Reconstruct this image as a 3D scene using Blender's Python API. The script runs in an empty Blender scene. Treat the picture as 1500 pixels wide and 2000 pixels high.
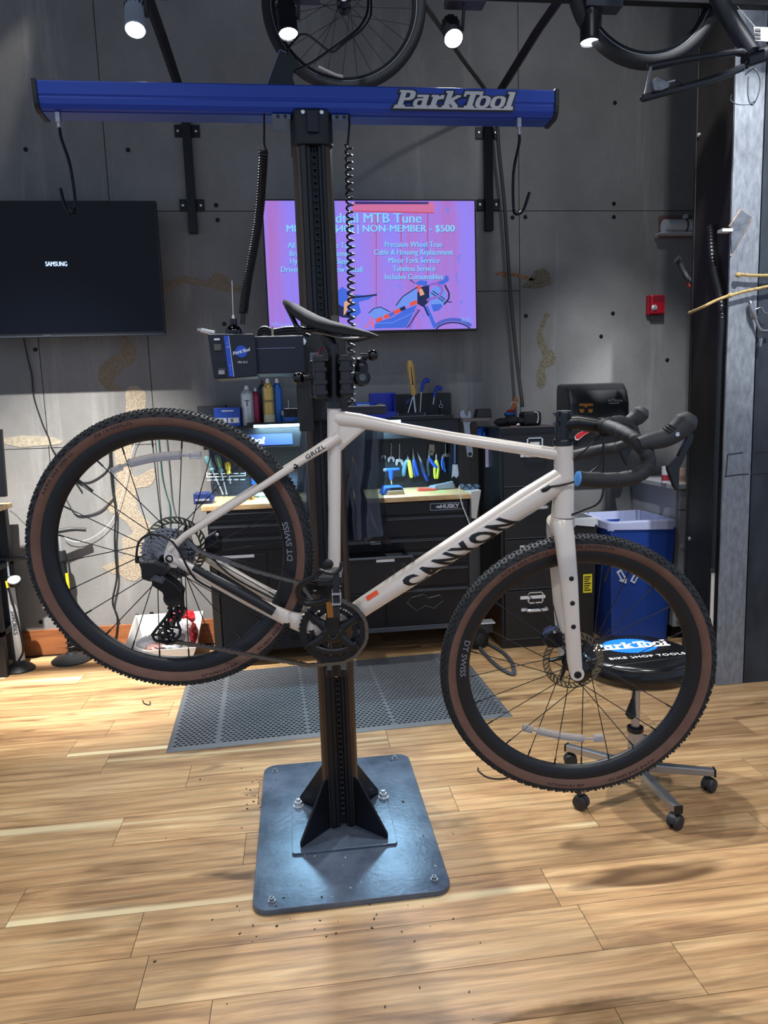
import bpy, bmesh, math, random
from mathutils import Vector as V, Matrix, Quaternion
random.seed(7)
SC = bpy.context.scene
COL = SC.collection
PI = math.pi
# ------------------------------------------------------------------ camera
# measured from the photograph's vanishing points: 25 mm-equivalent phone lens, eye height 1.45 m,
# turned 6.8 deg to the right, tilted 8 deg down, rolled 1.9 deg.  X = along the back wall, Y = towards it, Z = up.
FPX, EYE = 1398.0, 1.45
_y, _p, _r = (math.radians(a) for a in (6.77, 7.96, 1.93))
FWD = V((math.sin(_y)*math.cos(_p), math.cos(_y)*math.cos(_p), -math.sin(_p)))
_R = V((math.cos(_y), -math.sin(_y), 0)); _D = FWD.cross(_R)
RGT = _R*math.cos(_r) + _D*math.sin(_r)
DWN = -_R*math.sin(_r) + _D*math.cos(_r)
cam_data = bpy.data.cameras.new('camera'); cam = bpy.data.objects.new('camera', cam_data); COL.objects.link(cam)
cam_data.sensor_fit = 'VERTICAL'; cam_data.sensor_height = 36.0; cam_data.lens = FPX/2000*36.0
cam_data.clip_start = 0.05; cam_data.clip_end = 60
cam.matrix_world = Matrix(((RGT.x, -DWN.x, -FWD.x, 0), (RGT.y, -DWN.y, -FWD.y, 0), (RGT.z, -DWN.z, -FWD.z, EYE), (0, 0, 0, 1)))
SC.camera = cam
# ------------------------------------------------------------------ world, exposure
SC.view_settings.view_transform = 'Standard'; SC.view_settings.look = 'None'
SC.view_settings.gamma = 1.0; SC.view_settings.use_curve_mapping = False
SC.view_settings.exposure = 0.0
world = bpy.data.worlds.new('world'); SC.world = world; world.use_nodes = True
_bg = world.node_tree.nodes['Background']; _bg.inputs[0].default_value = (0.62, 0.75, 1.0, 1); _bg.inputs[1].default_value = 0.78
# ------------------------------------------------------------------ store lighting (ceiling spots of the shop, plus one added wall fill)
def spot(name, loc, aim, watt, deg, blend=0.5, size=0.05, col=(1, .93, .84)):
    d = bpy.data.lights.new(name, 'SPOT'); d.energy = watt; d.spot_size = math.radians(deg); d.spot_blend = blend
    d.shadow_soft_size = size; d.color = col
    o = bpy.data.objects.new(name, d); COL.objects.link(o); o.location = loc
    o.rotation_euler = (V(aim) - V(loc)).to_track_quat('-Z', 'Y').to_euler(); return o
LAMP_Y, LAMP_Z = 3.10, 2.95
LAMPS = [(-0.54, (-.50, 2.2, 0)), (0.05, (.15, 1.4, 0)), (0.72, (.55, 1.5, 0)), (1.30, (1.2, 2.6, 0))]
LAMP_W = [80, 200, 210, 60]
spot('ceiling_spot_wall_left', (-1.55, 2.6, 4.40), (-1.20, 4.6, -.30), 3600, 36, 1.0, .03, (1, .97, .92))
spot('ceiling_spot_wall_right', (1.50, 2.6, 4.40), (2.22, 4.6, .8), 620, 32, 1.0, .03, (.93, .96, 1))
spot('fill_spot_wall_upper', (1.5, 2.1, 4.45), (1.75, 4.6, 2.75), 75, 64, 1.0, .05, (.95, .97, 1))  # added fill without a known fixture, brightens the upper right wall
spot('ceiling_spot_wall_centre', (.45, 2.6, 4.40), (.65, 4.6, .7), 90, 36, .9, .03, (.85, .92, 1))
spot('ceiling_spot_floor_left', (-1.0, 1.4, 4.2), (-1.0, 2.4, 0), 80, 60, .9, .05, (1, .95, .88))
spot('ceiling_spot_floor_right', (1.6, 1.6, 4.2), (1.6, 2.6, 0), 220, 60, .9, .05, (1, .95, .89))
spot('ceiling_spot_column', (2.05, 1.6, 4.3), (2.24, 3.3, 2.3), 800, 24, .6, .04, (.95, .97, 1))
spot('ceiling_spot_front_left', (-1.2, -1.0, 4.2), (-.2, 1.6, .2), 150, 58, .8, .10, (1, .96, .92))
spot('ceiling_spot_front_right', (1.3, -0.9, 4.2), (.7, 1.6, .2), 170, 58, .8, .10, (1, .96, .92))
spot('ceiling_spot_grazing', (-.95, 4.36, 4.45), (-1.78, 4.6, 3.0), 85, 16, .8, .02, (1, .95, .86))
# ------------------------------------------------------------------ helpers
def ray(px, py): return (px-750)*RGT + (py-1000)*DWN + FPX*FWD
def at(px, py, X=None, Y=None, Z=None):
    """world point seen at a photograph pixel, given the one world coordinate the thing is known to stand at"""
    v = ray(px, py)
    t = (Z-EYE)/v.z if Z is not None else (Y/v.y if Y is not None else X/v.x)
    return V((0, 0, EYE)) + t*v
def lin(h):
    h = h.lstrip('#'); c = [int(h[i:i+2], 16)/255 for i in (0, 2, 4)]
    return tuple((x/12.92 if x <= .04045 else ((x+.055)/1.055)**2.4) for x in c) + (1,)
MATS = {}
def M(name, col='#808080', rough=.5, metal=0, var=0, scale=8, bump=0, bscale=None, stretch=(1, 1, 1), emit=None, estr=0, trans=0, alpha=1, coat=0, col2=None, spec=.5, ior=1.45):
    if name in MATS: return MATS[name]
    m = bpy.data.materials.new(name); m.use_nodes = True; nt = m.node_tree; N = nt.nodes; L = nt.links
    b = N['Principled BSDF']; c = lin(col) if isinstance(col, str) else tuple(col)
    b.inputs['Base Color'].default_value = c; b.inputs['Roughness'].default_value = rough; b.inputs['Metallic'].default_value = metal
    b.inputs['Specular IOR Level'].default_value = spec; b.inputs['IOR'].default_value = ior
    b.inputs['Transmission Weight'].default_value = trans; b.inputs['Alpha'].default_value = alpha; b.inputs['Coat Weight'].default_value = coat
    if emit: b.inputs['Emission Color'].default_value = lin(emit); b.inputs['Emission Strength'].default_value = estr
    if var or bump or col2:
        tc = N.new('ShaderNodeTexCoord'); mp = N.new('ShaderNodeMapping'); mp.inputs['Scale'].default_value = stretch
        L.new(tc.outputs['Object'], mp.inputs['Vector'])
        nz = N.new('ShaderNodeTexNoise'); nz.inputs['Scale'].default_value = scale; nz.inputs['Detail'].default_value = 6; nz.inputs['Roughness'].default_value = .6
        L.new(mp.outputs[0], nz.inputs['Vector'])
        if var or col2:
            rp = N.new('ShaderNodeValToRGB'); rp.color_ramp.elements[0].position = .32; rp.color_ramp.elements[1].position = .70
            c2 = lin(col2) if col2 else None
            rp.color_ramp.elements[0].color = tuple(x*(1-var) for x in c[:3]) + (1,)
            rp.color_ramp.elements[1].color = c2 if c2 else tuple(min(1, x*(1+var)) for x in c[:3]) + (1,)
            L.new(nz.outputs['Fac'], rp.inputs[0]); L.new(rp.outputs[0], b.inputs['Base Color'])
        if bump:
            n2 = N.new('ShaderNodeTexNoise'); n2.inputs['Scale'].default_value = bscale or scale*4; n2.inputs['Detail'].default_value = 4
            L.new(mp.outputs[0], n2.inputs['Vector'])
            bp_ = N.new('ShaderNodeBump'); bp_.inputs['Strength'].default_value = bump; bp_.inputs['Distance'].default_value = .003
            L.new(n2.outputs['Fac'], bp_.inputs['Height']); L.new(bp_.outputs[0], b.inputs['Normal'])
    MATS[name] = m; return m
def frame_of(d, up=None):
    d = V(d).normalized(); up = V(up) if up is not None else (V((0, 0, 1)) if abs(d.z) < .9 else V((0, 1, 0)))
    x = up.cross(d)
    if x.length < 1e-6: x = V((1, 0, 0)).cross(d)
    x.normalize(); return x, d.cross(x)
class MB:
    """collects verts and faces of ONE part"""
    def __init__(s): s.v = []; s.f = []
    def add(s, vs, fs):
        n = len(s.v); s.v += [tuple(p) for p in vs]; s.f += [tuple(i+n for i in f) for f in fs]; return s
    def box(s, c, d, rz=0, mat=None):
        hx, hy, hz = (k/2 for k in d); m = mat or Matrix.Rotation(rz, 3, 'Z')
        vs = [V(c) + m @ V((x*hx, y*hy, z*hz)) for x in (-1, 1) for y in (-1, 1) for z in (-1, 1)]
        return s.add(vs, [(0, 1, 3, 2), (4, 6, 7, 5), (0, 4, 5, 1), (2, 3, 7, 6), (0, 2, 6, 4), (1, 5, 7, 3)])
    def bb(s, a, b):
        return s.box([(a[i]+b[i])/2 for i in range(3)], [abs(b[i]-a[i]) for i in range(3)])
    def ring(s, c, x, y, r, n, ry=None):
        return [V(c) + x*(r*math.cos(2*PI*i/n)) + y*((ry or r)*math.sin(2*PI*i/n)) for i in range(n)]
    def tube(s, pts, r, n=10, caps=True, closed=False, up=None, flat=1.0):
        """swept tube; r a number or one per point; flat squeezes the cross-section along the frame's x"""
        pts = [V(p) for p in pts]; k = len(pts); rs = r if isinstance(r, (list, tuple)) else [r]*k
        fl = flat if isinstance(flat, (list, tuple)) else [flat]*k
        base = len(s.v); px_ = None
        for i, p in enumerate(pts):
            if closed: d = pts[(i+1) % k] - pts[i-1]
            else: d = pts[min(i+1, k-1)] - pts[max(i-1, 0)]
            d = d.normalized() if d.length > 1e-9 else V((0, 0, 1))
            if px_ is None or up is not None: x, y = frame_of(d, up)
            else:
                x = px_ - d*px_.dot(d); x.normalize(); y = d.cross(x)
            px_ = x
            s.v += [tuple(q) for q in s.ring(p, x*fl[i], y, rs[i], n)]
        for i in range(k if closed else k-1):
            a = base + i*n; b_ = base + ((i+1) % k)*n
            for j in range(n): s.f.append((a+j, a+(j+1) % n, b_+(j+1) % n, b_+j))
        if caps and not closed:
            s.f.append(tuple(base+j for j in reversed(range(n)))); s.f.append(tuple(base+(k-1)*n+j for j in range(n)))
        return s
    def lathe(s, c, axis, prof, n=24, up=None, a0=0, a1=2*PI, cap=True):
        """prof: list of (radius, height along axis)"""
        x, y = frame_of(axis, up); d = V(axis).normalized(); full = abs(a1-a0-2*PI) < 1e-6; m = n if full else n+1
        base = len(s.v)
        for r, h in prof:
            for i in range(m):
                t = a0 + (a1-a0)*i/n
                s.v.append(tuple(V(c) + d*h + x*(r*math.cos(t)) + y*(r*math.sin(t))))
        for k in range(len(prof)-1):
            for i in range(n):
                j = (i+1) % m
                s.f.append((base+k*m+i, base+k*m+j, base+(k+1)*m+j, base+(k+1)*m+i))
        if cap and full:
            if prof[0][0] > 1e-6: s.f.append(tuple(base+i for i in reversed(range(m))))
            if prof[-1][0] > 1e-6: s.f.append(tuple(base+(len(prof)-1)*m+i for i in range(m)))
        return s
    def cyl(s, a, b, r, n=16, r2=None):
        a = V(a); b = V(b); return s.lathe(a, b-a, [(r, 0), (r if r2 is None else r2, (b-a).length)], n)
    def prism(s, out, o, x, y, t):
        """outline (list of 2D) in plane o + a*x + b*y, thickness vector t"""
        o = V(o); x = V(x); y = V(y); t = V(t); n = len(out)
        A = [o + x*a + y*b for a, b in out]; Bv = [p + t for p in A]
        return s.add(A+Bv, [tuple(range(n)), tuple(range(2*n-1, n-1, -1))] + [(i, i+n, (i+1) % n + n, (i+1) % n) for i in range(n)])
    def ellipsoid(s, c, r, n=14, m=8, mat=None):
        mt = mat or Matrix.Identity(3); vs = []; fs = []
        for i in range(m+1):
            t = PI*i/m
            for j in range(n):
                p = 2*PI*j/n; vs.append(V(c) + mt @ V((r[0]*math.sin(t)*math.cos(p), r[1]*math.sin(t)*math.sin(p), r[2]*math.cos(t))))
        for i in range(m):
            for j in range(n): fs.append((i*n+j, (i+1)*n+j, (i+1)*n+(j+1) % n, i*n+(j+1) % n))
        return s.add(vs, fs)
    def mesh(s, name, smooth=False):
        me = bpy.data.meshes.new(name); me.from_pydata(s.v, [], s.f); 
        bm = bmesh.new(); bm.from_mesh(me); bmesh.ops.remove_doubles(bm, verts=bm.verts, dist=1e-6)
        bmesh.ops.recalc_face_normals(bm, faces=bm.faces); bm.to_mesh(me); bm.free()
        if smooth:
            me.polygons.foreach_set('use_smooth', [True]*len(me.polygons))
            try: me.set_sharp_from_angle(angle=math.radians(40))
            except Exception: pass
        return me
PM = {}
def put(o, parent=None):
    COL.objects.link(o)
    if parent is not None:
        o.parent = parent; o.matrix_parent_inverse = PM[parent.name].inverted()
    return o
def ob(name, mb, mat, parent=None, smooth=False, bev=0, kind=None, label=None, local=False, seg=2):
    me = mb.mesh(name, smooth) if isinstance(mb, MB) else mb
    if mat is not None:
        me.materials.clear(); me.materials.append(mat)
    o = bpy.data.objects.new(name, me)
    if local and parent is not None: COL.objects.link(o); o.parent = parent
    else: put(o, parent)
    PM[o.name] = PM[parent.name] if (local and parent is not None) else Matrix.Identity(4)
    if bev:
        md = o.modifiers.new('bevel', 'BEVEL'); md.width = bev; md.segments = seg; md.limit_method = 'ANGLE'; md.angle_limit = math.radians(40)
        md.harden_normals = False
    if kind: o['kind'] = kind
    if label: o['label'] = label
    return o
def sub(name, mb, mat, parent, **k):
    """sub-part: same coordinates as its parent part (world or local)"""
    me = mb.mesh(name, k.get('smooth', False)) if isinstance(mb, MB) else mb
    if mat is not None: me.materials.clear(); me.materials.append(mat)
    o = bpy.data.objects.new(name, me); COL.objects.link(o); o.parent = parent; PM[o.name] = Matrix.Identity(4)
    if k.get('bev'):
        md = o.modifiers.new('bevel', 'BEVEL'); md.width = k['bev']; md.segments = 2; md.limit_method = 'ANGLE'; md.angle_limit = math.radians(40)
    if k.get('kind'): o['kind'] = k['kind']
    if k.get('label'): o['label'] = k['label']
    return o
def tag(o, label, cat, group=None):
    o['label'] = label; o['category'] = cat
    if group: o['group'] = group
    return o
def thing(name, label, cat, loc=(0, 0, 0), rz=0, group=None, mat=None):
    o = bpy.data.objects.new(name, None); COL.objects.link(o); o.empty_display_size = .1
    m = mat if mat is not None else Matrix.Translation(V(loc)) @ Matrix.Rotation(rz, 4, 'Z')
    o.matrix_world = m; PM[o.name] = m.copy(); return tag(o, label, cat, group)
def struct(name, mb, mat, label=None, **k):
    o = ob(name, mb, mat, **k); o['kind'] = 'structure'
    if label: o['label'] = label
    return o
def dup(root, mat, label=None, group=None):
    """copy of a thing whose parts are in local coordinates"""
    r = root.copy(); COL.objects.link(r); r.matrix_world = mat; PM[r.name] = mat.copy()
    if label: r['label'] = label
    if group: r['group'] = group
    for ch in list(root.children):
        c = ch.copy(); COL.objects.link(c); c.parent = r
        for g in ch.children:
            e = g.copy(); COL.objects.link(e); e.parent = c
    return r
def smooth_path(pts, k=6, closed=False):
    """Catmull-Rom through the points"""
    P = [V(p) for p in pts]; n = len(P); out = []
    for i in range(n if closed else n-1):
        if closed: a, b, c, d = P[i-1], P[i], P[(i+1) % n], P[(i+2) % n]
        else: a, b, c, d = P[max(i-1, 0)], P[i], P[i+1], P[min(i+2, n-1)]
        for j in range(k):
            t = j/k; out.append(.5*((2*b) + (c-a)*t + (2*a-5*b+4*c-d)*t*t + (3*b-a-3*c+d)*t**3))
    if not closed: out.append(P[-1])
    return out
_txt = {}
def text_mesh(s, size=1.0, ext=0.0, shear=0.0, bold=0.0, space=1.0, align='CENTER', sx=1.0, slices=0):
    """lettering as a mesh in the XY plane, reading along +X"""
    key = (s, size, ext, shear, bold, space, align, sx, slices)
    if key in _txt: return _txt[key].copy()
    cu = bpy.data.curves.new('lettering', 'FONT'); cu.body = s; cu.size = size; cu.extrude = ext; cu.shear = shear; cu.offset = bold
    cu.space_character = space; cu.align_x = align; cu.align_y = 'CENTER'; cu.resolution_u = 3
    o = bpy.data.objects.new('lettering', cu); COL.objects.link(o)
    dg = bpy.context.evaluated_depsgraph_get(); dg.update()
    me = bpy.data.meshes.new_from_object(o.evaluated_get(dg))
    bpy.data.objects.remove(o); bpy.data.curves.remove(cu)
    if sx != 1.0:
        for v in me.vertices: v.co.x *= sx
    if slices:
        bm = bmesh.new(); bm.from_mesh(me); ys = [v.co.y for v in bm.verts]; y0, y1 = min(ys), max(ys)
        for i in range(1, slices):
            bmesh.ops.bisect_plane(bm, geom=bm.verts[:]+bm.edges[:]+bm.faces[:], plane_co=(0, y0+(y1-y0)*i/slices, 0), plane_no=(0, 1, 0))
        bm.to_mesh(me); bm.free()
    me.name = 'lettering'; _txt[key] = me; return me.copy()
def letters(name, s, mat, parent, o, x, y, size, h=.0006, **k):
    """flat lettering: origin o, reading direction x, up y"""
    me = text_mesh(s, size, k.pop('ext', 0.0), **{q: k[q] for q in k if q in ('shear', 'bold', 'space', 'align', 'sx', 'slices')})
    x = V(x).normalized(); y = V(y); y = (y - x*y.dot(x)).normalized(); n = x.cross(y); o = V(o) + n*h
    for v in me.vertices: c = v.co.copy(); v.co = o + x*c.x + y*c.y + n*c.z
    f = sub if k.get('deep') else ob
    return f(name, me, mat, parent, label=k.get('label'))
def wordmark(height, width, grow=0.0, t=.002, shear=.30, base=True):
    """heavy slanted slab wordmark 'Park Tool' built from strokes; returns an MB in the XY plane, centred"""
    mb = MB(); g = grow/height; cnt = [0]
    def poly(pts, flip=False):
        n = len(pts); b = len(mb.v); cnt[0] += 1; tt = t + cnt[0]*t*.0025; mb.v += [(x, y, 0) for x, y in pts] + [(x, y, tt) for x, y in pts]
        mb.f.append(tuple(b+n+i for i in range(n))); mb.f += [(b+i, b+(i+1) % n, b+n+(i+1) % n, b+n+i) for i in range(n)]
    def bar(x0, y0, x1, y1): poly([(x0-g, y0-g), (x1+g, y0-g), (x1+g, y1+g), (x0-g, y1+g)])
    def diag(a, b, w): d = V((b[0]-a[0], b[1]-a[1], 0)).normalized(); n = V((-d.y, d.x, 0))*(w/2+g); A = V((*a, 0)) - d*g; B = V((*b, 0)) + d*g; poly([tuple(q)[:2] for q in (A-n, B-n, B+n, A+n)])
    def ring(cx, cy, rx, ry, w, a0=0, a1=360, wy=None):
        k = 18; wy = wy or w
        def sp(t_, r1, r2): c, s = math.cos(t_), math.sin(t_); return (cx + math.copysign(abs(c)**.72, c)*r1, cy + math.copysign(abs(s)**.72, s)*r2)
        for i in range(k):
            t0, t1 = (math.radians(a0+(a1-a0)*j/k) for j in (i, i+1))
            poly([sp(t0, max(.02, rx-w-g), max(.02, ry-wy-g)), sp(t0, rx+g, ry+g), sp(t1, rx+g, ry+g), sp(t1, max(.02, rx-w-g), max(.02, ry-wy-g))])
    x = 0; S = .27; XH = .74
    bar(x+.06, 0, x+.06+S, 1); bar(x-.04, .88, x+.45, 1); bar(x-.06, 0, x+.45, .12); ring(x+.40, .70, .42, .30, S, -90, 90, .15); bar(x+.30, .40, x+.44, .55); bar(x+.3, .85, x+.44, 1)      # P
    x = .86; ring(x+.30, .26, .33, .27, .20, 0, 360, .12); bar(x+.40, 0, x+.40+S*.95, XH); bar(x+.06, .60, x+.5, XH); bar(x+.6, 0, x+.76, .12)                                                # a
    x = 1.68; bar(x+.06, 0, x+.06+S, XH); bar(x-.04, .62, x+.2, XH); bar(x-.02, 0, x+.44, .12); diag((x+.26, .52), (x+.60, .66), .20); bar(x+.44, .50, x+.62, XH)                           # r
    x = 2.36; bar(x+.06, 0, x+.06+S, 1); bar(x-.04, .88, x+.2, 1); bar(x-.02, 0, x+.40, .12); diag((x+.26, .36), (x+.66, .70), .19); diag((x+.34, .40), (x+.68, .07), .23); bar(x+.56, .62, x+.78, XH); bar(x+.52, 0, x+.80, .12)  # k
    x = 3.38; bar(x-.10, .80, x+.86, 1); bar(x+.22, 0, x+.22+S*1.08, 1); bar(x-.10, .68, x+.04, 1); bar(x+.72, .68, x+.86, 1); bar(x+.10, 0, x+.62, .12)                                          # T
    for x in (4.02, 4.80): ring(x+.36, XH/2, .38, XH/2, .24, 0, 360, .13)                                                                                                                      # o o
    x = 5.58; bar(x+.06, 0, x+.06+S, 1); bar(x-.06, .88, x+.2, 1); bar(x-.02, 0, x+.46, .12)                                                                                                 # l
    if base: bar(-.10, -.10, 6.06, .0)
    W = 6.14; out = []
    for px, py, pz in mb.v: out.append(((px + shear*py - 3.05)*width/W, (py-.5)*height, pz))
    mb.v = out; return mb
def put_mark(name, mat, parent, o, x, y, height, width, h=.0006, deep=False, label=None, **k):
    mb = wordmark(height, width, **k); x = V(x).normalized(); y = V(y); y = (y - x*y.dot(x)).normalized(); n = x.cross(y); o = V(o) + n*h
    mb.v = [tuple(o + x*a + y*b + n*c) for a, b, c in mb.v]; me = bpy.data.meshes.new(name); me.from_pydata(mb.v, [], mb.f)
    return (sub if deep else ob)(name, me, mat, parent, label=label)
# ================================================================== the room
def wood_mat():
    m = bpy.data.materials.new('oak_plank'); m.use_nodes = True; nt = m.node_tree; N = nt.nodes; L = nt.links; b = N['Principled BSDF']
    tc = N.new('ShaderNodeTexCoord'); oi = N.new('ShaderNodeObjectInfo')
    mu = N.new('ShaderNodeVectorMath'); mu.operation = 'SCALE'; mu.inputs[0].default_value = (37, 91, 13); L.new(oi.outputs['Random'], mu.inputs['Scale'])
    ad = N.new('ShaderNodeVectorMath'); L.new(tc.outputs['Object'], ad.inputs[0]); L.new(mu.outputs[0], ad.inputs[1])
    def noise(scl, sc=1, det=5, dis=0, rough=.6):
        mp = N.new('ShaderNodeMapping'); mp.inputs['Scale'].default_value = scl; L.new(ad.outputs[0], mp.inputs[0])
        n = N.new('ShaderNodeTexNoise'); n.inputs['Scale'].default_value = sc; n.inputs['Detail'].default_value = det; n.inputs['Distortion'].default_value = dis
        n.inputs['Roughness'].default_value = rough; L.new(mp.outputs[0], n.inputs['Vector']); return n
    def ramp(src, stops):
        r = N.new('ShaderNodeValToRGB'); e = r.color_ramp.elements
        while len(e) < len(stops): e.new(.5)
        for i, (p, c) in enumerate(stops): e[i].position = p; e[i].color = lin(c) if isinstance(c, str) else (c, c, c, 1)
        L.new(src, r.inputs[0]); return r
    def mix(f, a, c, typ='MIX'):
        x = N.new('ShaderNodeMix'); x.data_type = 'RGBA'; x.blend_type = typ
        if isinstance(f, float): x.inputs[0].default_value = f
        else: L.new(f, x.inputs[0])
        L.new(a, x.inputs[6])
        if isinstance(c, str): x.inputs[7].default_value = lin(c)
        else: L.new(c, x.inputs[7])
        return x.outputs[2]
    warp = noise((1.2, 7, 1), 1, 3)                                   # cathedral figure
    wv = N.new('ShaderNodeTexWave'); wv.wave_type = 'BANDS'; wv.bands_direction = 'Y'; wv.inputs['Scale'].default_value = 7; wv.inputs['Distortion'].default_value = 7
    wv.inputs['Detail'].default_value = 3; wv.inputs['Detail Scale'].default_value = .8
    mpw = N.new('ShaderNodeMapping'); mpw.inputs['Scale'].default_value = (.16, 1, 1); L.new(ad.outputs[0], mpw.inputs[0]); L.new(mpw.outputs[0], wv.inputs['Vector'])
    base = ramp(noise((1.3, 9, 1), 1, 6, 1.2).outputs['Fac'], [(.28, '#886648'), (.45, '#b0895f'), (.62, '#c6a174'), (.8, '#dbbd91')])
    fine = ramp(noise((5, 130, 1), 1, 5, .3).outputs['Fac'], [(.34, .52), (.57, 1.0)])
    wvr = ramp(wv.outputs['Fac'], [(.0, .62), (.42, 1.0)])
    c1 = mix(.55, base.outputs[0], fine.outputs[0], 'MULTIPLY'); c2 = mix(.6, c1, wvr.outputs[0], 'MULTIPLY')
    knot = ramp(noise((1.7, 8, 1), 1.25, 2, .6).outputs['Fac'], [(.61, 0.0), (.76, 1.0)])
    c3 = mix(knot.outputs[0], c2, '#5e442c')
    sap = ramp(noise((.22, 8, 1), 1, 2).outputs['Fac'], [(.61, 0.0), (.68, .75)])
    c4 = mix(sap.outputs[0], c3, '#e2cfa4')
    tone = ramp(oi.outputs['Random'], [(0, .80), (.5, 1.0), (1, 1.0)])
    c5 = mix(1.0, c4, tone.outputs[0], 'MULTIPLY')
    L.new(c5, b.inputs['Base Color']); b.inputs['Roughness'].default_value = .36; b.inputs['Specular IOR Level'].default_value = .45
    bu = N.new('ShaderNodeBump'); bu.inputs['Strength'].default_value = .12; bu.inputs['Distance'].default_value = .002; L.new(fine.outputs[0], bu.inputs['Height']); L.new(bu.outputs[0], b.inputs['Normal'])
    return m
OAK = wood_mat()
FLOOR = struct('floor', MB().bb((-4.8, -1.2, -.06), (4.8, 4.7, -.0035)), M('floor_joint', '#2a1f16', .8), 'light oak plank floor of the workshop')
PW, PL, PY0 = .181, 1.22, 1.48
JOINT = {4: -.912, 3: -.518, 2: -.468, 1: -.278, 0: .699, 5: -.241, 6: -.697, 9: -.878, 8: -.504, 13: -1.157, 12: -.694}
_pm = MB().bb((0, .0009, -.003), (PL-.0018, PW-.0009, 0)).mesh('plank'); _pm.materials.append(OAK)
for k in range(-13, 18):
    y0 = PY0 + (k-1)*PW                                     # JOINT rows are keyed by their far edge
    j = JOINT.get(k, None)
    x0 = (j if j is not None else random.uniform(0, PL)) - 4*PL
    while x0 > -3.5: x0 -= PL
    while x0 < 3.5:
        if y0 + PW < 4.62:
            o = bpy.data.objects.new('plank', _pm); COL.objects.link(o); o.parent = FLOOR; o.location = (x0, y0, 0)
        x0 += PL
# ---- back wall: cement board panels on a dark backing
WY = 4.60
def wall_mat():
    m = bpy.data.materials.new('cement_board'); m.use_nodes = True; nt = m.node_tree; N = nt.nodes; L = nt.links; b = N['Principled BSDF']
    tc = N.new('ShaderNodeTexCoord')
    def noise(scl, det=6, rough=.6):
        mp = N.new('ShaderNodeMapping'); mp.inputs['Scale'].default_value = scl; L.new(tc.outputs['Object'], mp.inputs[0])
        n = N.new('ShaderNodeTexNoise'); n.inputs['Scale'].default_value = 1; n.inputs['Detail'].default_value = det; n.inputs['Roughness'].default_value = rough; L.new(mp.outputs[0], n.inputs['Vector']); return n
    def ramp(n, a, c, p=.35, q=.7):
        r = N.new('ShaderNodeValToRGB'); r.color_ramp.elements[0].position = p; r.color_ramp.elements[1].position = q
        r.color_ramp.elements[0].color = a; r.color_ramp.elements[1].color = c; L.new(n.outputs['Fac'], r.inputs[0]); return r
    def mix(f, a, c):
        x = N.new('ShaderNodeMix'); x.data_type = 'RGBA'
        L.new(f, x.inputs[0]); L.new(a, x.inputs[6])
        if isinstance(c, tuple): x.inputs[7].default_value = c
        else: L.new(c, x.inputs[7])
        return x.outputs[2]
    g = lambda v: (v, v*.985, v*.955, 1)
    base = ramp(noise((1.6, 1, 1.1)), g(.150), g(.235))
    st = ramp(noise((5.5, 1, .55), 5, .7), (0, 0, 0, 1), (.55, .55, .55, 1), .56, .78)       # pale vertical streaks
    c = mix(st.outputs[0], base.outputs[0], g(.36))
    sc_ = ramp(noise((9, 1, 60), 4, .7), (0, 0, 0, 1), (.35, .35, .35, 1), .62, .78)          # horizontal scuffs
    c = mix(sc_.outputs[0], c, g(.30))
    sp = ramp(noise((120, 1, 120), 2), (.0, .0, .0, 1), (.22, .22, .22, 1), .4, .75)
    c = mix(sp.outputs[0], c, g(.10))
    L.new(c, b.inputs['Base Color']); b.inputs['Roughness'].default_value = .62; b.inputs['Specular IOR Level'].default_value = .35
    bu = N.new('ShaderNodeBump'); bu.inputs['Strength'].default_value = .15; bu.inputs['Distance'].default_value = .003
    n = noise((70, 1, 70), 4); L.new(n.outputs['Fac'], bu.inputs['Height']); L.new(bu.outputs[0], b.inputs['Normal'])
    return m
BOARD = wall_mat()
WALL = struct('wall_back', MB().bb((-4.8, WY+.010, -.06), (4.8, WY+.12, 4.6)), M('joint_dark', '#1c1b1b', .9), 'grey cement board back wall')
def panel(x0, x1, z0, z1, t=.010):
    return ob('wall_panel', MB().bb((x0+.0022, WY, z0+.0022), (x1-.0022, WY+t, z1-.0022)), BOARD, WALL)
for x0, x1 in ((-4.8, -3.5), (-3.5, -1.024), (-1.024, 1.471), (1.471, 4.8)): panel(x0, x1, 2.679, 4.6)
for x0, x1 in ((-4.8, -3.5), (-3.5, -1.50), (-1.50, -.865)):
    panel(x0, x1, 1.300, 2.679); panel(x0, x1, .12, 1.300)
panel(-.865, .30, .12, 2.679); panel(.30, 1.471, 2.190, 2.679); panel(.30, 1.471, .12, 2.190); panel(1.471, 4.8, .12, 2.679)
_sm = MB().lathe((0, 0, 0), (0, -1, 0), [(.013, 0), (.013, .002), (.009, .006), (0, .006)], 12).mesh('screw', True); _sm.materials.append(M('screw_dark', '#1d1d1f', .5, .6))
for px, py in ((422, 401), (425, 430), (1201, 201), (1199, 398), (1199, 424), (1001, 425), (1026, 424), (1197, 612), (1027, 617), (1174, 657), (69, 683), (212, 552), (438, 633), (1303, 703), (80, 1215), (268, 1202), (296, 1198), (50, 292), (250, 293)):
    p = at(px, py, Y=WY); o = bpy.data.objects.new('screw', _sm); COL.objects.link(o); o.parent = WALL; o.location = p
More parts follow.
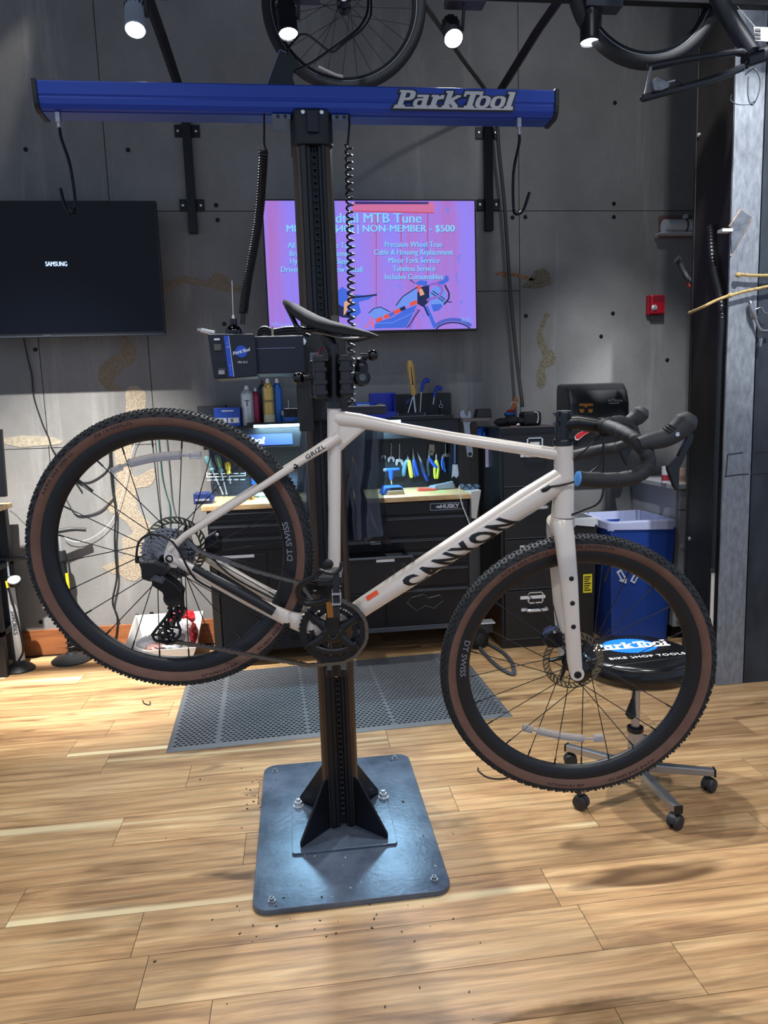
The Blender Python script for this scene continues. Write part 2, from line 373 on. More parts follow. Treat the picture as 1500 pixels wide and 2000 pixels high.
# ---- torn glue residue left on the boards
def patch(pix, col, nm='glue_patch'):
    pts = [at(x, y, Y=WY) for x, y in pix]; pts = smooth_path(pts, 3, True)
    n = len(pts); pts = [p + V((random.uniform(-.006, .006), 0, random.uniform(-.006, .006))) for p in pts]
    A = [V((p.x, WY-.0018, p.z)) for p in pts]; B = [V((p.x, WY+.0005, p.z)) for p in pts]
    bm = bmesh.new(); va = [bm.verts.new(p) for p in A]; vb = [bm.verts.new(p) for p in B]
    for i in range(n): bm.faces.new((va[i], va[(i+1) % n], vb[(i+1) % n], vb[i]))
    es = [bm.edges.get((va[i], va[(i+1) % n])) for i in range(n)]
    bmesh.ops.triangle_fill(bm, use_beauty=True, edges=es)
    me = bpy.data.meshes.new(nm); bm.to_mesh(me); bm.free(); return ob(nm, me, col, WALL)
TAN = M('glue_tan', '#86786a', .9, col2='#ada08a', var=.25, scale=110, bump=.9, bscale=140)
BRN = M('glue_brown', '#6f6354', .9, col2='#8a7c69', var=.2, scale=110, bump=.8, bscale=90)
ORG = M('glue_orange', '#7e5238', .9, col2='#9a7355', var=.3, scale=60, bump=.6)
GRT = M('glue_grey', '#5f5a4c', .9, col2='#7d7562', var=.3, scale=70, bump=.6)
patch([(238, 656), (256, 668), (265, 690), (258, 712), (244, 718), (232, 730), (222, 748), (238, 762), (216, 764), (198, 752), (194, 728), (206, 706), (226, 694), (238, 684)], BRN)  # darker brown paints in the television's shadow on this glue
patch([(247, 760), (266, 755), (281, 765), (286, 790), (278, 815), (252, 830), (246, 800)], TAN)
patch([(224, 872), (258, 868), (256, 900), (264, 932), (298, 915), (298, 945), (268, 955), (266, 985), (286, 1015), (300, 1040), (286, 1090), (272, 1132), (236, 1126), (200, 1108), (238, 1088), (238, 1052), (262, 1040), (236, 1012), (210, 992), (224, 962), (230, 930)], TAN)
patch([(310, 556), (340, 546), (360, 540), (400, 548), (420, 535), (440, 538), (452, 556), (478, 560), (474, 572), (432, 569), (412, 562), (380, 556), (350, 556), (334, 570), (312, 570)], BRN)
patch([(968, 534), (990, 530), (1040, 542), (1040, 548), (1005, 541), (985, 542)], ORG)
patch([(1042, 532), (1060, 525), (1076, 536), (1074, 556), (1050, 563), (1020, 561), (1032, 548)], GRT)
patch([(1064, 613), (1074, 616), (1061, 640), (1061, 660), (1070, 677), (1084, 692), (1080, 712), (1066, 716), (1066, 745), (1057, 758), (1048, 745), (1051, 720), (1056, 704), (1059, 690), (1050, 668), (1051, 642)], GRT)
patch([(10, 855), (60, 850), (110, 856), (118, 866), (60, 872), (15, 870)], M('glue_pale', '#8d8677', .9, col2='#a49b88', var=.2, scale=50, bump=.5))
struct('baseboard_back', MB().bb((-4.8, WY-.016, 0), (2.3, WY-.0015, .165)), M('baseboard_wood', '#7e4a2b', .45, col2='#9b613a', var=.2, scale=3, stretch=(1, 1, 14)), 'reddish brown wooden baseboard along the back wall', bev=.003)
struct('ceiling', MB().bb((-4.8, -1.2, 4.6), (4.8, 4.72, 4.7)), M('ceiling_black', '#141416', .9), 'dark open ceiling')
# ---- right side: steel column and black boarded wall end
CX, CY = 2.08, 3.29
STEEL = M('blued_steel', '#72777f', .45, .3, var=.15, scale=45, bump=.2, col2='#8e9399', stretch=(1, 1, .35))
colm = thing('steel_column', 'blue-grey steel building column with rusty weld patch at the right', 'column', (CX+.07, CY+.17, 0))
ob('front_flange', MB().bb((CX, CY, 0), (CX+.145, CY+.014, 4.6)), STEEL, colm, bev=.002)
ob('web', MB().bb((CX+.004, CY+.014, 0), (CX+.03, CY+.335, 4.6)), M('column_paint', '#171412', .45, 0, var=.3, scale=9, stretch=(1, 1, .3)), colm)
ob('back_flange', MB().bb((CX, CY+.322, 0), (CX+.145, CY+.338, 4.6)), M('column_paint'), colm, bev=.002)
RUST = M('rust', '#8a6a55', .85, var=.4, scale=40, bump=.5, col2='#b09482')
def weldpatch(pix, mat, nm, t=.006, y=CY):
    pts = [at(x, q, Y=y) for x, q in pix]; return MB().prism([(p.x, p.z) for p in pts], (0, y-t, 0), (1, 0, 0), (0, 0, 1), (0, t, 0))
ob('gusset_patch', weldpatch([(1426, 440), (1446, 411), (1467, 425), (1428, 498)], None, ''), M('patch_steel', '#666b72', .5, .5, var=.3, scale=20), colm, label='diagonal steel offcut with rusty weld')
ob('weld_bead', MB().tube([at(x, y, Y=CY) for x, y in ((1425, 442), (1446, 410), (1468, 426), (1427, 500))], .005, 6), RUST, colm)
ob('weld_bead', MB().tube([at(x, y, Y=CY) for x, y in ((1418, 930), (1421, 888), (1450, 884))], .0035, 6), M('weld_dark', '#353539', .6, .4), colm)
ob('weld_bead', MB().tube([at(x, y, Y=CY) for x, y in ((1415, 931), (1440, 927), (1462, 926))], .0035, 6), M('weld_dark'), colm)
ob('white_tag', MB().bb(at(1411, 446, Y=CY-.012), at(1421, 456, Y=CY+.03)), M('white_paint', '#d8d8d6', .6), colm)
for px, py in ((1347, 1052), (1365, 264)): ob('bolt', MB().lathe(at(px, py, X=CX+.004), (-1, 0, 0), [(.011, 0), (.011, .004), (.005, .007), (0, .007)], 12), M('bolt_grey', '#9a9a9c', .5, .6), colm, smooth=True)
for px, py in ((1393, 1158), (1392, 1213)): ob('bolt', MB().lathe(at(px, py, X=CX+.004), (-1, 0, 0), [(.016, 0), (.016, .006), (.006, .012), (0, .012)], 12), M('column_paint'), colm, smooth=True)
struct('wall_right', MB().bb((CX+.153, CY+.004, 0), (4.8, CY+.33, 4.6)), M('black_board', '#22262c', .4, .15, var=.35, scale=5, bump=.1, col2='#3a4048', stretch=(1, 1, .4)), 'blue-black boarded wall end beside the steel column')
ob('weld_bead', MB().tube([at(x, y, Y=CY+.003) for x, y in ((1464, 884), (1500, 882))], .003, 6), M('weld_dark'), bpy.data.objects['wall_right'])
ob('weld_bead', MB().tube([at(x, y, Y=CY+.003) for x, y in ((1464, 926), (1500, 924))], .003, 6), M('weld_dark'), bpy.data.objects['wall_right'])
# ribbed conduit down the corner of the column
cp = [V((CX-.019, CY+.15, at(1376, 440, Y=CY+.15).z)), V((CX-.019, CY+.11, at(1380, 520, Y=CY+.11).z))] + [V((CX-.019, CY+.030, at(1390, y, Y=CY+.03).z)) for y in (600, 700, 800, 900, 1000, 1118)]
cp = smooth_path(cp, 26); cond = thing('ribbed_conduit', 'black ribbed cable conduit running down the corner of the steel column', 'conduit', (cp[-1].x, cp[-1].y, 0))
ob('hose', MB().tube(cp, [.013 if i % 2 else .0165 for i in range(len(cp))], 10), M('conduit_black', '#101216', .35), cond, smooth=True)
ob('pipe', MB().tube([cp[-1], V((cp[-1].x, cp[-1].y, .0))], .009, 10), M('white_pipe', '#c9c6bf', .5), cond, smooth=True)
# ---- overhead rail with four spot heads
RY = LAMP_Y
rail = thing('track_rail', 'black ceiling track rail carrying the four spot heads', 'rail', (.5, RY, 3.10))
ob('rail', MB().bb((-3.0, RY-.02, 3.105), (3.3, RY+.02, 3.14)), M('matte_black', '#0c0d0f', .5), rail, bev=.003)
for x in (-2.2, .4, 2.6): ob('drop_rod', MB().cyl((x, RY, 3.14), (x, RY, 4.6), .008, 8), M('matte_black'), rail, smooth=True)
LAMPLAB = ['silver spot head at the far left of the track', 'spot head just above the end of the blue beam bracket', 'spot head shining beside the hanging wheel', 'spot head pointing straight down behind the hanging tyre']
LM = [M('lamp_silver', '#a4aab2', .4, .15), M('lamp_dark', '#15181b', .4), M('lamp_dark'), M('lamp_dark')]
LENS = M('lamp_lens', '#ffffff', .3, emit='#f4f8ff', estr=25)
LDIR = [(.02, -.36, -.93), (.05, -.20, -.98), (-.02, -.62, -.78), (0, -.03, -1)]
for i, (lx, aim) in enumerate(LAMPS):
    t = thing('spot_lamp', LAMPLAB[i], 'spot light', (lx, RY, LAMP_Z), group='track spot heads')
    d = V(LDIR[i]).normalized(); fc = V((lx, RY, LAMP_Z)); r = .040
    ob('lamp_body', MB().lathe(fc, -d, [(r*.93, -.002), (r, 0), (r, .012), (r*.97, .014), (r*.97, .10), (r*.80, .13), (r*.5, .135), (0, .135)], 28, cap=False), LM[i], t, smooth=True)
    ob('lens', MB().lathe(fc, -d, [(0, .004), (r*.93, .004)], 28, cap=False), LENS, t)
    for k in range(14):
        a = 2*PI*k/14; x, y = frame_of(-d); q = fc - d*.105 + (x*math.cos(a)+y*math.sin(a))*(r*.955)
        ob('vent_slot', MB().tube([q+d*.008, q-d*.008], .0028, 6), M('matte_black'), t)
    ob('adapter', MB().bb((lx-.03, RY-.035, 3.02+.055), (lx+.13, RY+.035, 3.105)), M('adapter_grey', '#30343a', .5), t, bev=.003)
    ob('yoke', MB().tube([fc - d*.06 + V((.045, 0, 0)), V((lx+.046, RY, 3.08))], .007, 8), M('matte_black'), t, smooth=True)
    sp = spot('spot_lamp_light', fc + d*.012, fc + d, LAMP_W[i], 78, .6, .03, (.93, .97, 1)); sp.parent = t; sp.matrix_parent_inverse = PM[t.name].inverted()
# ================================================================== power lift repair stand
PX, PYY = .094, 2.37
BLK = M('stand_black', '#0d1016', .34, .2)
BLKM = M('stand_matte', '#14161b', .5)
BRZ = M('stand_side', '#4a3f37', .38, .75, var=.15, scale=6)
CHR = M('chrome', '#d9dce0', .2, .6)
ZINC = M('zinc', '#9b9ea2', .4, .9)
stand = thing('repair_stand', 'tall black motorised bike repair stand on a square steel floor plate', 'repair stand', (PX, PYY, 0))
def rrect(x0, y0, x1, y1, r, k=6):
    out = []
    for cx, cy, a in ((x1-r, y1-r, 0), (x0+r, y1-r, 90), (x0+r, y0+r, 180), (x1-r, y0+r, 270)):
        for i in range(k+1):
            t = math.radians(a + 90*i/k); out.append((cx + r*math.cos(t), cy + r*math.sin(t)))
    return out
bp_ = ob('base_plate', MB().prism(rrect(-.197, 1.945, .401, 2.83, .05), (0, 0, 0), (1, 0, 0), (0, 1, 0), (0, 0, .018)), M('plate_steel', '#414b5c', .24, .3, var=.25, scale=5, bump=.18, bscale=60, col2='#667183'), stand, bev=.002, label='dark blue-black steel floor plate with rounded corners')
ob('flange_plate', MB().prism(rrect(PX-.175, PYY-.175, PX+.175, PYY+.175, .012), (0, 0, .018), (1, 0, 0), (0, 1, 0), (0, 0, .008)), M('plate_steel'), stand, bev=.001)
for px, py in ((531, 1760), (848, 1718), (537, 1507), (771, 1482)):
    p = at(px, py, Z=.018); ob('corner_screw', MB().lathe(p, (0, 0, 1), [(.012, 0), (.012, .003), (.0075, .003), (.0075, .012), (.004, .012), (.004, .006), (0, .006)], 14), ZINC, stand, smooth=True)
for px, py in ((583, 1574), (749, 1557)):
    p = at(px, py, Z=.026)
    ob('anchor_nut', MB().lathe(p, (0, 0, 1), [(.019, 0), (.019, .003), (.0001, .003)], 20).lathe(p + V((0, 0, .003)), (0, 0, 1), [(.0155, 0), (.0155, .013), (.013, .015), (0, .015)], 6).lathe(p, (0, 0, 1), [(.008, .015), (.008, .028), (0, .029)], 12), CHR, stand)
for sx in (-1, 1):
    for sy in (-1, 1):
        d = V((sx, sy, 0)).normalized(); n = V((-d.y, d.x, 0)); r0 = .045
        prof = [(r0, 0), (.205, 0), (.205, .018), (.085, .178), (r0, .178)]
        ob('gusset', MB().prism(prof, V((PX, PYY, .026)) - n*.004, d, V((0, 0, 1)), n*.008), BLK, stand, bev=.0012)
# post: two side extrusions coloured bronze for the warm floor light on them, black face and chain channel
def extr(out, z0, z1): return MB().prism(out, (PX, PYY, z0), (1, 0, 0), (0, 1, 0), (0, 0, z1-z0))
ob('post_side', extr([(-.061, -.030), (-.051, -.046), (-.038, -.050), (-.038, .062), (-.055, .062), (-.061, .050)], .026, 2.33), BRZ, stand, bev=.003)
ob('post_side', extr([(.061, -.030), (.051, -.046), (.038, -.050), (.038, .062), (.055, .062), (.061, .050)], .026, 2.33), BRZ, stand, bev=.003)
ob('post_core', extr([(-.038, -.055), (-.022, -.058), (-.019, -.050), (-.008, -.050), (-.008, -.030), (.016, -.030), (.016, -.050), (.024, -.050), (.027, -.058), (.038, -.055), (.038, .064), (-.038, .064)], .026, 2.33), BLK, stand, bev=.0015)
ch = MB()
z = .06
while z < 2.28:
    if (int(z*1000)//19) % 2 == 0:
        for s in (-1, 1): ch.box((PX+.004+s*.0042, PYY-.040, z), (.0018, .007, .0135))
    else:
        for s in (-1, 1): ch.box((PX+.004+s*.0065, PYY-.040, z), (.0018, .007, .0135))
    ch.cyl((PX+.004-.0068, PYY-.040, z+.0095), (PX+.004+.0068, PYY-.040, z+.0095), .0034, 7)
    z += .019
ob('lift_chain', ch, M('chain_steel', '#30343b', .4, .8), stand, label='dark roller chain running up the post')
# small lock on the post under the crank
lk = ob('safety_latch', MB().bb((PX-.022, PYY-.078, .60), (PX+.034, PYY-.056, .72)), BLK, stand, bev=.006)
sub('latch_ring', MB().tube([V((PX-.003, PYY-.080, .69)) + V((math.cos(2*PI*i/20)*.019, 0, math.sin(2*PI*i/20)*.019)) for i in range(20)], .0022, 6, closed=True), M('latch_grey', '#55585c', .5, .5), lk, smooth=True)
sub('latch_hook', MB().tube(smooth_path([(PX+.03, PYY-.082, .69), (PX+.036, PYY-.086, .64), (PX+.024, PYY-.086, .605), (PX-.002, PYY-.086, .612), (PX+.0, PYY-.084, .64)], 5), .006, 8), BLK, lk, smooth=True)
ob('sticker', MB().bb((PX+.034, PYY-.0575, 1.72), (PX+.0565, PYY-.046, 1.755)), M('tape_grey', '#55504c', .6), stand)
ob('sticker', MB().bb((PX+.034, PYY-.0575, 1.655), (PX+.0565, PYY-.046, 1.675)), M('tape_grey'), stand)
# head that carries the beam
ob('post_head', extr([(-.064, -.030), (-.05, -.060), (-.028, -.066), (.030, -.066), (.05, -.060), (.064, -.030), (.064, .066), (-.064, .066)], 2.26, 2.362), BLKM, stand, bev=.006)
ob('chain_anchor', MB().bb((PX-.014, PYY-.078, 2.29), (PX+.020, PYY-.064, 2.352)), M('anchor_dark', '#22262e', .4, .4), stand, bev=.002)
for s in (-1, 1):
    ob('head_screw', MB().lathe((PX+.003+s*.028, PYY-.068, 2.348), (0, -1, 0), [(.006, 0), (.006, .004), (0, .005)], 10), CHR, stand, smooth=True)
    br = ob('beam_bracket', MB().bb((PX+s*.062, PYY-.05, 2.335), (PX+s*.118, PYY+.04, 2.350)), M('bracket_zinc', '#5b6070', .4, .6), stand, bev=.001)
    for q in (.078, .100): sub('hole', MB().lathe((PX+s*q, PYY-.0505, 2.3425), (0, -1, 0), [(.0055, 0), (0, .0004)], 10), M('matte_black'), br)
# blue beam
BLUE = M('beam_blue', '#1a3c98', .36, .1)
bx0, bx1 = -.690, .857
prof = [(-.055, .078), (-.058, .075), (-.058, .040), (-.055, .036), (-.056, .030), (-.052, .016), (-.044, .005), (-.036, .001), (-.0355, .006), (-.031, .006), (-.0305, 0), (.03, 0), (.05, .01), (.055, .03), (.055, .078)]
ob('beam', MB().prism(prof, (bx0, PYY, 2.352), (0, 1, 0), (0, 0, 1), (bx1-bx0, 0, 0)), BLUE, stand, bev=.0012, label='long blue aluminium cross beam')
cap = [(-.061, .082), (-.061, .030), (-.057, .014), (-.047, .001), (-.034, -.004), (.034, -.004), (.053, .008), (.059, .03), (.059, .082)]
for x in (bx0-.014, bx1): ob('end_cap', MB().prism(cap, (x, PYY, 2.352), (0, 1, 0), (0, 0, 1), (.014, 0, 0)), BLKM, stand, bev=.002)
# wordmark on the beam
LG = M('sign_silver', '#b9b6b4', .35, .3)
lo = V((.537, PYY-.058, 2.394))
put_mark('sign_backing', M('sign_black', '#101116', .4), stand, lo, (1, 0, 0), (0, 0, 1), .048, .374, h=.0006, grow=.0042, t=.0015)
put_mark('sign_lettering', LG, stand, lo, (1, 0, 0), (0, 0, 1), .048, .374, h=.0022, t=.0025, label='silver raised Park Tool lettering')
# lifting carriage, control box and arm
NAVY = M('arm_blueblack', '#0a1326', .42, .1)
car = ob('carriage', MB().bb((PX-.085, PYY-.125, 1.43), (PX+.072, PYY-.062, 1.70)), BLKM, stand, bev=.006)
for zz in (1.46, 1.67): sub('roller_bolt', MB().lathe((PX-.06, PYY-.125, zz), (0, -1, 0), [(.012, 0), (.012, .006), (0, .008)], 6), CHR, car)
arm = ob('arm_box', MB().bb((-.106, 2.115, 1.570), (.035, 2.30, 1.675)), NAVY, stand, bev=.003)
sub('lid_seam', MB().bb((-.104, 2.1135, 1.6395), (.010, 2.1155, 1.6415)), M('seam_light', '#5f6b80', .4, .4), arm)
cb = ob('control_box', MB().prism([(-.231, 1.682), (-.105, 1.680), (-.100, 1.672), (-.098, 1.573), (-.103, 1.562), (-.218, 1.557), (-.222, 1.562)], (0, 2.095, 0), (1, 0, 0), (0, 0, 1), (0, .15, 0)), M('control_navy', '#07101f', .4, .1), stand, bev=.003, label='navy control box with rocker switches')
sub('blue_stripe', MB().prism([(-.187, 1.676), (-.174, 1.676), (-.166, 1.563), (-.179, 1.563)], (0, 2.0945, 0), (1, 0, 0), (0, 0, 1), (0, -.0008, 0)), M('stripe_blue', '#1947b8', .4), cb)
sub('white_line', MB().prism([(-.174, 1.676), (-.1728, 1.676), (-.1648, 1.563), (-.166, 1.563)], (0, 2.0945, 0), (1, 0, 0), (0, 0, 1), (0, -.0009, 0)), M('print_white', '#cfd6e2', .5), cb)
for x, z0, z1 in ((-.205, 1.636, 1.672), (-.198, 1.568, 1.607)):
    sub('rocker_switch', MB().prism([(0, z0), (0, z1), (-.004, z1), (-.0015, (z0+z1)/2), (-.006, z0)], (x-.010, 2.095, 0), (0, 1, 0), (0, 0, 1), (.020, 0, 0)), M('switch_black', '#07090d', .25), cb)
sub('switch_tip', MB().bb((-.214, 2.0905, 1.664), (-.198, 2.094, 1.669)), M('print_white'), cb); sub('switch_tip', MB().bb((-.207, 2.089, 1.570), (-.191, 2.0935, 1.581)), M('tip_grey', '#8b8f96', .4), cb)
sub('round_badge', MB().lathe((-.141, 2.0945, 1.632), (0, -1, 0), [(.0165, 0), (.0165, .0008), (0, .0008)], 28), M('stripe_blue'), cb)
put_mark('badge_lettering', M('print_white'), cb, (-.141, 2.0935, 1.632), (1, 0, .22), (-.2, 0, 1), .0085, .050, h=.0006, t=.0003, base=False, deep=True)
letters('model_lettering', 'PRS-33.2', M('print_white'), cb, (-.139, 2.0944, 1.602), (1, 0, 0), (0, 0, 1), .0075, h=.0006, deep=1)
for ch_, zz in (('I', 1.656), ('O', 1.645), ('+', 1.594), ('-', 1.583)): letters('switch_lettering', ch_, M('print_white'), cb, (-.178+(1.656-zz)*.06, 2.0937, zz), (1, 0, 0), (0, 0, 1), .0075, h=.0006, deep=1)
# clamp: horizontal tube towards the bicycle, rotating head, jaws, cranked lever
cl = ob('clamp_arm', MB().cyl((.105, 2.26, 1.535), (.105, 1.845, 1.535), .032, 24), BLK, stand, smooth=True)
sub('locking_collar', MB().lathe((.105, 1.99, 1.535), (0, -1, 0), [(.034, 0), (.046, .004), (.046, .05), (.034, .054)], 28), BLKM, cl, smooth=True)
hd = ob('clamp_head', MB().lathe((.105, 1.88, 1.535), (0, -1, 0), [(.03, 0), (.046, .006), (.048, .05), (.040, .064), (.0, .064)], 28), BLK, stand, smooth=True)
for x0, x1 in ((.048, .0755), (.1075, .134)):
    jw = ob('jaw', MB().bb((x0, 1.672, 1.486), (x1, 1.768, 1.586)), BLKM, stand, bev=.006)
    for zz in (1.499, 1.522, 1.551, 1.574): sub('jaw_rib', MB().bb((x0-.002, 1.669, zz-.004), (x1+.002, 1.673, zz+.004)), M('jaw_rubber', '#10141c', .6), jw)
ob('jaw_yoke', MB().bb((.040, 1.768, 1.490), (.146, 1.822, 1.580)), BLK, stand, bev=.008)
kb = ob('tilt_knob', MB().tube([at(622, 738, Y=1.735), at(592, 739, Y=1.735)], .0065, 10), BLK, stand, smooth=True)
sub('knob_ball', MB().ellipsoid(at(583, 739, Y=1.735), (.0145, .0145, .0145)), M('knob_gloss', '#07080b', .15), kb, smooth=True)
lh = at(706, 738, Y=1.735)
lv = ob('clamp_lever', MB().lathe(lh + V((0, .02, 0)), (0, -1, 0), [(.018, 0), (.020, .004), (.020, .036), (.016, .042), (0, .042)], 20), BLK, stand, smooth=True)
sub('spindle', MB().cyl(lh + V((-.055, 0, 0)), lh, .014, 16), BLKM, lv, smooth=True)
sub('pivot_bolt', MB().lathe(lh + V((0, -.022, 0)), (0, -1, 0), [(.008, 0), (.008, .003), (.0045, .003), (.0045, .001), (0, .001)], 16), M('latch_grey'), lv, smooth=True)
sub('crank', MB().tube(smooth_path([lh + V((0, -.006, .01)), lh + V((0, -.010, .035)), at(706, 700, Y=1.722)], 5), [.016]*5+[.0125]*5+[.0115], 14), BLK, lv, smooth=True)
kn = at(728, 694, Y=1.720)
sub('handle', MB().tube([at(706, 698, Y=1.722), at(718, 696, Y=1.72), kn], [.010, .007, .006], 12), BLK, lv, smooth=True)
sub('handle_knob', MB().ellipsoid(kn, (.013, .012, .013)), M('knob_gloss'), lv, smooth=True)
ob('red_lever', MB().tube([at(628, 678, Y=1.71), at(620, 700, Y=1.705), at(624, 707, Y=1.70)], .005, 8, flat=.5), M('lever_red', '#8c1626', .35), stand, smooth=True)
ob('guide_bar', MB().cyl(at(646, 712, Y=1.69)+V((.02, .0, 0)), at(673, 694, Y=1.69), .009, 14), BLK, stand, smooth=True)
ob('zinc_bracket', MB().bb(at(605, 689, Y=1.95), at(625, 710, Y=1.955)), M('bracket_zinc'), stand, bev=.001)
ob('shaft_guard', MB().bb((.012, 2.17, 1.40), (.055, 2.22, 1.572)), BLKM, stand, bev=.003)
# ---- things resting on the arm
ps = thing('socket_bit', 'short chrome socket bit lying on the end of the control box', 'tool', (-.238, 2.13, 1.682))
ob('shank', MB().tube([(-.252, 2.13, 1.697), (-.215, 2.13, 1.688)], .006, 10), CHR, ps, smooth=True)
ob('tip', MB().tube([(-.252, 2.13, 1.697), (-.262, 2.13, 1.699)], .0042, 6), CHR, ps)
bt = thing('spray_bottle', 'small dark glossy bottle with a thin white straw on the control box', 'bottle', (-.163, 2.17, 1.682))
ob('bottle_body', MB().lathe((-.163, 2.17, 1.681), (0, 0, 1), [(.021, 0), (.024, .004), (.024, .018), (.016, .030), (.0105, .034), (.0105, .050), (0, .050)], 20), M('bottle_gloss', '#06070a', .12), bt, smooth=True)
ob('nozzle', MB().lathe((-.163, 2.17, 1.731), (0, 0, 1), [(.004, 0), (.004, .008), (.0015, .012), (0, .012)], 10), M('nozzle_white', '#c8c8c4', .5), bt, smooth=True)
ob('straw', MB().tube([V((-.163, 2.17, 1.741)), at(453, 548, Y=2.17)], .0011, 6), M('nozzle_white'), bt)
tb = thing('inner_tube', 'folded black rubber inner tube tied with a pale band on the stand arm', 'inner tube', (-.03, 2.19, 1.676))
for k, (z, w) in enumerate(((1.681, .10), (1.689, .092), (1.697, .080))):
    ob('fold', MB().tube(smooth_path([(-.098+k*.004, 2.18, z), (-.075, 2.17, z+.009), (-.05, 2.17, z+.001), (-.015, 2.17, z+.006), (.03, 2.17, z+.006), (.052-k*.01, 2.18, z)], 6), .0045, 10, flat=2.6, up=(0, 0, 1)), M('tube_rubber', '#2c2e32', .5), tb, smooth=True)
ob('band', MB().bb((-.056, 2.155, 1.677), (-.049, 2.20, 1.706)), M('band_tan', '#8d8671', .7), tb, bev=.001)
# ---- cords and hooks of the stand
CORD = M('cord_black', '#0a0b0e', .4)
def coil(pts, r, rw, turns, k=12):
    P = smooth_path(pts, 8); L_ = [0]
    for i in range(1, len(P)): L_.append(L_[-1] + (P[i]-P[i-1]).length)
    out = []
    for i in range(turns*k+1):
        s = L_[-1]*i/(turns*k); j = 0
        while j < len(P)-2 and L_[j+1] < s: j += 1
        t = (s-L_[j])/max(1e-9, L_[j+1]-L_[j]); c = P[j].lerp(P[j+1], t); d = (P[j+1]-P[j]).normalized(); x, y = frame_of(d, (0, 1, 0))
        a = 2*PI*i/k; out.append(c + x*(r*math.cos(a)) + y*(r*math.sin(a)))
    return out
c1 = thing('coil_cord', 'thick tightly coiled black power cord from the beam to the control box', 'cord', at(475, 640, Y=2.16))
ob('lead', MB().tube(smooth_path([at(516, 222, Y=2.31), at(516, 250, Y=2.30), at(516, 280, Y=2.29), at(521, 296, Y=2.28)], 4), .0032, 8), CORD, c1, smooth=True)
ob('coil', MB().tube(coil([at(515, 295, Y=2.28), at(508, 400, Y=2.27), at(498, 470, Y=2.24), at(484, 545, Y=2.20), at(475, 612, Y=2.17)], .0105, .0034, 62), .0042, 6), CORD, c1, smooth=True)
ob('plug', MB().tube([at(475, 612, Y=2.17), at(474, 634, Y=2.17)], .007, 10), CORD, c1, smooth=True)
c2 = thing('coil_cord', 'thin loosely coiled black cord hanging right of the stand post', 'cord', at(685, 790, Y=2.25))
ob('lead', MB().tube(smooth_path([at(682, 224, Y=2.31), at(682, 250, Y=2.30), at(679, 283, Y=2.29)], 4), .0032, 8), CORD, c2, smooth=True)
ob('coil', MB().tube(coil([at(681, 283, Y=2.29), at(683, 400, Y=2.27), at(686, 600, Y=2.25), at(687, 790, Y=2.25)], .0100, .003, 37), .0033, 6), CORD, c2, smooth=True)
for lab, q, sw in (('chrome bike hook hanging from the left end of the blue beam', (113, 222), [(116, 250), (120, 272), (137, 325), (147, 398), (141, 418), (127, 402), (118, 368)]), ('bike hook hanging from the right end of the blue beam', (1013, 233), [(1014, 264), (1014, 280), (1003, 338), (1003, 405), (1008, 418), (1022, 410), (1034, 376)])):
    p = at(*q, Y=2.34); h = thing('bike_hook', lab, 'hook', p, group='hooks on the blue beam')
    ob('clevis', MB().bb((p.x-.007, p.y-.008, p.z-.026), (p.x+.007, p.y+.008, p.z+.004)), M('clevis_zinc', '#8f939a', .35, .8), h, bev=.002)
    a = at(*sw[0], Y=2.335); ob('ferrule', MB().cyl(V((p.x, p.y, p.z-.02)), a, .0055, 10), M('ferrule_clear', '#b9bcc0', .25, .6), h, smooth=True)
    ob('hook_rod', MB().tube(smooth_path([at(x, y, Y=2.335 - .01*(i > 3)) for i, (x, y) in enumerate(sw)], 7), .0048, 10), M('hook_black_chrome', '#1b1d22', .16, .9), h, smooth=True)
# overhead cable and black bracket behind the beam
hb = thing('ceiling_bracket', 'black flat steel bracket rising behind the blue beam', 'bracket', (-.08, 2.5, 2.43))
ob('plate', MB().prism([(q.x, q.z) for q in (at(x, y, Y=2.50) for x, y in ((519, 172), (547, 97), (583, 117), (571, 150), (578, 172)))], (0, 2.50, 0), (1, 0, 0), (0, 0, 1), (0, .008, 0)), BLKM, hb, bev=.001)
ob('edge', MB().tube([at(519, 172, Y=2.498), at(546, 98, Y=2.498)], .0022, 6), M('edge_grey', '#6b7080', .4, .5), hb)
ob('edge', MB().tube([at(547, 97, Y=2.498), at(560, 103, Y=2.498)], .0022, 6), M('edge_grey'), hb)
ob('chain_stub', MB().tube(smooth_path([at(560, 103, Y=2.5), at(566, 90, Y=2.52), at(578, 76, Y=2.55), at(584, 68, Y=2.58)], 5), [.003, .005]*7+[.003, .004], 8), M('chain_steel'), hb, smooth=True)
oc = thing('overhead_cable', 'thin black overhead cable looping in front of the hanging wheel', 'cable', at(576, 140, Y=2.5))
ob('cable', MB().tube(smooth_path([at(576, 140, Y=2.5), at(610, 122, Y=2.53), at(642, 100, Y=2.57), at(690, 65, Y=2.62), at(708, 45, Y=2.65), at(718, 20, Y=2.68), at(719, -15, Y=2.72)], 6), .0042, 8), CORD, oc, smooth=True)
ob('cable', MB().tube(smooth_path([at(584, 68, Y=2.58), at(600, 68, Y=2.58), at(620, 82, Y=2.58), at(640, 98, Y=2.58), at(652, 101, Y=2.58), at(675, 82, Y=2.60), at(707, 58, Y=2.63), at(724, 30, Y=2.68), at(724, -15, Y=2.72)], 6), .0036, 8), CORD, oc, smooth=True)
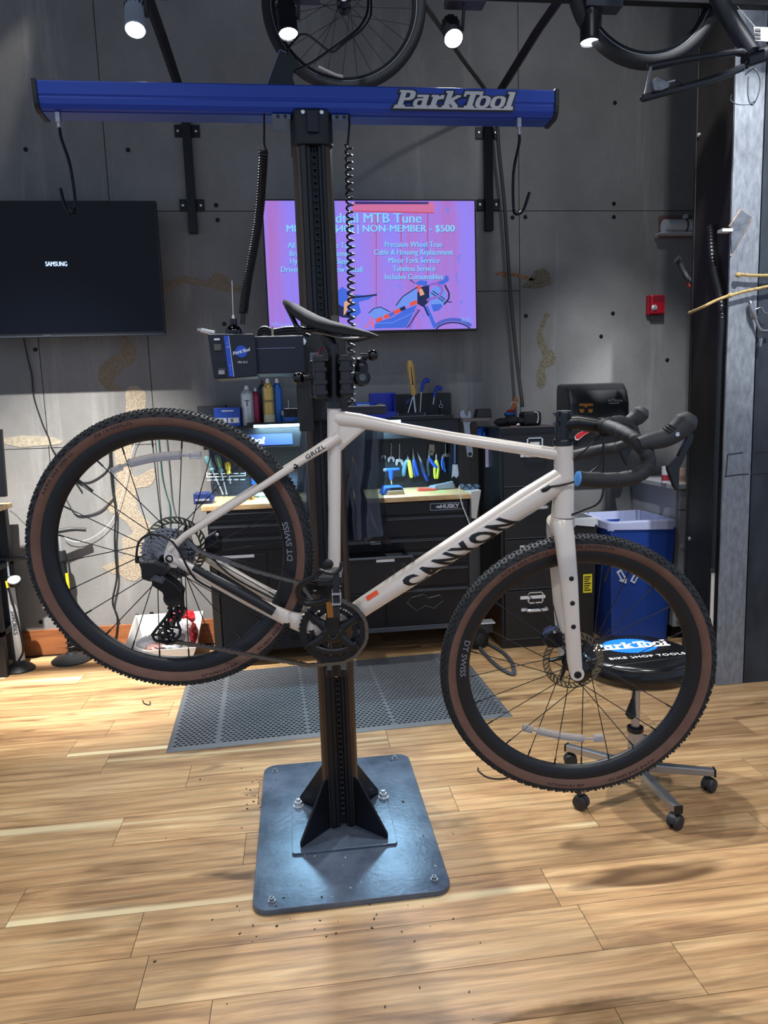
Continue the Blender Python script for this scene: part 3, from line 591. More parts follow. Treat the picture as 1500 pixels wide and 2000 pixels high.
# ================================================================== bicycle (own frame: x forward, y up, z towards the drive side)
_az, _ti = math.radians(-7), -.08
BN = V((math.sin(_az)*math.cos(_ti), -math.cos(_az)*math.cos(_ti), math.sin(_ti))); BU = V((math.cos(_az), math.sin(_az), 0)); BW = BN.cross(BU)
BO = V((-.322, 1.796, 1.124))
BM = Matrix(((BU.x, BW.x, BN.x, BO.x), (BU.y, BW.y, BN.y, BO.y), (BU.z, BW.z, BN.z, BO.z), (0, 0, 0, 1)))
def bp(px, py, c=0.0):
    v = ray(px, py); o = V((0, 0, EYE)); t = ((BO + BN*c - o).dot(BN))/v.dot(BN); q = o + t*v - BO
    return V((q.dot(BU), q.dot(BW), c))
bike = thing('bicycle', 'cream gravel bicycle with tan-wall tyres clamped by its seatpost in the stand', 'bicycle', mat=BM)
def bo(name, mb, mat, **k): return ob(name, mb, mat, bike, local=True, **k)
NZ = V((0, 0, 1))
CREAM = M('frame_cream', '#d3c9be', .30, .1, coat=.35)
BK = M('bike_black', '#101114', .38); BKG = M('bike_gloss', '#0a0b0d', .22); RUB = M('hood_rubber', '#26282b', .65)
TAPE = M('bar_tape', '#1b1c1e', .55, bump=.3, scale=300)
SIL = M('steel_bright', '#c2c4c8', .25, .7); DST = M('cassette_steel', '#8c8e93', .3, .7)
# ---------------- wheels
TREAD = M('tyre_tread', '#1d1f22', .7); SIDE = M('tyre_tan', '#674a3e', .75, var=.12, scale=30); RIM = M('rim_black', '#111317', .42)
PRINTD = M('sidewall_print', '#2b2220', .7); PRINTG = M('rim_print', '#6d7278', .5)
def wheel_axes(cen, t): return V(cen) + V((math.cos(t), math.sin(t), 0))
def arc_text(s, size, R, ang, c, cen, parent, mat, nm, out=1, **k):
    """lettering bent round the wheel, tops towards the hub, reading anticlockwise"""
    me = text_mesh(s, size, **k)
    for v in me.vertices:
        r = R - v.co.y; t = ang + v.co.x/R; v.co = V((cen.x + r*math.cos(t), cen.y + r*math.sin(t), c + (abs(v.co.y)*0)))
    return sub(nm, me, mat, parent)
def toothed(cen, r, teeth, z0, z1, dep=.0045, n0=0):
    out = []
    for i in range(teeth):
        for f, rr in ((0, r-dep), (.28, r-dep), (.42, r), (.62, r), (.80, r-dep)):
            t = 2*PI*(i+f)/teeth + n0; out.append((rr*math.cos(t), rr*math.sin(t)))
    return MB().prism(out, V((cen.x, cen.y, z0)), (1, 0, 0), (0, 1, 0), (0, 0, z1-z0))
def annulus(mb, cen, r0, r1, z0, z1, n=48): return mb.lathe(V((cen.x, cen.y, 0)), NZ, [(r0, z0), (r1, z0), (r1, z1), (r0, z1), (r0, z0)], n, cap=False)
def rotor(parent, cen, c, R=.080):
    mb = MB(); annulus(mb, cen, R-.004, R, c-.0009, c+.0009); annulus(mb, cen, R-.018, R-.0145, c-.0009, c+.0009)
    for i in range(36):
        t = 2*PI*i/36; a = V((cen.x + (R-.016)*math.cos(t), cen.y + (R-.016)*math.sin(t), c)); b = V((cen.x + (R-.003)*math.cos(t+.16), cen.y + (R-.003)*math.sin(t+.16), c))
        mb.tube([a, b], .0034, 4, up=NZ, flat=1.0) if False else mb.prism([(0, -.0028), ((b-a).length, -.0028), ((b-a).length, .0028), (0, .0028)], a - V((0, 0, .0008)), (b-a).normalized(), NZ.cross((b-a).normalized()), (0, 0, .0016))
    sub('rotor_ring', mb, M('rotor_steel', '#83806c', .3, .9), parent)
    sp = MB(); annulus(sp, cen, .018, .030, c-.002, c+.002, 32)
    for i in range(6):
        t = 2*PI*i/6; sp.tube([V((cen.x+.028*math.cos(t-.3), cen.y+.028*math.sin(t-.3), c)), V((cen.x+(R-.016)*math.cos(t), cen.y+(R-.016)*math.sin(t), c))], [.006, .0035], 8, up=NZ, flat=1)
    sub('rotor_spider', sp, BK, parent)
def make_wheel(name, cen, hubw, text_ang, tyre_ang, val_ang, off):
    R = .355
    rim = bo(name, MB().lathe(cen, NZ, [(.3135, -.0125), (.3135, -.0150), (.302, -.0152), (.288, -.0115), (.280, -.005), (.2785, 0), (.280, .005), (.288, .0115), (.302, .0152), (.3135, .0150), (.3135, .0125), (.308, .011), (.308, -.011), (.3135, -.0125)], 96, cap=False), RIM, smooth=True)
    rim['label'] = 'wheel with deep black rim and tan-wall tyre'
    def arc(pr): return MB().lathe(cen, NZ, pr, 96, cap=False)
    sub('sidewall', arc([(.3125, .0128), (.316, .0165), (.322, .0208), (.328, .0228), (.3345, .0236)]).lathe(cen, NZ, [(.3125, -.0128), (.316, -.0165), (.322, -.0208), (.328, -.0228), (.3345, -.0236)], 96, cap=False), SIDE, rim, smooth=True, label='tan tyre sidewall')
    sub('tyre_casing', arc([(.3345, .0236), (.3400, .0228), (.3455, .0196), (.3495, .0135), (.352, 0), (.3495, -.0135), (.3455, -.0196), (.3400, -.0228), (.3345, -.0236)]), TREAD, rim, smooth=True)
    kn = MB()
    prof = [(.0228, .3400), (.0196, .3452), (.0135, .3492), (.0065, .3512), (0, .3520), (-.0065, .3512), (-.0135, .3492), (-.0196, .3452), (-.0228, .3400)]
    cnt = 104
    for row, (c, r) in enumerate(prof):
        nr = V((max(.30, 1-abs(c)*32), 0, math.copysign(min(.95, abs(c)*40), c) if c else 0)).normalized()
        for i in range(cnt):
            if row in (0, 8) and i % 2: continue
            t = 2*PI*(i + .5*(row % 2))/cnt; er = V((math.cos(t), math.sin(t), 0)); et = V((-math.sin(t), math.cos(t), 0))
            p = cen + er*r + NZ*c; n = (er*nr.x + NZ*nr.z).normalized(); s = n.cross(et)
            a = .0042 if row in (0, 8, 1, 7) else .0033; b = .0030 if row in (0, 8, 1, 7) else .0022; h = .0036 if row in (0, 1, 7, 8) else .0026
            vs = [p + et*(x*a) + s*(y*b) - n*.001 for x, y in ((-1, -1), (1, -1), (1, 1), (-1, 1))] + [p + et*(x*a*.8) + s*(y*b*.8) + n*h for x, y in ((-1, -1), (1, -1), (1, 1), (-1, 1))]
            kn.add(vs, [(4, 5, 6, 7), (0, 1, 5, 4), (1, 2, 6, 5), (2, 3, 7, 6), (3, 0, 4, 7)])
    sub('tread_knobs', kn, TREAD, rim, kind='stuff')
    hub = MB().lathe(cen, NZ, [(.010, -hubw), (.010, -hubw+.006), (.016, -hubw+.008), (.024, -.034), (.029, -.031), (.029, -.026), (.016, -.02), (.014, 0), (.016, .02), (.029, .026), (.029, .031), (.02, .034), (.012, hubw-.008), (.010, hubw)], 28)
    sub('hub', hub, BKG, rim, smooth=True)
    NS = 24
    for k in range(NS):
        t = 2*PI*(k+.25)/NS; side = 1 if k % 2 else -1; tw = 1 if (k//2) % 2 else -1; h = t + tw*1.05
        a = cen + V((math.cos(h)*.0275, math.sin(h)*.0275, side*.0285)); b = cen + V((math.cos(t)*.2800, math.sin(t)*.2800, side*.003))
        q = a + (b-a)*.93
        sub('spoke', MB().tube([a, q], .00125, 6, caps=False).tube([q, b], .0022, 6), BK, rim, smooth=True)
    arc_text('DT SWISS', .0195, .2975, text_ang, .0166, cen, rim, PRINTG, 'rim_lettering', bold=.0004, sx=1.2)
    for j, (s, o) in enumerate((('SCHWALBE', 0), ('TUBELESS EASY', .55), ('SCHWALBE', PI), ('TUBELESS EASY', PI+.55))):
        arc_text(s, .0125, .3290, tyre_ang+o, .0232, cen, rim, PRINTD, 'tyre_lettering', bold=.0002, sx=1.5, space=1.05)
    va = cen + V((math.cos(val_ang)*.279, math.sin(val_ang)*.279, 0)); vb = cen + V((math.cos(val_ang)*.236, math.sin(val_ang)*.236, 0))
    sub('valve', MB().tube([va, vb], .003, 8), BK, rim, smooth=True)
    return rim
RC = V((0, 0, 0)); FC = V((1.0157, -.3425, 0))
rw = make_wheel('rear_wheel', RC, .062, math.radians(4), math.radians(-72), 2.4, 0)
fw = make_wheel('front_wheel', FC, .046, math.radians(172), math.radians(-95), 1.3, 0)
rotor(rw, RC, -.045); rotor(fw, FC, -.042)
cass = sub('cassette', MB(), DST, rw); cm = MB(); cs_ = MB()
for i, (tt) in enumerate((34, 30, 26, 23, 21, 19, 17, 15, 13, 12, 11)):
    r = tt*.0127/(2*PI) + .001; q = toothed(RC, r, tt, .018 + i*.0036, .018 + i*.0036 + .0014); cm.add(q.v, q.f)
    cs_.lathe(RC, NZ, [(.01, .0196 + i*.0036), (max(.016, r-.0105), .0196 + i*.0036), (max(.016, r-.0105), .0205 + i*.0036), (.01, .0205 + i*.0036)], 40)
cm.lathe(RC, NZ, [(.018, .018), (.018, .060), (.012, .060)], 20)
cass.data = cm.mesh('cassette'); cass.data.materials.append(DST); cass['label'] = 'steel cassette sprockets'
sub('cassette_spacers', cs_, BKG, rw)
CLEAR = M('reflector_clear', '#f4f6fb', .10, 0, trans=.88, ior=1.3, bump=.5, scale=400)
def reflector(parent, pix, c, w):
    P = [bp(x, y, c) for x, y in pix]; m = MB()
    m.tube(smooth_path(P, 6), w*.45, 8, up=NZ, flat=1.0)
    k = len(P)//2; m.tube(smooth_path(P[k-1:k+2], 8), w, 8, up=NZ, flat=1.25)
    for p, q in ((P[0], P[1]), (P[-1], P[-2])): m.box(p.lerp(q, .25), (.026, .016, .012), mat=Matrix.Rotation(math.atan2((q-p).y, (q-p).x), 3, 'Z'))
    sub('spoke_reflector', m, CLEAR, parent, label='clear plastic spoke reflector')
reflector(rw, [(220, 920), (252, 905), (300, 894), (352, 889), (392, 889)], .012, .0085)
reflector(fw, [(1024, 1421), (1050, 1427), (1095, 1437), (1140, 1442), (1178, 1441)], .012, .0085)
# ---------------- frame
BB0 = bp(652, 1226)
fm = MB()
st = [bp(652.5, 791), bp(653, 880), bp(653.5, 1000), bp(653, 1110)]; fm.tube(st + [BB0], [.0166, .0166, .0152, .0158, .021], 24, up=NZ)
tt_ = [bp(655, 816), bp(700, 822), bp(780, 837), bp(890, 856), bp(1090, 887)]; fm.tube(tt_, [.0185, .0178, .0142, .0140, .0150], 24, up=NZ)
dt = [BB0, bp(712, 1183), bp(921, 1048), bp(1030, 978), bp(1097, 935)]; DTR = [.0235, .0245, .0290, .0320, .0290]; fm.tube(dt, DTR, 32, up=NZ)
ht = [bp(1100, 869), bp(1101, 900), bp(1102, 950), bp(1099, 1008)]; fm.tube(ht, [.0235, .0232, .0240, .0285], 32, up=NZ)
fm.lathe(BB0, NZ, [(.0001, -.036), (.0235, -.036), (.0235, .036), (.0001, .036)], 32)
fm.tube([bp(656, 880), bp(674, 862), bp(716, 828)], [.0100, .0105, .0085], 16, up=NZ)                            # brace under the top tube
fm.prism([(p.x, p.y) for p in (bp(658, 818), bp(714, 828), bp(662, 872))], (0, 0, -.0095), (1, 0, 0), (0, 1, 0), (0, 0, .019))
for s in (1, -1):
    DO = bp(332, 1084, .050); DO = V((DO.x, DO.y, s*.060))
    J = bp(662, 852, 0.016); top = V((J.x, J.y, s*.018))
    a = bp(360, 1047, .055); a = V((a.x, a.y, s*.056)); b = bp(600, 893, .03); b = V((b.x, b.y, s*.034))
    fm.tube([V((DO.x+.004, DO.y+.014, DO.z)), a, b, bp(640, 868, .022) if s > 0 else V((bp(640, 868, .022).x, bp(640, 868, .022).y, -.022)), top], [.0085, .0082, .0088, .0118, .0125], 16, up=NZ)
    c1 = bp(362, 1104, .058); c2 = bp(470, 1163, .05); c3 = bp(560, 1207, .04); c4 = bp(590, 1216, .03)
    f_ = lambda p, z: V((p.x, p.y, s*z))
    fm.tube([f_(DO, .060), f_(c1, .060), f_(c2, .052), f_(c3, .040), f_(c4, .032), f_(BB0, .024)], [.0085, .0085, .0085, .010, .0115, .012], 16, up=NZ, flat=[1.2, 1.45, 1.75, 2.0, 2.2, 1.4])
    q = [bp(x, y, .060) for x, y in ((333, 1052), (343, 1056), (350, 1080), (352, 1095), (346, 1108), (334, 1107), (323, 1098), (321, 1086), (326, 1066))]
    fm.prism([(p.x, p.y) for p in q], (0, 0, s*.060-.005), (1, 0, 0), (0, 1, 0), (0, 0, .010))
frame = bo('frame', fm, CREAM, smooth=True, label='cream painted aluminium frame')
ax = bp(331, 1091, .066); sub('axle_end', MB().lathe(V((ax.x, ax.y, .0655)), NZ, [(.0095, 0), (.0095, .003), (.006, .0035), (.0055, .001), (0, .001)], 20), BK, frame, smooth=True)
ax = bp(333, 1074, .066); sub('dropout_bolt', MB().lathe(V((ax.x, ax.y, .0652)), NZ, [(.004, 0), (.004, .0012), (0, .0012)], 12), BK, frame)
ax = bp(578, 910, .034); sub('stay_bolt', MB().lathe(V((ax.x, ax.y, .040)), NZ, [(.0068, 0), (.0068, .004), (.004, .005), (0, .004)], 16), BK, frame, smooth=True)
pro = [bp(x, y, .062) for x, y in ((378, 1108), (420, 1131), (470, 1158), (515, 1183), (535, 1195))]
sub('chainstay_guard', MB().tube(pro, [.0085, .0105, .0115, .0115, .0095], 14, up=NZ, flat=[1.0, 1.05, 1.05, 1.05, 1.2]), M('guard_rubber', '#16191f', .5), frame, smooth=True)
sub('bridge', MB().cyl(bp(556, 1206, .035), V((bp(556, 1206, .035).x, bp(556, 1206, .035).y, -.035)), .010, 12), CREAM, frame, smooth=True)
def on_tube(A, B, rA, rB, s, h, lift=.0008):
    d = (B-A).normalized(); L_ = (B-A).length; r = rA + (rB-rA)*s/L_; v = NZ.cross(d); f = h/r
    return A + d*s + (NZ*math.cos(f) + v*math.sin(f))*(r+lift)
def tube_text(s, size, A, B, rA, rB, s0, h0, mat, nm, **k):
    lean = k.pop('lean', 0); me = text_mesh(s, size, slices=8, **k)
    for v in me.vertices: v.co.x += lean*v.co.y
    for v in me.vertices: v.co = on_tube(A, B, rA, rB, s0 + v.co.x, h0 + v.co.y)
    return sub(nm, me, mat, frame)
tube_text('CANYON', .058, dt[1], dt[3], .0245, .0318, .276, -.013, M('print_black', '#0f0f10', .4), 'frame_lettering', sx=1.06, space=1.20, bold=.0024, lean=-.85)
tube_text('GRIZL', .0145, bp(600, 893, .034), bp(640, 868, .022), .0088, .0118, .024, .001, M('print_black'), 'stay_lettering', sx=1.25, bold=.0003, space=1.1)
dk = MB(); NN = 8
g = [[on_tube(dt[1], dt[3], .0245, .0318, .018 + .034*i/NN, .012 + .013*j/3) for j in range(4)] for i in range(NN+1)]
dk.add([p for r in g for p in r], [(i*4+j, (i+1)*4+j, (i+1)*4+j+1, i*4+j+1) for i in range(NN) for j in range(3)])
sub('warning_sticker', dk, M('sticker_orange', '#e2502a', .5), frame)
for px, py in ((790, 1106), (808, 1095), (757, 1127), (770, 1119)):
    p = bp(px, py, 0); sub('bottle_bolt', MB().tube([p, p + V((-.004, .008, 0))], .0042, 10), BK, frame, smooth=True)
pp = [bp(1058, 959, .027), bp(1066, 955, .029), bp(1074, 950, .029)]; sub('cable_port', MB().tube(pp, [.005, .0068, .005], 12), BK, frame, smooth=True)
sub('stay_plug', MB().prism([(p.x, p.y) for p in (bp(556, 1211, .047), bp(566, 1216, .047), bp(566, 1228, .047), bp(553, 1222, .047))], (0, 0, .044), (1, 0, 0), (0, 1, 0), (0, 0, .004)), BK, frame)
# ---------------- fork
fk = MB()
cr = bp(1098, 1014)
fk.tube([bp(1099, 1010), bp(1097, 1026), bp(1097, 1040)], [.0285, .030, .026], 28, up=NZ)
FAX = bp(1126, 1314, .050)
for s in (1, -1):
    P = [bp(1097, 1024, .02), bp(1103, 1052, .045), bp(1111, 1130, .052), bp(1117, 1220, .054), bp(1122, 1290, .054), bp(1125, 1314, .054)]
    P = [V((p.x, p.y, s*p.z)) for p in P]
    fk.tube(P, [.024, .0185, .0130, .0108, .0098, .0075], 18, up=NZ, flat=[1.15, 1.32, 1.70, 1.80, 1.90, 2.2])
    fk.lathe(V((FAX.x, FAX.y, s*.054)), NZ, [(.0001, -.0075), (.0165, -.0075), (.0175, -.005), (.0175, .005), (.0165, .0075), (.0001, .0075)], 24)
fork = bo('fork', fk, CREAM, smooth=True, label='cream fork with straight blades')
sub('axle_end', MB().lathe(V((FAX.x, FAX.y, .0615)), NZ, [(.0092, 0), (.0092, .002), (.006, .0025), (.0055, .001), (0, .001)], 20), BK, fork, smooth=True)
for px, py in ((1116, 1130), (1118, 1178), (1120, 1224)):
    p = bp(px, py, .064); sub('mount_bolt', MB().lathe(V((p.x, p.y, .0632)), NZ, [(.0062, 0), (.0058, .0028), (.003, .0035), (.003, .002), (0, .002)], 16), BK, fork, smooth=True)
# ---------------- headset, stem, seatpost, saddle
sub_h = bo('headset_cup', MB().tube([bp(1100, 869), bp(1100, 860), bp(1100, 857)], [.0245, .0245, .022], 28, up=NZ), BK, smooth=True)
CLM = bp(1180, 834)
stem = bo('stem', MB().tube([bp(1100, 858), bp(1102, 806)], .0195, 24, up=NZ).tube([bp(1101, 828), bp(1125, 825), CLM], [.021, .018, .0185], 20, up=NZ).lathe(CLM, NZ, [(.0215, -.024), (.0215, .024)], 24), M('stem_black', '#0d0f13', .3), smooth=True)
sub('top_cap', MB().tube([bp(1102, 806), bp(1102, 802)], [.0195, .0175], 24, up=NZ), BK, stem, smooth=True)
for py in (809, 828):
    p = bp(1086, py, .006); sub('stem_bolt', MB().tube([p + V((0, 0, .01)), p - V((0, 0, .01))], .0055, 12), BKG, stem, smooth=True)
sp_ = bo('seatpost', MB().tube([bp(653, 800), bp(652, 700), bp(650, 672)], [.0135, .0135, .0135], 20, up=NZ), BK, smooth=True)
sub('post_head', MB().tube([bp(650, 682), bp(640, 662), bp(632, 652)], [.015, .015, .011], 16, up=NZ), BK, sp_, smooth=True)
sub('seat_clamp', MB().tube([bp(653, 797), bp(653, 784)], [.0195, .0190], 24, up=NZ), BKG, sp_, smooth=True)
for z in (-.022, .022):
    sub('saddle_rail', MB().tube(smooth_path([bp(600, 634, z), bp(604, 645, z), bp(635, 652, z), bp(665, 659, z), bp(690, 660, z*.9), bp(718, 656, z*.5)], 5), .0036, 8), M('rail_metal', '#8b8d92', .3, .9) if z > 0 else BK, sp_, smooth=True)
sub('rail_clamp', MB().bb(bp(628, 650, -.03), bp(648, 642, .03)), BKG, sp_, bev=.002)
def loft(secs, n):
    mb = MB()
    for s in secs: mb.v += [tuple(p) for p in s]
    for k in range(len(secs)-1):
        for i in range(n): a = k*n; b = (k+1)*n; mb.f.append((a+i, a+(i+1) % n, b+(i+1) % n, b+i))
    mb.f.append(tuple(reversed(range(n)))); mb.f.append(tuple(range((len(secs)-1)*n, len(secs)*n))); return mb
ST = [((556, 588), .040, .014), ((563, 592), .062, .028), ((578, 601), .073, .042), ((600, 614), .072, .048), ((622, 625), .060, .046), ((648, 634), .043, .040), ((675, 640), .031, .034), ((700, 646), .0235, .026), ((722, 651), .019, .018), ((733, 654), .016, .012), ((739, 656), .009, .006)]
secs = []
for (px, py), w, t in ST:
    p = bp(px, py); S_ = []
    for i in range(16):
        a = 2*PI*i/16; x = math.cos(a); y = math.sin(a)
        S_.append(p + V((-.10*max(0, -y)*t, (t*.22*y - abs(x)**3*t*.42) if y >= 0 else t*.42*y - abs(x)**3*t*.42, w*x)))
    secs.append(S_)
saddle = bo('saddle', loft(secs, 16), M('saddle_black', '#15171b', .7, spec=.3), smooth=True)
sub('saddle_shell', MB().tube(smooth_path([bp(557, 592, .0), bp(572, 622, .03), bp(582, 640, .045), bp(600, 645, .04), bp(625, 642, .03)], 5), .0055, 10), BK, saddle, smooth=True)
sub('saddle_shell', MB().tube(smooth_path([bp(557, 592, .0), bp(572, 622, -.03), bp(582, 640, -.045), bp(600, 645, -.04), bp(625, 642, -.03)], 5), .0055, 10), BK, saddle, smooth=True)
sub('nose_shell', MB().tube(smooth_path([bp(668, 659, 0), bp(690, 664, 0), bp(712, 660, 0), bp(736, 655, 0)], 5), .007, 10, up=NZ, flat=.8), BK, saddle, smooth=True)
# ---------------- handlebar
def bar_side(path, k=10):
    P = smooth_path([bp(*q) for q in path], k); return P
near = [(1178, 834, .012), (1186, 833, .04), (1208, 841, .115), (1232, 854, .17), (1247, 866, .195), (1260, 881, .205), (1266, 901, .210), (1256, 921, .215), (1232, 933, .220), (1190, 938, .226), (1130, 935, .234)]
far = [(1180, 833, -.012), (1188, 829, -.05), (1206, 824, -.13), (1220, 826, -.18), (1234, 838, -.20), (1238, 853, -.205), (1228, 867, -.21), (1200, 876, -.215), (1165, 881, -.22), (1112, 893, -.225)]
hb_ = bo('handlebar', MB().tube([CLM + V((0, 0, .06)), CLM - V((0, 0, .06))], .0159, 20), BK, smooth=True, label='black drop handlebar')
for nm, pth in (('near', near), ('far', far)):
    P = bar_side(pth, 12); rr = []
    for i in range(len(P)): rr.append(.0168 - .0016*((i % 7)/7))
    rr[0] = rr[1] = .015
    sub('bar_tape', MB().tube(P, rr, 18), TAPE, hb_, smooth=True)
    d = (P[-1]-P[-2]).normalized(); sub('bar_plug', MB().lathe(P[-1], d, [(.0158, 0), (.0158, .003), (.012, .005), (0, .005)], 20), M('plug_blue', '#4f93d6', .4) if nm == 'near' else BK, hb_, smooth=True)
    ring = MB()
    for k in range(5): ring.tube([P[5+k*2], P[5+k*2] + (P[6+k*2]-P[5+k*2]).normalized()*.004], .0178, 18, caps=True)
    sub('finishing_tape', ring, M('tape_band', '#232226', .6), hb_, smooth=True)
def lever(side, hood, rad, fl, blade, c, wid, crease):
    h = bo('brake_hood', MB().tube(smooth_path([bp(x, y, c) for x, y in hood], 5), [v for a, b in zip(rad, rad[1:]) for v in [a + (b-a)*i/5 for i in range(5)]] + [rad[-1]], 20, up=NZ, flat=fl), RUB, smooth=True, label=('near' if side > 0 else 'far') + ' black rubber brake hood')
    pts = [bp(x, y, c) for x, y in blade]
    sub('brake_lever', MB().prism([(p.x, p.y) for p in pts], (0, 0, c-.0065), (1, 0, 0), (0, 1, 0), (0, 0, .013)), BKG, h, bev=.0022)
    for q in crease:
        p = bp(q[0], q[1], c); sub('hood_crease', MB().tube([p + V((.004, .0, wid)), p + V((-.001, .004, wid*.5)), p + V((-.004, .006, 0))], .0016, 6), RUB, h, smooth=True)
    return h
lh_ = lever(1, [(1247, 868), (1272, 862), (1300, 855), (1324, 840), (1341, 823), (1351, 810)], [.017, .0215, .0230, .0260, .0275, .0140], .85, [(1344, 843), (1353, 846), (1350, 866), (1336, 892), (1326, 914), (1324, 955), (1320, 959), (1314, 950), (1302, 918), (1301, 911), (1322, 891), (1336, 862)], .205, .024, [(1298, 842), (1303, 838), (1308, 834)])
bs = bp(1323, 848, .228); sub('lever_pivot', MB().lathe(bs, NZ, [(.0045, 0), (.0045, .002), (0, .002)], 14), SIL, lh_, smooth=True)
lever(-1, [(1222, 828), (1232, 822), (1244, 815), (1252, 806), (1258, 797)], [.018, .021, .0255, .0270, .0140], .85, [(1252, 826), (1264, 818), (1262, 834), (1250, 842)] and [(1228, 858), (1238, 862), (1232, 880), (1224, 892), (1227, 908), (1222, 909), (1208, 880), (1210, 874)], -.205, .024, [])
bo('hose', MB().tube(smooth_path([bp(1185, 842, .04), bp(1178, 858, .05), bp(1180, 885, .05), bp(1178, 925, .045), bp(1178, 960, .045), bp(1168, 983, .04), bp(1140, 996, .03), bp(1116, 1006, .022)], 7), .0026, 8), BK, smooth=True, label='brake hose looping to the fork crown')
bo('hose', MB().tube(smooth_path([bp(1176, 846, .02), bp(1150, 872, .03), bp(1125, 893, .02), bp(1110, 905, -.03)], 6), .0024, 8), BK, smooth=True)
bo('hose', MB().tube(smooth_path([bp(1180, 850, .03), bp(1177, 885, .03), bp(1170, 908, .03), bp(1150, 925, .03), bp(1126, 939, .032), bp(1100, 947, .033), bp(1074, 951, .030)], 6), .0026, 8), BK, smooth=True)
bo('hose', MB().tube(smooth_path([bp(1178, 848, -.02), bp(1160, 862, -.03), bp(1130, 890, -.03), bp(1108, 900, -.035)], 6), .0024, 8), BK, smooth=True)
# ---------------- drivetrain
BBc = bp(651, 1233, .045); BBx = V((BBc.x, BBc.y, 0))
cr1 = toothed(BBx, .0865, 46, .0455, .0480, .005); annm = MB(); annm.add(cr1.v, cr1.f)
def ring_plate(r0, r1, z0, z1, teeth):
    n = 96; mb = MB(); A = []
    for rr, teethed in ((r0, 0), (r1, 1)):
        for z in (z0, z1):
            A.append([V((BBx.x + (rr - (.0045 if teethed and (i % 2) else 0))*math.cos(2*PI*i/n), BBx.y + (rr - (.0045 if teethed and (i % 2) else 0))*math.sin(2*PI*i/n), z)) for i in range(n)])
    mb.v = [tuple(p) for ring in A for p in ring]
    for a, b in ((0, 1), (1, 3), (3, 2), (2, 0)):
        for i in range(n): mb.f.append((a*n+i, a*n+(i+1) % n, b*n+(i+1) % n, b*n+i))
    return mb
crank = bo('crankset', MB().lathe(V((BBx.x, BBx.y, .03)), NZ, [(.014, 0), (.026, .002), (.026, .030), (.020, .036), (.0105, .037), (.0105, .034), (0, .034)], 32), BK, smooth=True, label='black double chainring crankset')
sub('chainring', ring_plate(.0660, .0865, .0455, .0485, 46), BK, crank)
sub('chainring', ring_plate(.0480, .0620, .0375, .0400, 31), BK, crank)
for i in range(4):
    t = math.radians(40 + 90*i + (10 if i % 2 else -10)); d = V((math.cos(t), math.sin(t), 0))
    sub('spider_arm', MB().tube([V((BBx.x, BBx.y, .052)) + d*.015, V((BBx.x, BBx.y, .052)) + d*.045, V((BBx.x, BBx.y, .050)) + d*.076], [.011, .0075, .0065], 12, up=NZ, flat=1.5), BK, crank, smooth=True)
    sub('chainring_bolt', MB().lathe(V((BBx.x, BBx.y, .055)) + d*.070, NZ, [(.006, 0), (.006, .002), (.003, .0025), (0, .0015)], 12), BKG, crank, smooth=True)
sub('lower_web', MB().tube(smooth_path([V((BBx.x-.058, BBx.y-.030, .052)), V((BBx.x-.025, BBx.y-.047, .053)), V((BBx.x+.02, BBx.y-.048, .053)), V((BBx.x+.058, BBx.y-.030, .052))], 5), .0055, 10, up=NZ, flat=1.5), BK, crank, smooth=True)
sub('bottom_bracket_ring', MB().lathe(V((BBx.x, BBx.y, .066)), NZ, [(.0092, .0), (.0105, .0005), (.0105, .002), (.0092, .002), (.0092, 0)], 28, cap=False), M('ring_grey', '#6a6d72', .3, .8), crank, smooth=True)
PED = bp(649, 1112, .080); dcr = V((PED.x - BBx.x, PED.y - BBx.y, 0))
sub('crank_arm', MB().tube([V((BBx.x, BBx.y, .060)), V((BBx.x, BBx.y, .064)) + dcr*.45, V((BBx.x, BBx.y, .070)) + dcr], [.0095, .0085, .0085], 16, up=NZ, flat=[2.0, 1.75, 1.45]), BK, crank, smooth=True)
sub('crank_arm', MB().tube([V((BBx.x, BBx.y, -.060)), V((BBx.x, BBx.y, -.064)) - dcr*.45, V((BBx.x, BBx.y, -.070)) - dcr], [.0095, .0085, .0085], 16, up=NZ, flat=[2.0, 1.75, 1.45]), BK, crank, smooth=True)
def pedal(o, s):
    p = bo('pedal', MB().bb(o + V((-.028, -.012, s*.012)), o + V((.028, .010, s*.092))), BK, bev=.004, label='black flat pedal with toe clip')
    sub('axle', MB().cyl(o, o + V((0, 0, s*.02)), .007, 12), SIL, p, smooth=True)
    return p
pn = pedal(PED, 1); pf = pedal(V((BBx.x, BBx.y, -.070)) - dcr, -1)
sub('axle_cap', MB().ellipsoid(bp(641, 1102, .172), (.012, .012, .006)), BK, pn, smooth=True)
sub('pedal_cage', MB().tube(smooth_path([bp(612, 1128, .165), bp(622, 1114, .168), bp(636, 1118, .17), bp(652, 1120, .17), bp(664, 1112, .168), bp(667, 1098, .165)], 5), .0042, 10), BK, pn, smooth=True)
sub('pedal_cage', MB().tube(smooth_path([bp(616, 1118, .168), bp(618, 1132, .17), bp(640, 1134, .17), bp(662, 1122, .168)], 5), .0032, 10), BK, pn, smooth=True)
sub('toe_clip', MB().tube(smooth_path([bp(612, 1128, .15), bp(590, 1140, .14), bp(582, 1156, .13), bp(588, 1174, .12), bp(605, 1180, .12), bp(640, 1172, .13), bp(652, 1160, .15)], 6), .0035, 8, flat=1.9, up=(0, 0, 1)), BK, pn, smooth=True)
sub('toe_clip', MB().tube(smooth_path([bp(612, 1130, .11), bp(596, 1138, .10), bp(588, 1152, .10), bp(592, 1168, .10), bp(610, 1174, .10), bp(640, 1168, .11)], 6), .003, 8), BK, pn, smooth=True)
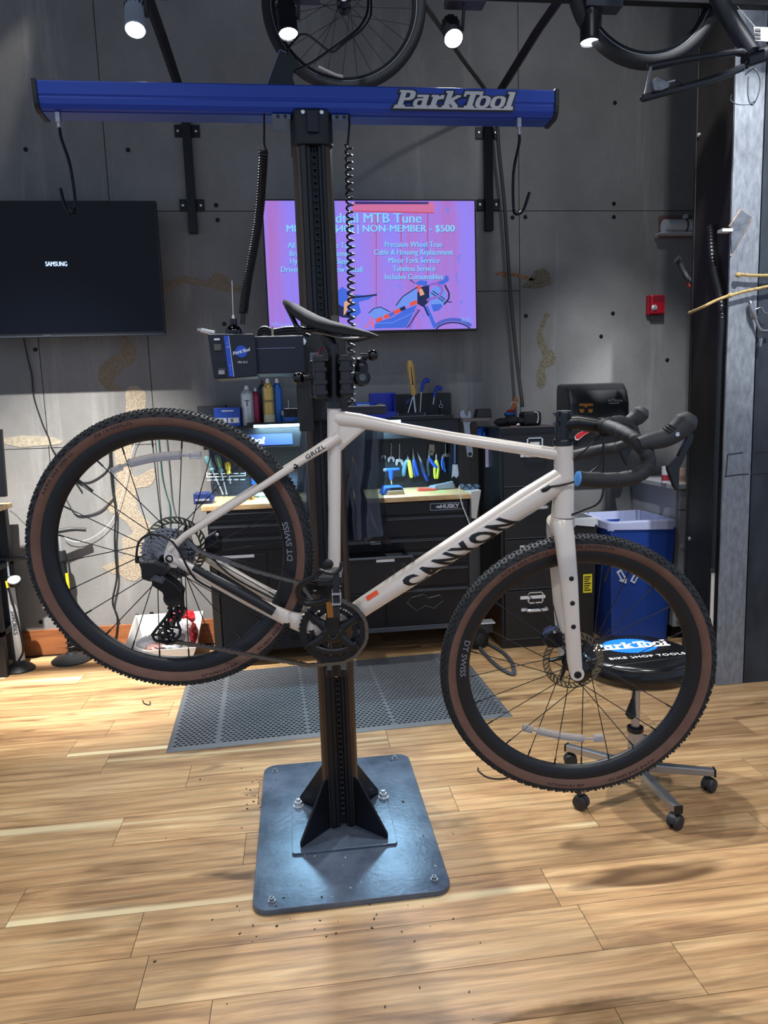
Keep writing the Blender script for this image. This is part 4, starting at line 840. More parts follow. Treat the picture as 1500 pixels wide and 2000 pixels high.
sub('toe_strap', MB().prism([(p.x, p.y) for p in (bp(650, 1122, .172), bp(663, 1122, .172), bp(664, 1206, .172), bp(651, 1206, .172))], (0, 0, .170), (1, 0, 0), (0, 1, 0), (0, 0, .003)), M('strap_nylon', '#1c1f24', .6, bump=.8, scale=150), pn)
bk = MB()
for y0, y1 in ((1158, 1162), (1178, 1182)): bk.bb(bp(648, y0, .173), bp(666, y1, .178))
for x0, x1 in ((648, 650.5), (663.5, 666)): bk.bb(bp(x0, 1150, .1735), bp(x1, 1182, .177))
sub('strap_buckle', bk, SIL, pn)
sub('pedal_reflector', MB().prism([(p.x, p.y) for p in (bp(637, 1177, .172), bp(650, 1177, .172), bp(651, 1206, .172), bp(640, 1206, .172))], (0, 0, .168), (1, 0, 0), (0, 1, 0), (0, 0, .005)), M('reflector_amber', '#b9772a', .3, bump=1, scale=200, stretch=(6, .3, 1)), pn, label='amber reflector')
# front derailleur
fdp = [bp(x, y, .05) for x, y in ((604, 1138), (622, 1140), (655, 1142), (668, 1152), (666, 1162), (640, 1164), (612, 1160), (602, 1152))]
fd = bo('front_derailleur', MB().prism([(p.x, p.y) for p in fdp], (0, 0, .050), (1, 0, 0), (0, 1, 0), (0, 0, .0025)).prism([(p.x, p.y) for p in fdp], (0, 0, .036), (1, 0, 0), (0, 1, 0), (0, 0, .002)), BKG, bev=.001)
sub('mech_body', MB().bb(bp(622, 1120, .012), bp(652, 1146, .05)), BK, fd, bev=.004); sub('mech_plate', MB().bb(bp(612, 1152, .054), bp(618, 1155, .056)), SIL, fd)
# rear derailleur
def poly(pix, c0, c1): q = [bp(x, y, c1) for x, y in pix]; return MB().prism([(p.x, p.y) for p in q], (0, 0, c0), (1, 0, 0), (0, 1, 0), (0, 0, c1-c0))
rd = bo('rear_derailleur', poly([(268, 1094), (277, 1098), (300, 1098), (322, 1106), (330, 1118), (316, 1132), (292, 1137), (276, 1132), (274, 1112)], .062, .092), BK, bev=.004, label='black rear derailleur with long cage')
sub('parallelogram', poly([(292, 1128), (318, 1124), (345, 1142), (356, 1156), (353, 1170), (322, 1174), (316, 1158), (298, 1146)], .066, .098), BKG, rd, bev=.004)
sub('link_plate', poly([(303, 1123), (323, 1130), (318, 1141), (291, 1133)], .098, .1005), M('link_shiny', '#5d6166', .2, .8), rd, bev=.0015)
q = bp(308, 1132, .1008); letters('link_lettering', 'GRX', M('rim_print'), rd, q, (1, -.33, 0), (0, 1, 0), .0085, h=.0004, shear=.3, deep=1)
sub('cage_knuckle', MB().lathe(bp(343, 1162, .060), NZ, [(.021, 0), (.022, .006), (.022, .028), (.016, .034), (0, .034)], 22), BK, rd, smooth=True)
out_ = [(337, 1170), (357, 1166), (355, 1196), (347, 1216), (352, 1230), (351, 1241), (340, 1253), (325, 1257), (302, 1250), (297, 1240), (308, 1226), (324, 1206), (334, 1190)]
for c0 in (.044, .061):
    mbq = MB().tube([bp(x, y, c0) for x, y in out_], .0038, 6, closed=True, up=NZ)
    for a_, b_ in (((338, 1182), (356, 1192)), ((327, 1203), (351, 1214)), ((312, 1222), (350, 1226)), ((325, 1240), (299, 1240)), ((325, 1240), (345, 1250)), ((325, 1240), (322, 1212)), ((345, 1190), (338, 1172)), ((345, 1190), (352, 1212)), ((333, 1195), (325, 1225)), ((346, 1196), (338, 1226))): mbq.tube([bp(a_[0], a_[1], c0), bp(b_[0], b_[1], c0)], .0036, 6, up=NZ)
    sub('cage_plate', mbq, BK, rd)
for px, py in ((345, 1190), (325, 1240)):
    p = bp(px, py, .053); q_ = V((p.x, p.y, 0)); mj = MB(); n_ = 44
    for z_ in (.050, .056):
        for rr, tooth in ((.015, 0), (.0225, 1)): mj.v += [(q_.x + (rr - (.004 if tooth and (i_ % 4) > 1 else 0))*math.cos(2*PI*i_/n_), q_.y + (rr - (.004 if tooth and (i_ % 4) > 1 else 0))*math.sin(2*PI*i_/n_), z_) for i_ in range(n_)]
    for a_, b_ in ((0, 1), (1, 3), (3, 2), (2, 0)):
        for i_ in range(n_): mj.f.append((a_*n_+i_, a_*n_+(i_+1) % n_, b_*n_+(i_+1) % n_, b_*n_+i_))
    for k in range(4): t_ = k*PI/2+.4; mj.tube([V((q_.x, q_.y, .053)), V((q_.x+math.cos(t_)*.017, q_.y+math.sin(t_)*.017, .053))], .003, 6)
    mj.lathe(V((q_.x, q_.y, .045)), NZ, [(.006, 0), (.006, .020)], 12); sub('jockey_wheel', mj, BK, rd)
bo('shift_housing', MB().tube(smooth_path([bp(267, 1096, .08), bp(267, 1078, .08), bp(272, 1058, .08), bp(290, 1044, .08), bp(312, 1045, .08), bp(335, 1057, .08), bp(352, 1080, .08), bp(366, 1108, .078), bp(376, 1124, .070), bp(395, 1140, .062), bp(470, 1180, .05)], 7), .0028, 8), BK, smooth=True, label='shift cable housing looped into the derailleur')
bo('cable_end', MB().tube([bp(268, 1086, .08), bp(268, 1099, .08)], .0052, 10), BK, smooth=True)
# chain as separate links
def chain(path, mat):
    P = [V(p) for p in path]; out = MB(); pit = .0127; i = 0; cur = P[0]; j = 1; k = 0
    while j < len(P):
        d = P[j]-cur
        if d.length < pit: j += 1; continue
        nxt = cur + d.normalized()*pit; x = d.normalized(); y = NZ.cross(x); mid = (cur+nxt)/2; w = .0026 if k % 2 else .0040
        rot = Matrix((x, y, NZ)).transposed()
        for s in (-1, 1): out.box(mid + NZ*(s*w), (.0165, .0078 if k % 2 else .0086, .0013), mat=rot)
        out.cyl(cur - NZ*.0045, cur + NZ*.0045, .0034, 7); cur = nxt; k += 1
    return out
up_ = [bp(352, 1040, .040), bp(395, 1083, .044), bp(500, 1116, .046), bp(592, 1140, .047)]
arcp = []
for k in range(19):
    t = math.radians(118 - 215*k/18); arcp.append(V((BBx.x + .0845*math.cos(t), BBx.y + .0845*math.sin(t), .047)))
low = [bp(600, 1300, .047), bp(500, 1282, .049), bp(420, 1266, .052), bp(345, 1254, .053)]
pj = bp(325, 1240, .053); pu = bp(345, 1190, .053)
loop = [V((pj.x + .0225*math.cos(t), pj.y + .0225*math.sin(t), .053)) for t in (math.radians(a) for a in (-70, -110, -150, -190, -225))] + [V((pu.x+.022, pu.y-.008, .053)), V((pu.x+.022, pu.y+.01, .052)), V((pu.x+.008, pu.y+.024, .050)), bp(330, 1125, .046)]
bo('drive_chain', chain(up_ + arcp + low + loop, None), M('chain_metal', '#74716d', .28, .85), label='steel drive chain')
# brake calipers (far side)
cf = bo('brake_caliper', MB().prism([(p.x, p.y) for p in (bp(x, y, -.05) for x, y in ((1056, 1246), (1062, 1232), (1078, 1224), (1094, 1230), (1096, 1256), (1082, 1260), (1066, 1258)))], (0, 0, -.066), (1, 0, 0), (0, 1, 0), (0, 0, .040)), M('caliper_gloss', '#0c0e14', .2), bev=.004)
cfm = MB()
for k in range(7): cfm.tube([bp(1060+k*4.4, 1240-k*2.2, -.028), bp(1063+k*4.4, 1234-k*2.2, -.028)], .0016, 6)
sub('cooling_fin', cfm, M('fin_blue', '#6f87b5', .25, .8), cf); sub('bleed_screw', MB().ellipsoid(bp(1083, 1235, -.024), (.004, .004, .003)), SIL, cf, smooth=True)
cr_ = bo('brake_caliper', MB().prism([(p.x, p.y) for p in (bp(x, y, -.05) for x, y in ((406, 1046), (424, 1036), (432, 1052), (430, 1078), (412, 1080), (402, 1066)))], (0, 0, -.066), (1, 0, 0), (0, 1, 0), (0, 0, .040)), M('caliper_gloss'), bev=.004)
sub('bleed_screw', MB().ellipsoid(bp(424, 1044, -.024), (.005, .005, .003)), SIL, cr_, smooth=True)
bo('hose', MB().tube(smooth_path([bp(412, 1078, -.04), bp(424, 1100, -.04), bp(460, 1130, -.035), bp(520, 1162, -.03), bp(555, 1178, -.03)], 6), .0026, 8), BK, smooth=True)
# ================================================================== wall-mounted things
TVB = M('tv_frame', '#0b0c0f', .35)
def fit_text(s, p0, p1, py, Y, mat, parent, nm='screen_lettering', cap=None, lift=.0012, bold=.0, dy=0, shear=0, deep=False):
    """lettering on a wall-parallel surface at depth Y between two pixels"""
    a = at(p0, py, Y=Y); b = at(p1, py, Y=Y); w = (b-a).length; me = text_mesh(s, .1, bold=bold, shear=shear)
    xs = [v.co.x for v in me.vertices]; ys = [v.co.y for v in me.vertices]; k = w/(max(xs)-min(xs))
    ky = cap/(.072) if cap else k; x = (b-a).normalized(); y = V((0, 0, 1)); o = (a+b)/2; cx = (max(xs)+min(xs))/2
    for v in me.vertices: c = v.co.copy(); v.co = o + x*((c.x-cx)*k) + y*(c.y*ky) + V((0, -lift, 0))
    f = sub if deep else ob
    return f(nm, me, mat, parent)
# ---- left television, showing only its start-up logo
TY = 4.38
_a, _b = at(304, 392, Y=TY), at(304, 652, Y=TY); _w = 1.235
tv = thing('television', 'wall television at the left with a dark screen and small start-up logo', 'television', (_a.x-_w/2, TY+.05, _b.z))
ob('housing', MB().bb((_a.x-_w, TY, _b.z), (_a.x, TY+.035, _a.z)), TVB, tv, bev=.004)
ob('screen', MB().bb((_a.x-_w+.008, TY-.001, _b.z+.014), (_a.x-.007, TY, _a.z-.007)), M('screen_dark', '#04060e', .10, spec=.22), tv)
ob('bottom_trim', MB().bb((_a.x-_w, TY-.004, _b.z-.005), (_a.x, TY+.03, _b.z+.002)), M('tv_trim', '#4b4e54', .3, .7), tv)
ob('wall_mount', MB().bb((_a.x-.85, TY+.035, 2.15), (_a.x-.45, TY+.06, 2.50)).bb((_a.x-.72, TY+.06, 2.26), (_a.x-.58, WY-.02, 2.40)).bb((_a.x-.78, WY-.02, 2.18), (_a.x-.52, WY, 2.48)), TVB, tv)
for i, dx in enumerate((-.4, .4)): fit_text('SAMSUNG', 89+dx, 131+dx, 516, TY-.001, M('logo_glow', '#000000', emit='#bcd2ff', estr=1.6), tv, cap=.026, lift=.0012+i*.0001)
ob('brand_plate', MB().bb(at(84, 654, Y=TY-.005), at(101, 657.5, Y=TY-.002)), M('tv_trim'), tv)
# ---- centre television with the price slide
def slide_mat():
    m = bpy.data.materials.new('price_slide'); m.use_nodes = True; nt = m.node_tree; N = nt.nodes; L = nt.links; b = N['Principled BSDF']
    tc = N.new('ShaderNodeTexCoord')
    def noise(scl, det=4):
        mp = N.new('ShaderNodeMapping'); mp.inputs['Scale'].default_value = scl; L.new(tc.outputs['Object'], mp.inputs[0]); n = N.new('ShaderNodeTexNoise'); n.inputs['Scale'].default_value = 1; n.inputs['Detail'].default_value = det; L.new(mp.outputs[0], n.inputs['Vector']); return n
    r = N.new('ShaderNodeValToRGB'); e = r.color_ramp.elements; e[0].position = .26; e[0].color = lin('#b0649c'); e[1].position = .44; e[1].color = lin('#a277da'); x = e.new(.34); x.color = lin('#aa6fc2'); x = e.new(.64); x.color = lin('#8f80f2')
    L.new(noise((11, 1, .7), 5).outputs['Fac'], r.inputs[0])
    r2 = N.new('ShaderNodeValToRGB'); r2.color_ramp.elements[0].position = .66; r2.color_ramp.elements[1].position = .74; L.new(noise((26, 1, 9), 3).outputs['Fac'], r2.inputs[0])
    mx = N.new('ShaderNodeMix'); mx.data_type = 'RGBA'; mx.inputs[7].default_value = lin('#4d7ff0'); L.new(r2.outputs[0], mx.inputs[0]); L.new(r.outputs[0], mx.inputs[6])
    # rusty tint towards the lower middle of the picture
    b.inputs['Base Color'].default_value = (.01, .01, .01, 1); b.inputs['Roughness'].default_value = .25
    L.new(mx.outputs[2], b.inputs['Emission Color']); b.inputs['Emission Strength'].default_value = 1.0
    return m
T2 = 4.38
_a, _b = at(513, 392, Y=T2), at(930, 642, Y=T2)
tv2 = thing('television', 'wall television behind the stand showing a purple tune-up price slide', 'television', ((_a.x+_b.x)/2, T2+.05, _b.z))
ob('housing', MB().bb((_a.x-.010, T2, _b.z-.010), (_b.x+.009, T2+.035, _a.z+.009)), TVB, tv2, bev=.003)
ob('screen', MB().bb((_a.x, T2-.001, _b.z+.002), (_b.x, T2, _a.z)), slide_mat(), tv2)
_m = (_a.x+_b.x)/2; ob('wall_mount', MB().bb((_m-.2, T2+.035, 2.15), (_m+.2, T2+.06, 2.50)).bb((_m-.07, T2+.06, 2.26), (_m+.07, WY-.02, 2.40)).bb((_m-.13, WY-.02, 2.18), (_m+.13, WY, 2.48)), TVB, tv2)
def em(n, c, s=1.0): return M('slide_'+n, '#000000', .3, emit=c, estr=s)
CY_ = em('cyan', '#7cc6f4', 1.15); LB = em('pale', '#7fa8f4')
for s, a, b, y, cap, bo_ in (('Hardtail MTB Tune', 614, 823, 427, .056, .0010), ('MEMBER - $400 | NON-MEMBER - $500', 560, 888, 447, .040, .0),
        ('All Mountain Bike Tune', 562, 693, 480, .032, .0), ('Brake Pad Replacement', 566, 690, 496, .032, .0), ('Hydraulic Brake Bleed', 567, 684, 511, .032, .0), ('Drivetrain Clean/New Install', 549, 708, 527, .032, .0),
        ('Precision Wheel True', 752, 863, 478, .032, .0), ('Cable & Housing Replacement', 731, 885, 493, .032, .0), ('Minor Fork Service', 759, 858, 509, .032, .0), ('Tubeless Service', 767, 850, 525, .032, .0), ('Includes Consumables', 752, 865, 541, .032, .0)):
    q = 1.0 if cap > .035 else .45
    fit_text(s, a+.9, b+.9, y+1.0, T2-.001, em('shadow', '#4a3f9c'), tv2, nm='lettering_shadow', cap=cap, lift=.0016)
    for i, dx in enumerate((-q*.5, q*.5)): fit_text(s, a+dx, b+dx, y, T2-.001, CY_, tv2, cap=cap, lift=.0022+i*.0001)
fit_text('*Prices Reflect', 530, 604, 634, T2-.001, LB, tv2, cap=.026, shear=.25, lift=.0022); fit_text('ed', 692, 702, 634, T2-.001, LB, tv2, cap=.026, shear=.25, lift=.0022)
fit_text('REI', 902, 918, 625, T2-.001, LB, tv2, bold=.001, cap=.026, lift=.0024)
def flat(pix, mat, lift=.0010, nm='slide_picture', k=1):
    pts = [at(x, y, Y=T2-.001) for x, y in pix]; n = len(pts); bm = bmesh.new(); vs = [bm.verts.new(p + V((0, -lift, 0))) for p in pts]
    es = [bm.edges.new((vs[i], vs[(i+1) % n])) for i in range(n)]; bmesh.ops.triangle_fill(bm, use_beauty=True, edges=es)
    bmesh.ops.recalc_face_normals(bm, faces=bm.faces); me = bpy.data.meshes.new(nm); bm.to_mesh(me); bm.free(); return ob(nm, me, mat, tv2)
def line(pix, w, mat, lift=.0012):
    P = [at(x, y, Y=T2-.001) for x, y in pix]; mb = MB()
    for a, b in zip(P, P[1:]):
        d = (b-a).normalized(); n = V((-d.z, 0, d.x))*w/2; mb.add([a+n+V((0, -lift, 0)), b+n+V((0, -lift, 0)), b-n+V((0, -lift, 0)), a-n+V((0, -lift, 0))], [(0, 1, 2, 3)])
    return ob('slide_picture', mb, mat, tv2)
Z6 = lambda L_: [(700+x/6, 380+y/6) for x, y in L_]
PINK = em('plank', '#cf6f9e'); RED = em('rust', '#c2455c'); NV = em('navy', '#16204f'); BL = em('blue', '#3f66d8'); SK = em('sky', '#6c93ee'); ORN = em('orange', '#e0523f'); PPL = em('violet', '#8b63c8'); CRM = em('cream', '#d9a58e'); DKP = em('plum', '#3d2f72')
line(Z6([(500, 200), (500, 1000)]), .006, RED, .0006); line(Z6([(812, 200), (812, 1000)]), .006, RED, .0006); line([(735, 420), (735, 600)], .005, RED, .0005)
flat([(690, 394), (848, 395), (848, 415), (688, 411)], PINK, .0008); flat([(693, 393.5), (838, 394.5), (836, 399), (693, 399)], DKP, .0010)
line([(688, 412), (848, 416)], .006, RED, .0011)
flat([(652, 575), (668, 560), (690, 575), (716, 578), (738, 573), (720, 585), (700, 590), (705, 610), (690, 625), (668, 618), (652, 608)], BL); flat([(652, 590), (672, 600), (690, 622), (668, 620), (652, 612)], NV, .0014)
line([(690, 581), (736, 576)], .010, NV, .0016); flat([(672, 590), (676, 588), (684, 575), (690, 570), (686, 590), (674, 614), (671, 616)], CRM, .0016)
flat(Z6([(120, 1390), (180, 1340), (250, 1320), (320, 1335), (370, 1375), (330, 1420), (220, 1465), (160, 1450)]), SK); flat(Z6([(440, 1300), (520, 1200), (600, 1140), (690, 1080), (690, 1260), (600, 1290), (450, 1340)]), SK)
line(Z6([(440, 1300), (520, 1195), (690, 1085)]), .006, NV, .0014); line(Z6([(120, 1390), (180, 1335), (260, 1318), (370, 1375)]), .005, NV, .0014)
flat(Z6([(200, 1500), (400, 1440), (560, 1340), (690, 1290), (640, 1400), (560, 1560), (180, 1570)]), BL); line(Z6([(200, 1510), (400, 1500), (660, 1380)]), .004, SK, .0016)
for a, b, m_ in (((205, 1480), (280, 1450), ORN), ((300, 1440), (360, 1415), ORN), ((415, 1390), (490, 1350), ORN), ((605, 1290), (685, 1255), ORN), ((490, 1350), (550, 1325), NV), ((360, 1420), (415, 1390), BL)): line(Z6([a, b]), .022, m_, .0018)
flat(Z6([(690, 1150), (740, 1080), (830, 1060), (830, 1250), (760, 1320), (690, 1280)]), NV); flat(Z6([(660, 1040), (720, 1005), (810, 1015), (800, 1070), (700, 1060)]), BL, .0016)
flat(Z6([(680, 1070), (715, 1060), (775, 1170), (725, 1190)]), ORN, .002); flat(Z6([(710, 1110), (745, 1105), (775, 1170), (725, 1190)]), CRM, .0022)
flat(Z6([(830, 1180), (870, 1090), (960, 1070), (1030, 1150), (1020, 1270), (960, 1340), (880, 1370), (840, 1320)]), SK, .0014); line(Z6([(850, 1150), (1000, 1255)]), .006, NV, .002); line(Z6([(870, 1130), (1015, 1230)]), .006, NV, .002)
line(Z6([(830, 1060), (910, 1040), (970, 1080), (985, 1140), (940, 1195), (860, 1220), (800, 1240)]), .016, PPL, .0024)
flat(Z6([(910, 1030), (1000, 1000), (1020, 945), (1055, 960), (1060, 1010), (985, 1060)]), BL, .002); line(Z6([(1010, 1060), (1060, 1150), (1060, 1220), (1000, 1290)]), .010, NV, .0022)
flat(Z6([(850, 1290), (960, 1280), (990, 1310), (940, 1360), (880, 1375)]), BL, .0018); line(Z6([(700, 1340), (650, 1440), (600, 1565)]), .016, PPL, .002); line(Z6([(720, 1350), (660, 1430), (570, 1565)]), .006, NV, .0022)
line(Z6([(790, 1310), (840, 1420), (900, 1560)]), .022, BL, .002); line(Z6([(770, 1310), (820, 1420)]), .010, NV, .0022)
line([(700+(1110+230*math.cos(t))/6, 380+(1650+150*math.sin(t))/6) for t in [PI*1.16+i*PI*.68/12 for i in range(13)]], .008, NV, .0016)
line([(700+(1110+260*math.cos(t))/6, 380+(1650+185*math.sin(t))/6) for t in [PI*1.2+i*PI*.6/12 for i in range(13)]], .020, em('tyre', '#4a5fc4'), .0012)
line(Z6([(1000, 1255), (1095, 1260)]), .006, NV); line(Z6([(600, 995), (660, 1040)]), .005, NV); line(Z6([(80, 1560), (170, 1470)]), .012, PINK, .0016); line(Z6([(150, 1440), (180, 1560)]), .014, PINK, .0016)
# ---- steel struts of the overhead rack
RB = M('rack_black', '#141519', .45, .2); BLT = M('bolt_bright', '#b8bcc2', .3, .9)
rack = thing('wall_rack', 'black steel overhead bike rack with struts bolted to the grey wall', 'rack', (.35, WY, 2.5))
for x, zt, zb, br in ((-.545, 3.28, 2.545, ((356, 257), (375, 402))), (1.270, 3.25, 2.553, ((950, 261), (957, 401)))):
    ob('strut', MB().bb((x-.028, WY-.045, zb), (x+.022, WY-.005, zt)), RB, rack, bev=.002)
    for px, py in br:
        z = at(px, py, Y=WY).z
        ob('strut_bracket', MB().bb((x-.075, WY-.012, z-.034), (x+.070, WY-.0005, z+.034)), RB, rack, bev=.002)
        for s in (-.055, .050): ob('bracket_bolt', MB().lathe((x+s, WY-.012, z), (0, -1, 0), [(.008, 0), (.008, .005), (0, .007)], 8), BLT, rack, smooth=True)
ob('brace', MB().tube([at(290, 0, Y=3.6) + (at(290, 0, Y=3.6)-at(312, 60, Y=3.9))*3.5, at(290, 0, Y=3.6), at(312, 60, Y=3.9), at(345, 158, Y=4.35), at(352, 190, Y=4.53)], .027, 4, up=(1, 0, 0)), RB, rack)
ob('brace', MB().tube([at(1092, 0, Y=3.6) + (at(1092, 0, Y=3.6)-at(1050, 60, Y=3.85))*3.5, at(1092, 0, Y=3.6), at(1050, 60, Y=3.85), at(985, 165, Y=4.3), at(965, 195, Y=4.53)], .027, 4, up=(1, 0, 0)), RB, rack)
hs = thing('air_hose', 'long dark hose hanging from the rack down to the file cabinet', 'hose', at(1020, 792, Y=4.5))
ob('hose', MB().tube(smooth_path([at(826, 6, Y=3.6), at(858, 50, Y=3.85), at(905, 118, Y=4.15), at(945, 172, Y=4.4), at(967, 215, Y=4.5), at(975, 300, Y=4.52), at(986, 410, Y=4.53), at(996, 560, Y=4.53), at(1008, 690, Y=4.52), at(1021, 795, Y=4.48)], 8), .0115, 10), M('hose_brown', '#37332f', .45), hs, smooth=True)
# ---- hanging wheel and tyres of the stored bikes
def simple_wheel(nm, lab, cen, R, ax, spokes, tyre_r, refl=None, grp=None, rimcol='#15171b'):
    w = thing(nm, lab, 'bicycle', cen, group=grp); x, y = frame_of(ax, (0, 0, 1)); d = V(ax).normalized(); cen = V(cen)
    ob('tyre', MB().tube([cen + x*(R-tyre_r)*math.cos(t) + y*(R-tyre_r)*math.sin(t) for t in (2*PI*i/72 for i in range(72))], tyre_r, 12, closed=True), M('stored_tyre', '#1b1c1f', .7, bump=.6, scale=90), w, smooth=True)
    rr = R - 2*tyre_r
    ob('rim', MB().lathe(cen, d, [(rr+.004, -.012), (rr-.014, -.012), (rr-.018, 0), (rr-.014, .012), (rr+.004, .012), (rr+.004, -.012)], 72, cap=False), M('stored_rim', rimcol, .3, .4), w, smooth=True)
    ob('rim_edge', MB().tube([cen - d*.0125 + x*(rr+.002)*math.cos(t) + y*(rr+.002)*math.sin(t) for t in (2*PI*i/72 for i in range(72))], .0022, 6, closed=True), M('rim_edge', '#a8aab0', .3, .8), w, smooth=True)
    ob('hub', MB().lathe(cen, d, [(.008, -.06), (.022, -.058), (.022, -.045), (.014, -.04), (.03, -.03), (.014, -.02), (.014, .02), (.03, .03), (.012, .045), (.008, .06)], 20), M('bike_gloss'), w, smooth=True)
    ob('hub_ring', MB().lathe(cen, d, [(.014, -.0605), (.019, -.061), (.019, -.0585)], 20, cap=False), M('rim_edge'), w, smooth=True)
    for k in range(spokes):
        t = 2*PI*(k+.3)/spokes; h = t + (1.0 if (k//2) % 2 else -1.0); s = 1 if k % 2 else -1
        ob('spoke', MB().tube([cen + x*.028*math.cos(h) + y*.028*math.sin(h) + d*(s*.03), cen + x*(rr-.016)*math.cos(t) + y*(rr-.016)*math.sin(t)], .0012, 5, caps=False), M('spoke_dark', '#1a1a1d', .4, .5), w, smooth=True)
    return w
hw = simple_wheel('stored_bicycle', 'stored bicycle whose dark spoked wheel hangs above the blue beam', (.305, 3.42, 3.232), .362, (.08, 1, 0), 28, .022)
rp = [at(x, y, Y=3.41) for x, y in ((622, 131), (640, 140), (655, 147), (670, 151))]
ob('reflector', MB().tube(rp, .0135, 8, up=(0, 1, 0), flat=.35), M('reflector_pale', '#c9c8cf', .35), hw, smooth=True)
cen = V((at(1262, -42, Y=3.12).x, 3.12, at(1262, -42, Y=3.12).z))
sb = simple_wheel('stored_bicycle', 'dark bicycle hung upside down beside the steel column, fat tyre and rear stays showing', cen, .358, (-.05, 1, 0), 0, .028)
# rear triangle of the stored bike upside down
MBK = M('stored_frame_black', '#15171c', .4)
ob('upper_stay', MB().tube(smooth_path([at(1268, 130, Y=2.98), at(1340, 116, Y=2.98), at(1400, 107, Y=2.98), at(1445, 102, Y=2.98), at(1462, 112, Y=2.98), at(1455, 130, Y=2.98)], 6), [.014]*18+[.016]*13, 12), MBK, sb, smooth=True)
ob('lower_stay', MB().tube(smooth_path([at(1256, 192, Y=2.90), at(1330, 172, Y=2.90), at(1400, 152, Y=2.92), at(1450, 132, Y=2.96)], 6), .0145, 12), MBK, sb, smooth=True)
ob('dropout_axle', MB().tube([at(1271, 132, Y=2.94), at(1259, 190, Y=2.90)], .006, 10), M('rim_edge'), sb, smooth=True)
for q in ((1270, 130, 2.98), (1257, 192, 2.90)): ob('axle_nut', MB().ellipsoid(at(q[0], q[1], Y=q[2]), (.016, .014, .014), 10, 6), MBK, sb, smooth=True)
ob('down_tube', MB().tube([at(1400, -10, Y=3.02), at(1430, 45, Y=3.0), at(1470, 105, Y=2.98)], .034, 16), MBK, sb, smooth=True)
ob('seat_tube', MB().tube([at(1455, 118, Y=2.98), at(1520, 96, Y=2.98)], .03, 16), MBK, sb, smooth=True)
cp_ = ob('caliper', MB().prism([(p.x, p.z) for p in (at(x, y, Y=2.88) for x, y in ((1272, 158), (1282, 152), (1296, 158), (1305, 164), (1304, 172), (1290, 178), (1276, 178)))], (0, 2.87, 0), (1, 0, 0), (0, 0, 1), (0, .03, 0)), M('caliper_cast', '#83868b', .35, .7, var=.3, scale=60), sb, bev=.003)
sub('hose_fitting', MB().tube([at(1302, 161, Y=2.88), at(1318, 157, Y=2.88)], .004, 8), M('rim_edge'), cp_, smooth=True)
sub('hose', MB().tube(smooth_path([at(1318, 157, Y=2.88), at(1328, 160, Y=2.88), at(1340, 166, Y=2.89)], 5), .003, 8), MBK, cp_, smooth=True)
lc = thing('cable_loop', 'loose grey brake cable loop dangling by the steel column', 'cable', at(1470, 205, Y=2.95))
ob('cable', MB().tube(smooth_path([at(1455, 146, Y=2.96), at(1474, 134, Y=2.93), at(1485, 160, Y=2.92), at(1479, 190, Y=2.92), at(1468, 205, Y=2.93), at(1461, 185, Y=2.94), at(1462, 150, Y=2.95)], 8), .0028, 8), M('cable_grey', '#4a4f58', .35, .4), lc, smooth=True)
ob('cable', MB().tube(smooth_path([at(1476, 196, Y=2.92), at(1460, 204, Y=2.93), at(1438, 203, Y=2.94), at(1427, 195, Y=2.95), at(1429, 185, Y=2.95)], 8), .0022, 8), M('cable_grey'), lc, smooth=True)
bt = thing('barcode_tag', 'white barcode tag hanging on the stored bike at the top right', 'tag', at(1485, 80, Y=2.9))
ob('tag', MB().prism([(p.x, p.z) for p in (at(x, y, Y=2.9) for x, y in ((1472, 52), (1512, 54), (1512, 82), (1475, 79)))], (0, 2.9, 0), (1, 0, 0), (0, 0, 1), (0, .001, 0)), M('tag_white', '#bdbcb8', .6), bt)
for k in range(9): ob('bar', MB().bb(at(1474, 54.5+k*2.6, Y=2.899), at(1486, 55.4+k*2.6+(k % 3)*.5, Y=2.8985)), M('print_black'), bt)
ob('string', MB().tube([at(1476, 54, Y=2.9), at(1440, 12, Y=2.95)], .001, 5), M('tag_white'), bt)
# ---- emergency light, fire alarm, towel dispenser
el = thing('emergency_light', 'silver emergency light fixture on a brown board beside the column', 'light fixture', at(1320, 465, Y=WY))
ob('mount_board', MB().bb(at(1286, 422, Y=WY), at(1395, 464, Y=WY-.018)), M('board_brown', '#6a4f48', .6, var=.2, scale=20), el, bev=.002)
ob('lamp_housing', MB().tube([at(1296, 442, Y=WY-.06), at(1390, 442, Y=WY-.06)], .042, 20), M('housing_silver', '#c9cbcd', .4, .15, var=.1, scale=30), el, smooth=True)
ob('clamp_band', MB().tube([at(1336, 442, Y=WY-.06), at(1338.5, 442, Y=WY-.06)], .0445, 20), M('band_dark', '#2f3135', .5), el, smooth=True)
ob('tray', MB().bb(at(1291, 455, Y=WY-.1), at(1392, 458, Y=WY-.02)), M('housing_silver'), el, bev=.001)
ob('knob', MB().lathe(at(1337, 424, Y=WY-.05), (0, -1, 0), [(.014, 0), (.014, .02), (.006, .022), (.006, .018), (0, .018)], 16), M('housing_silver'), el, smooth=True)
fa = thing('fire_alarm', 'small red fire alarm strobe box on the grey wall', 'fire alarm', at(1275, 617, Y=WY))
a = at(1263, 578, Y=WY); b = at(1292, 616, Y=WY)
ob('back_box', MB().bb((a.x-.006, WY-.03, b.z), (b.x, WY, a.z)), M('alarm_red', '#8f1424', .4), fa, bev=.004)
ob('front_cover', MB().bb((a.x+.006, WY-.055, b.z+.004), (b.x-.003, WY-.03, a.z-.002)), M('alarm_red2', '#a31a2b', .35), fa, bev=.008)
ob('sounder_grille', MB().bb((a.x+.018, WY-.0565, a.z-.045), (b.x-.010, WY-.055, a.z-.010)), M('alarm_dark', '#7a1020', .5), fa)
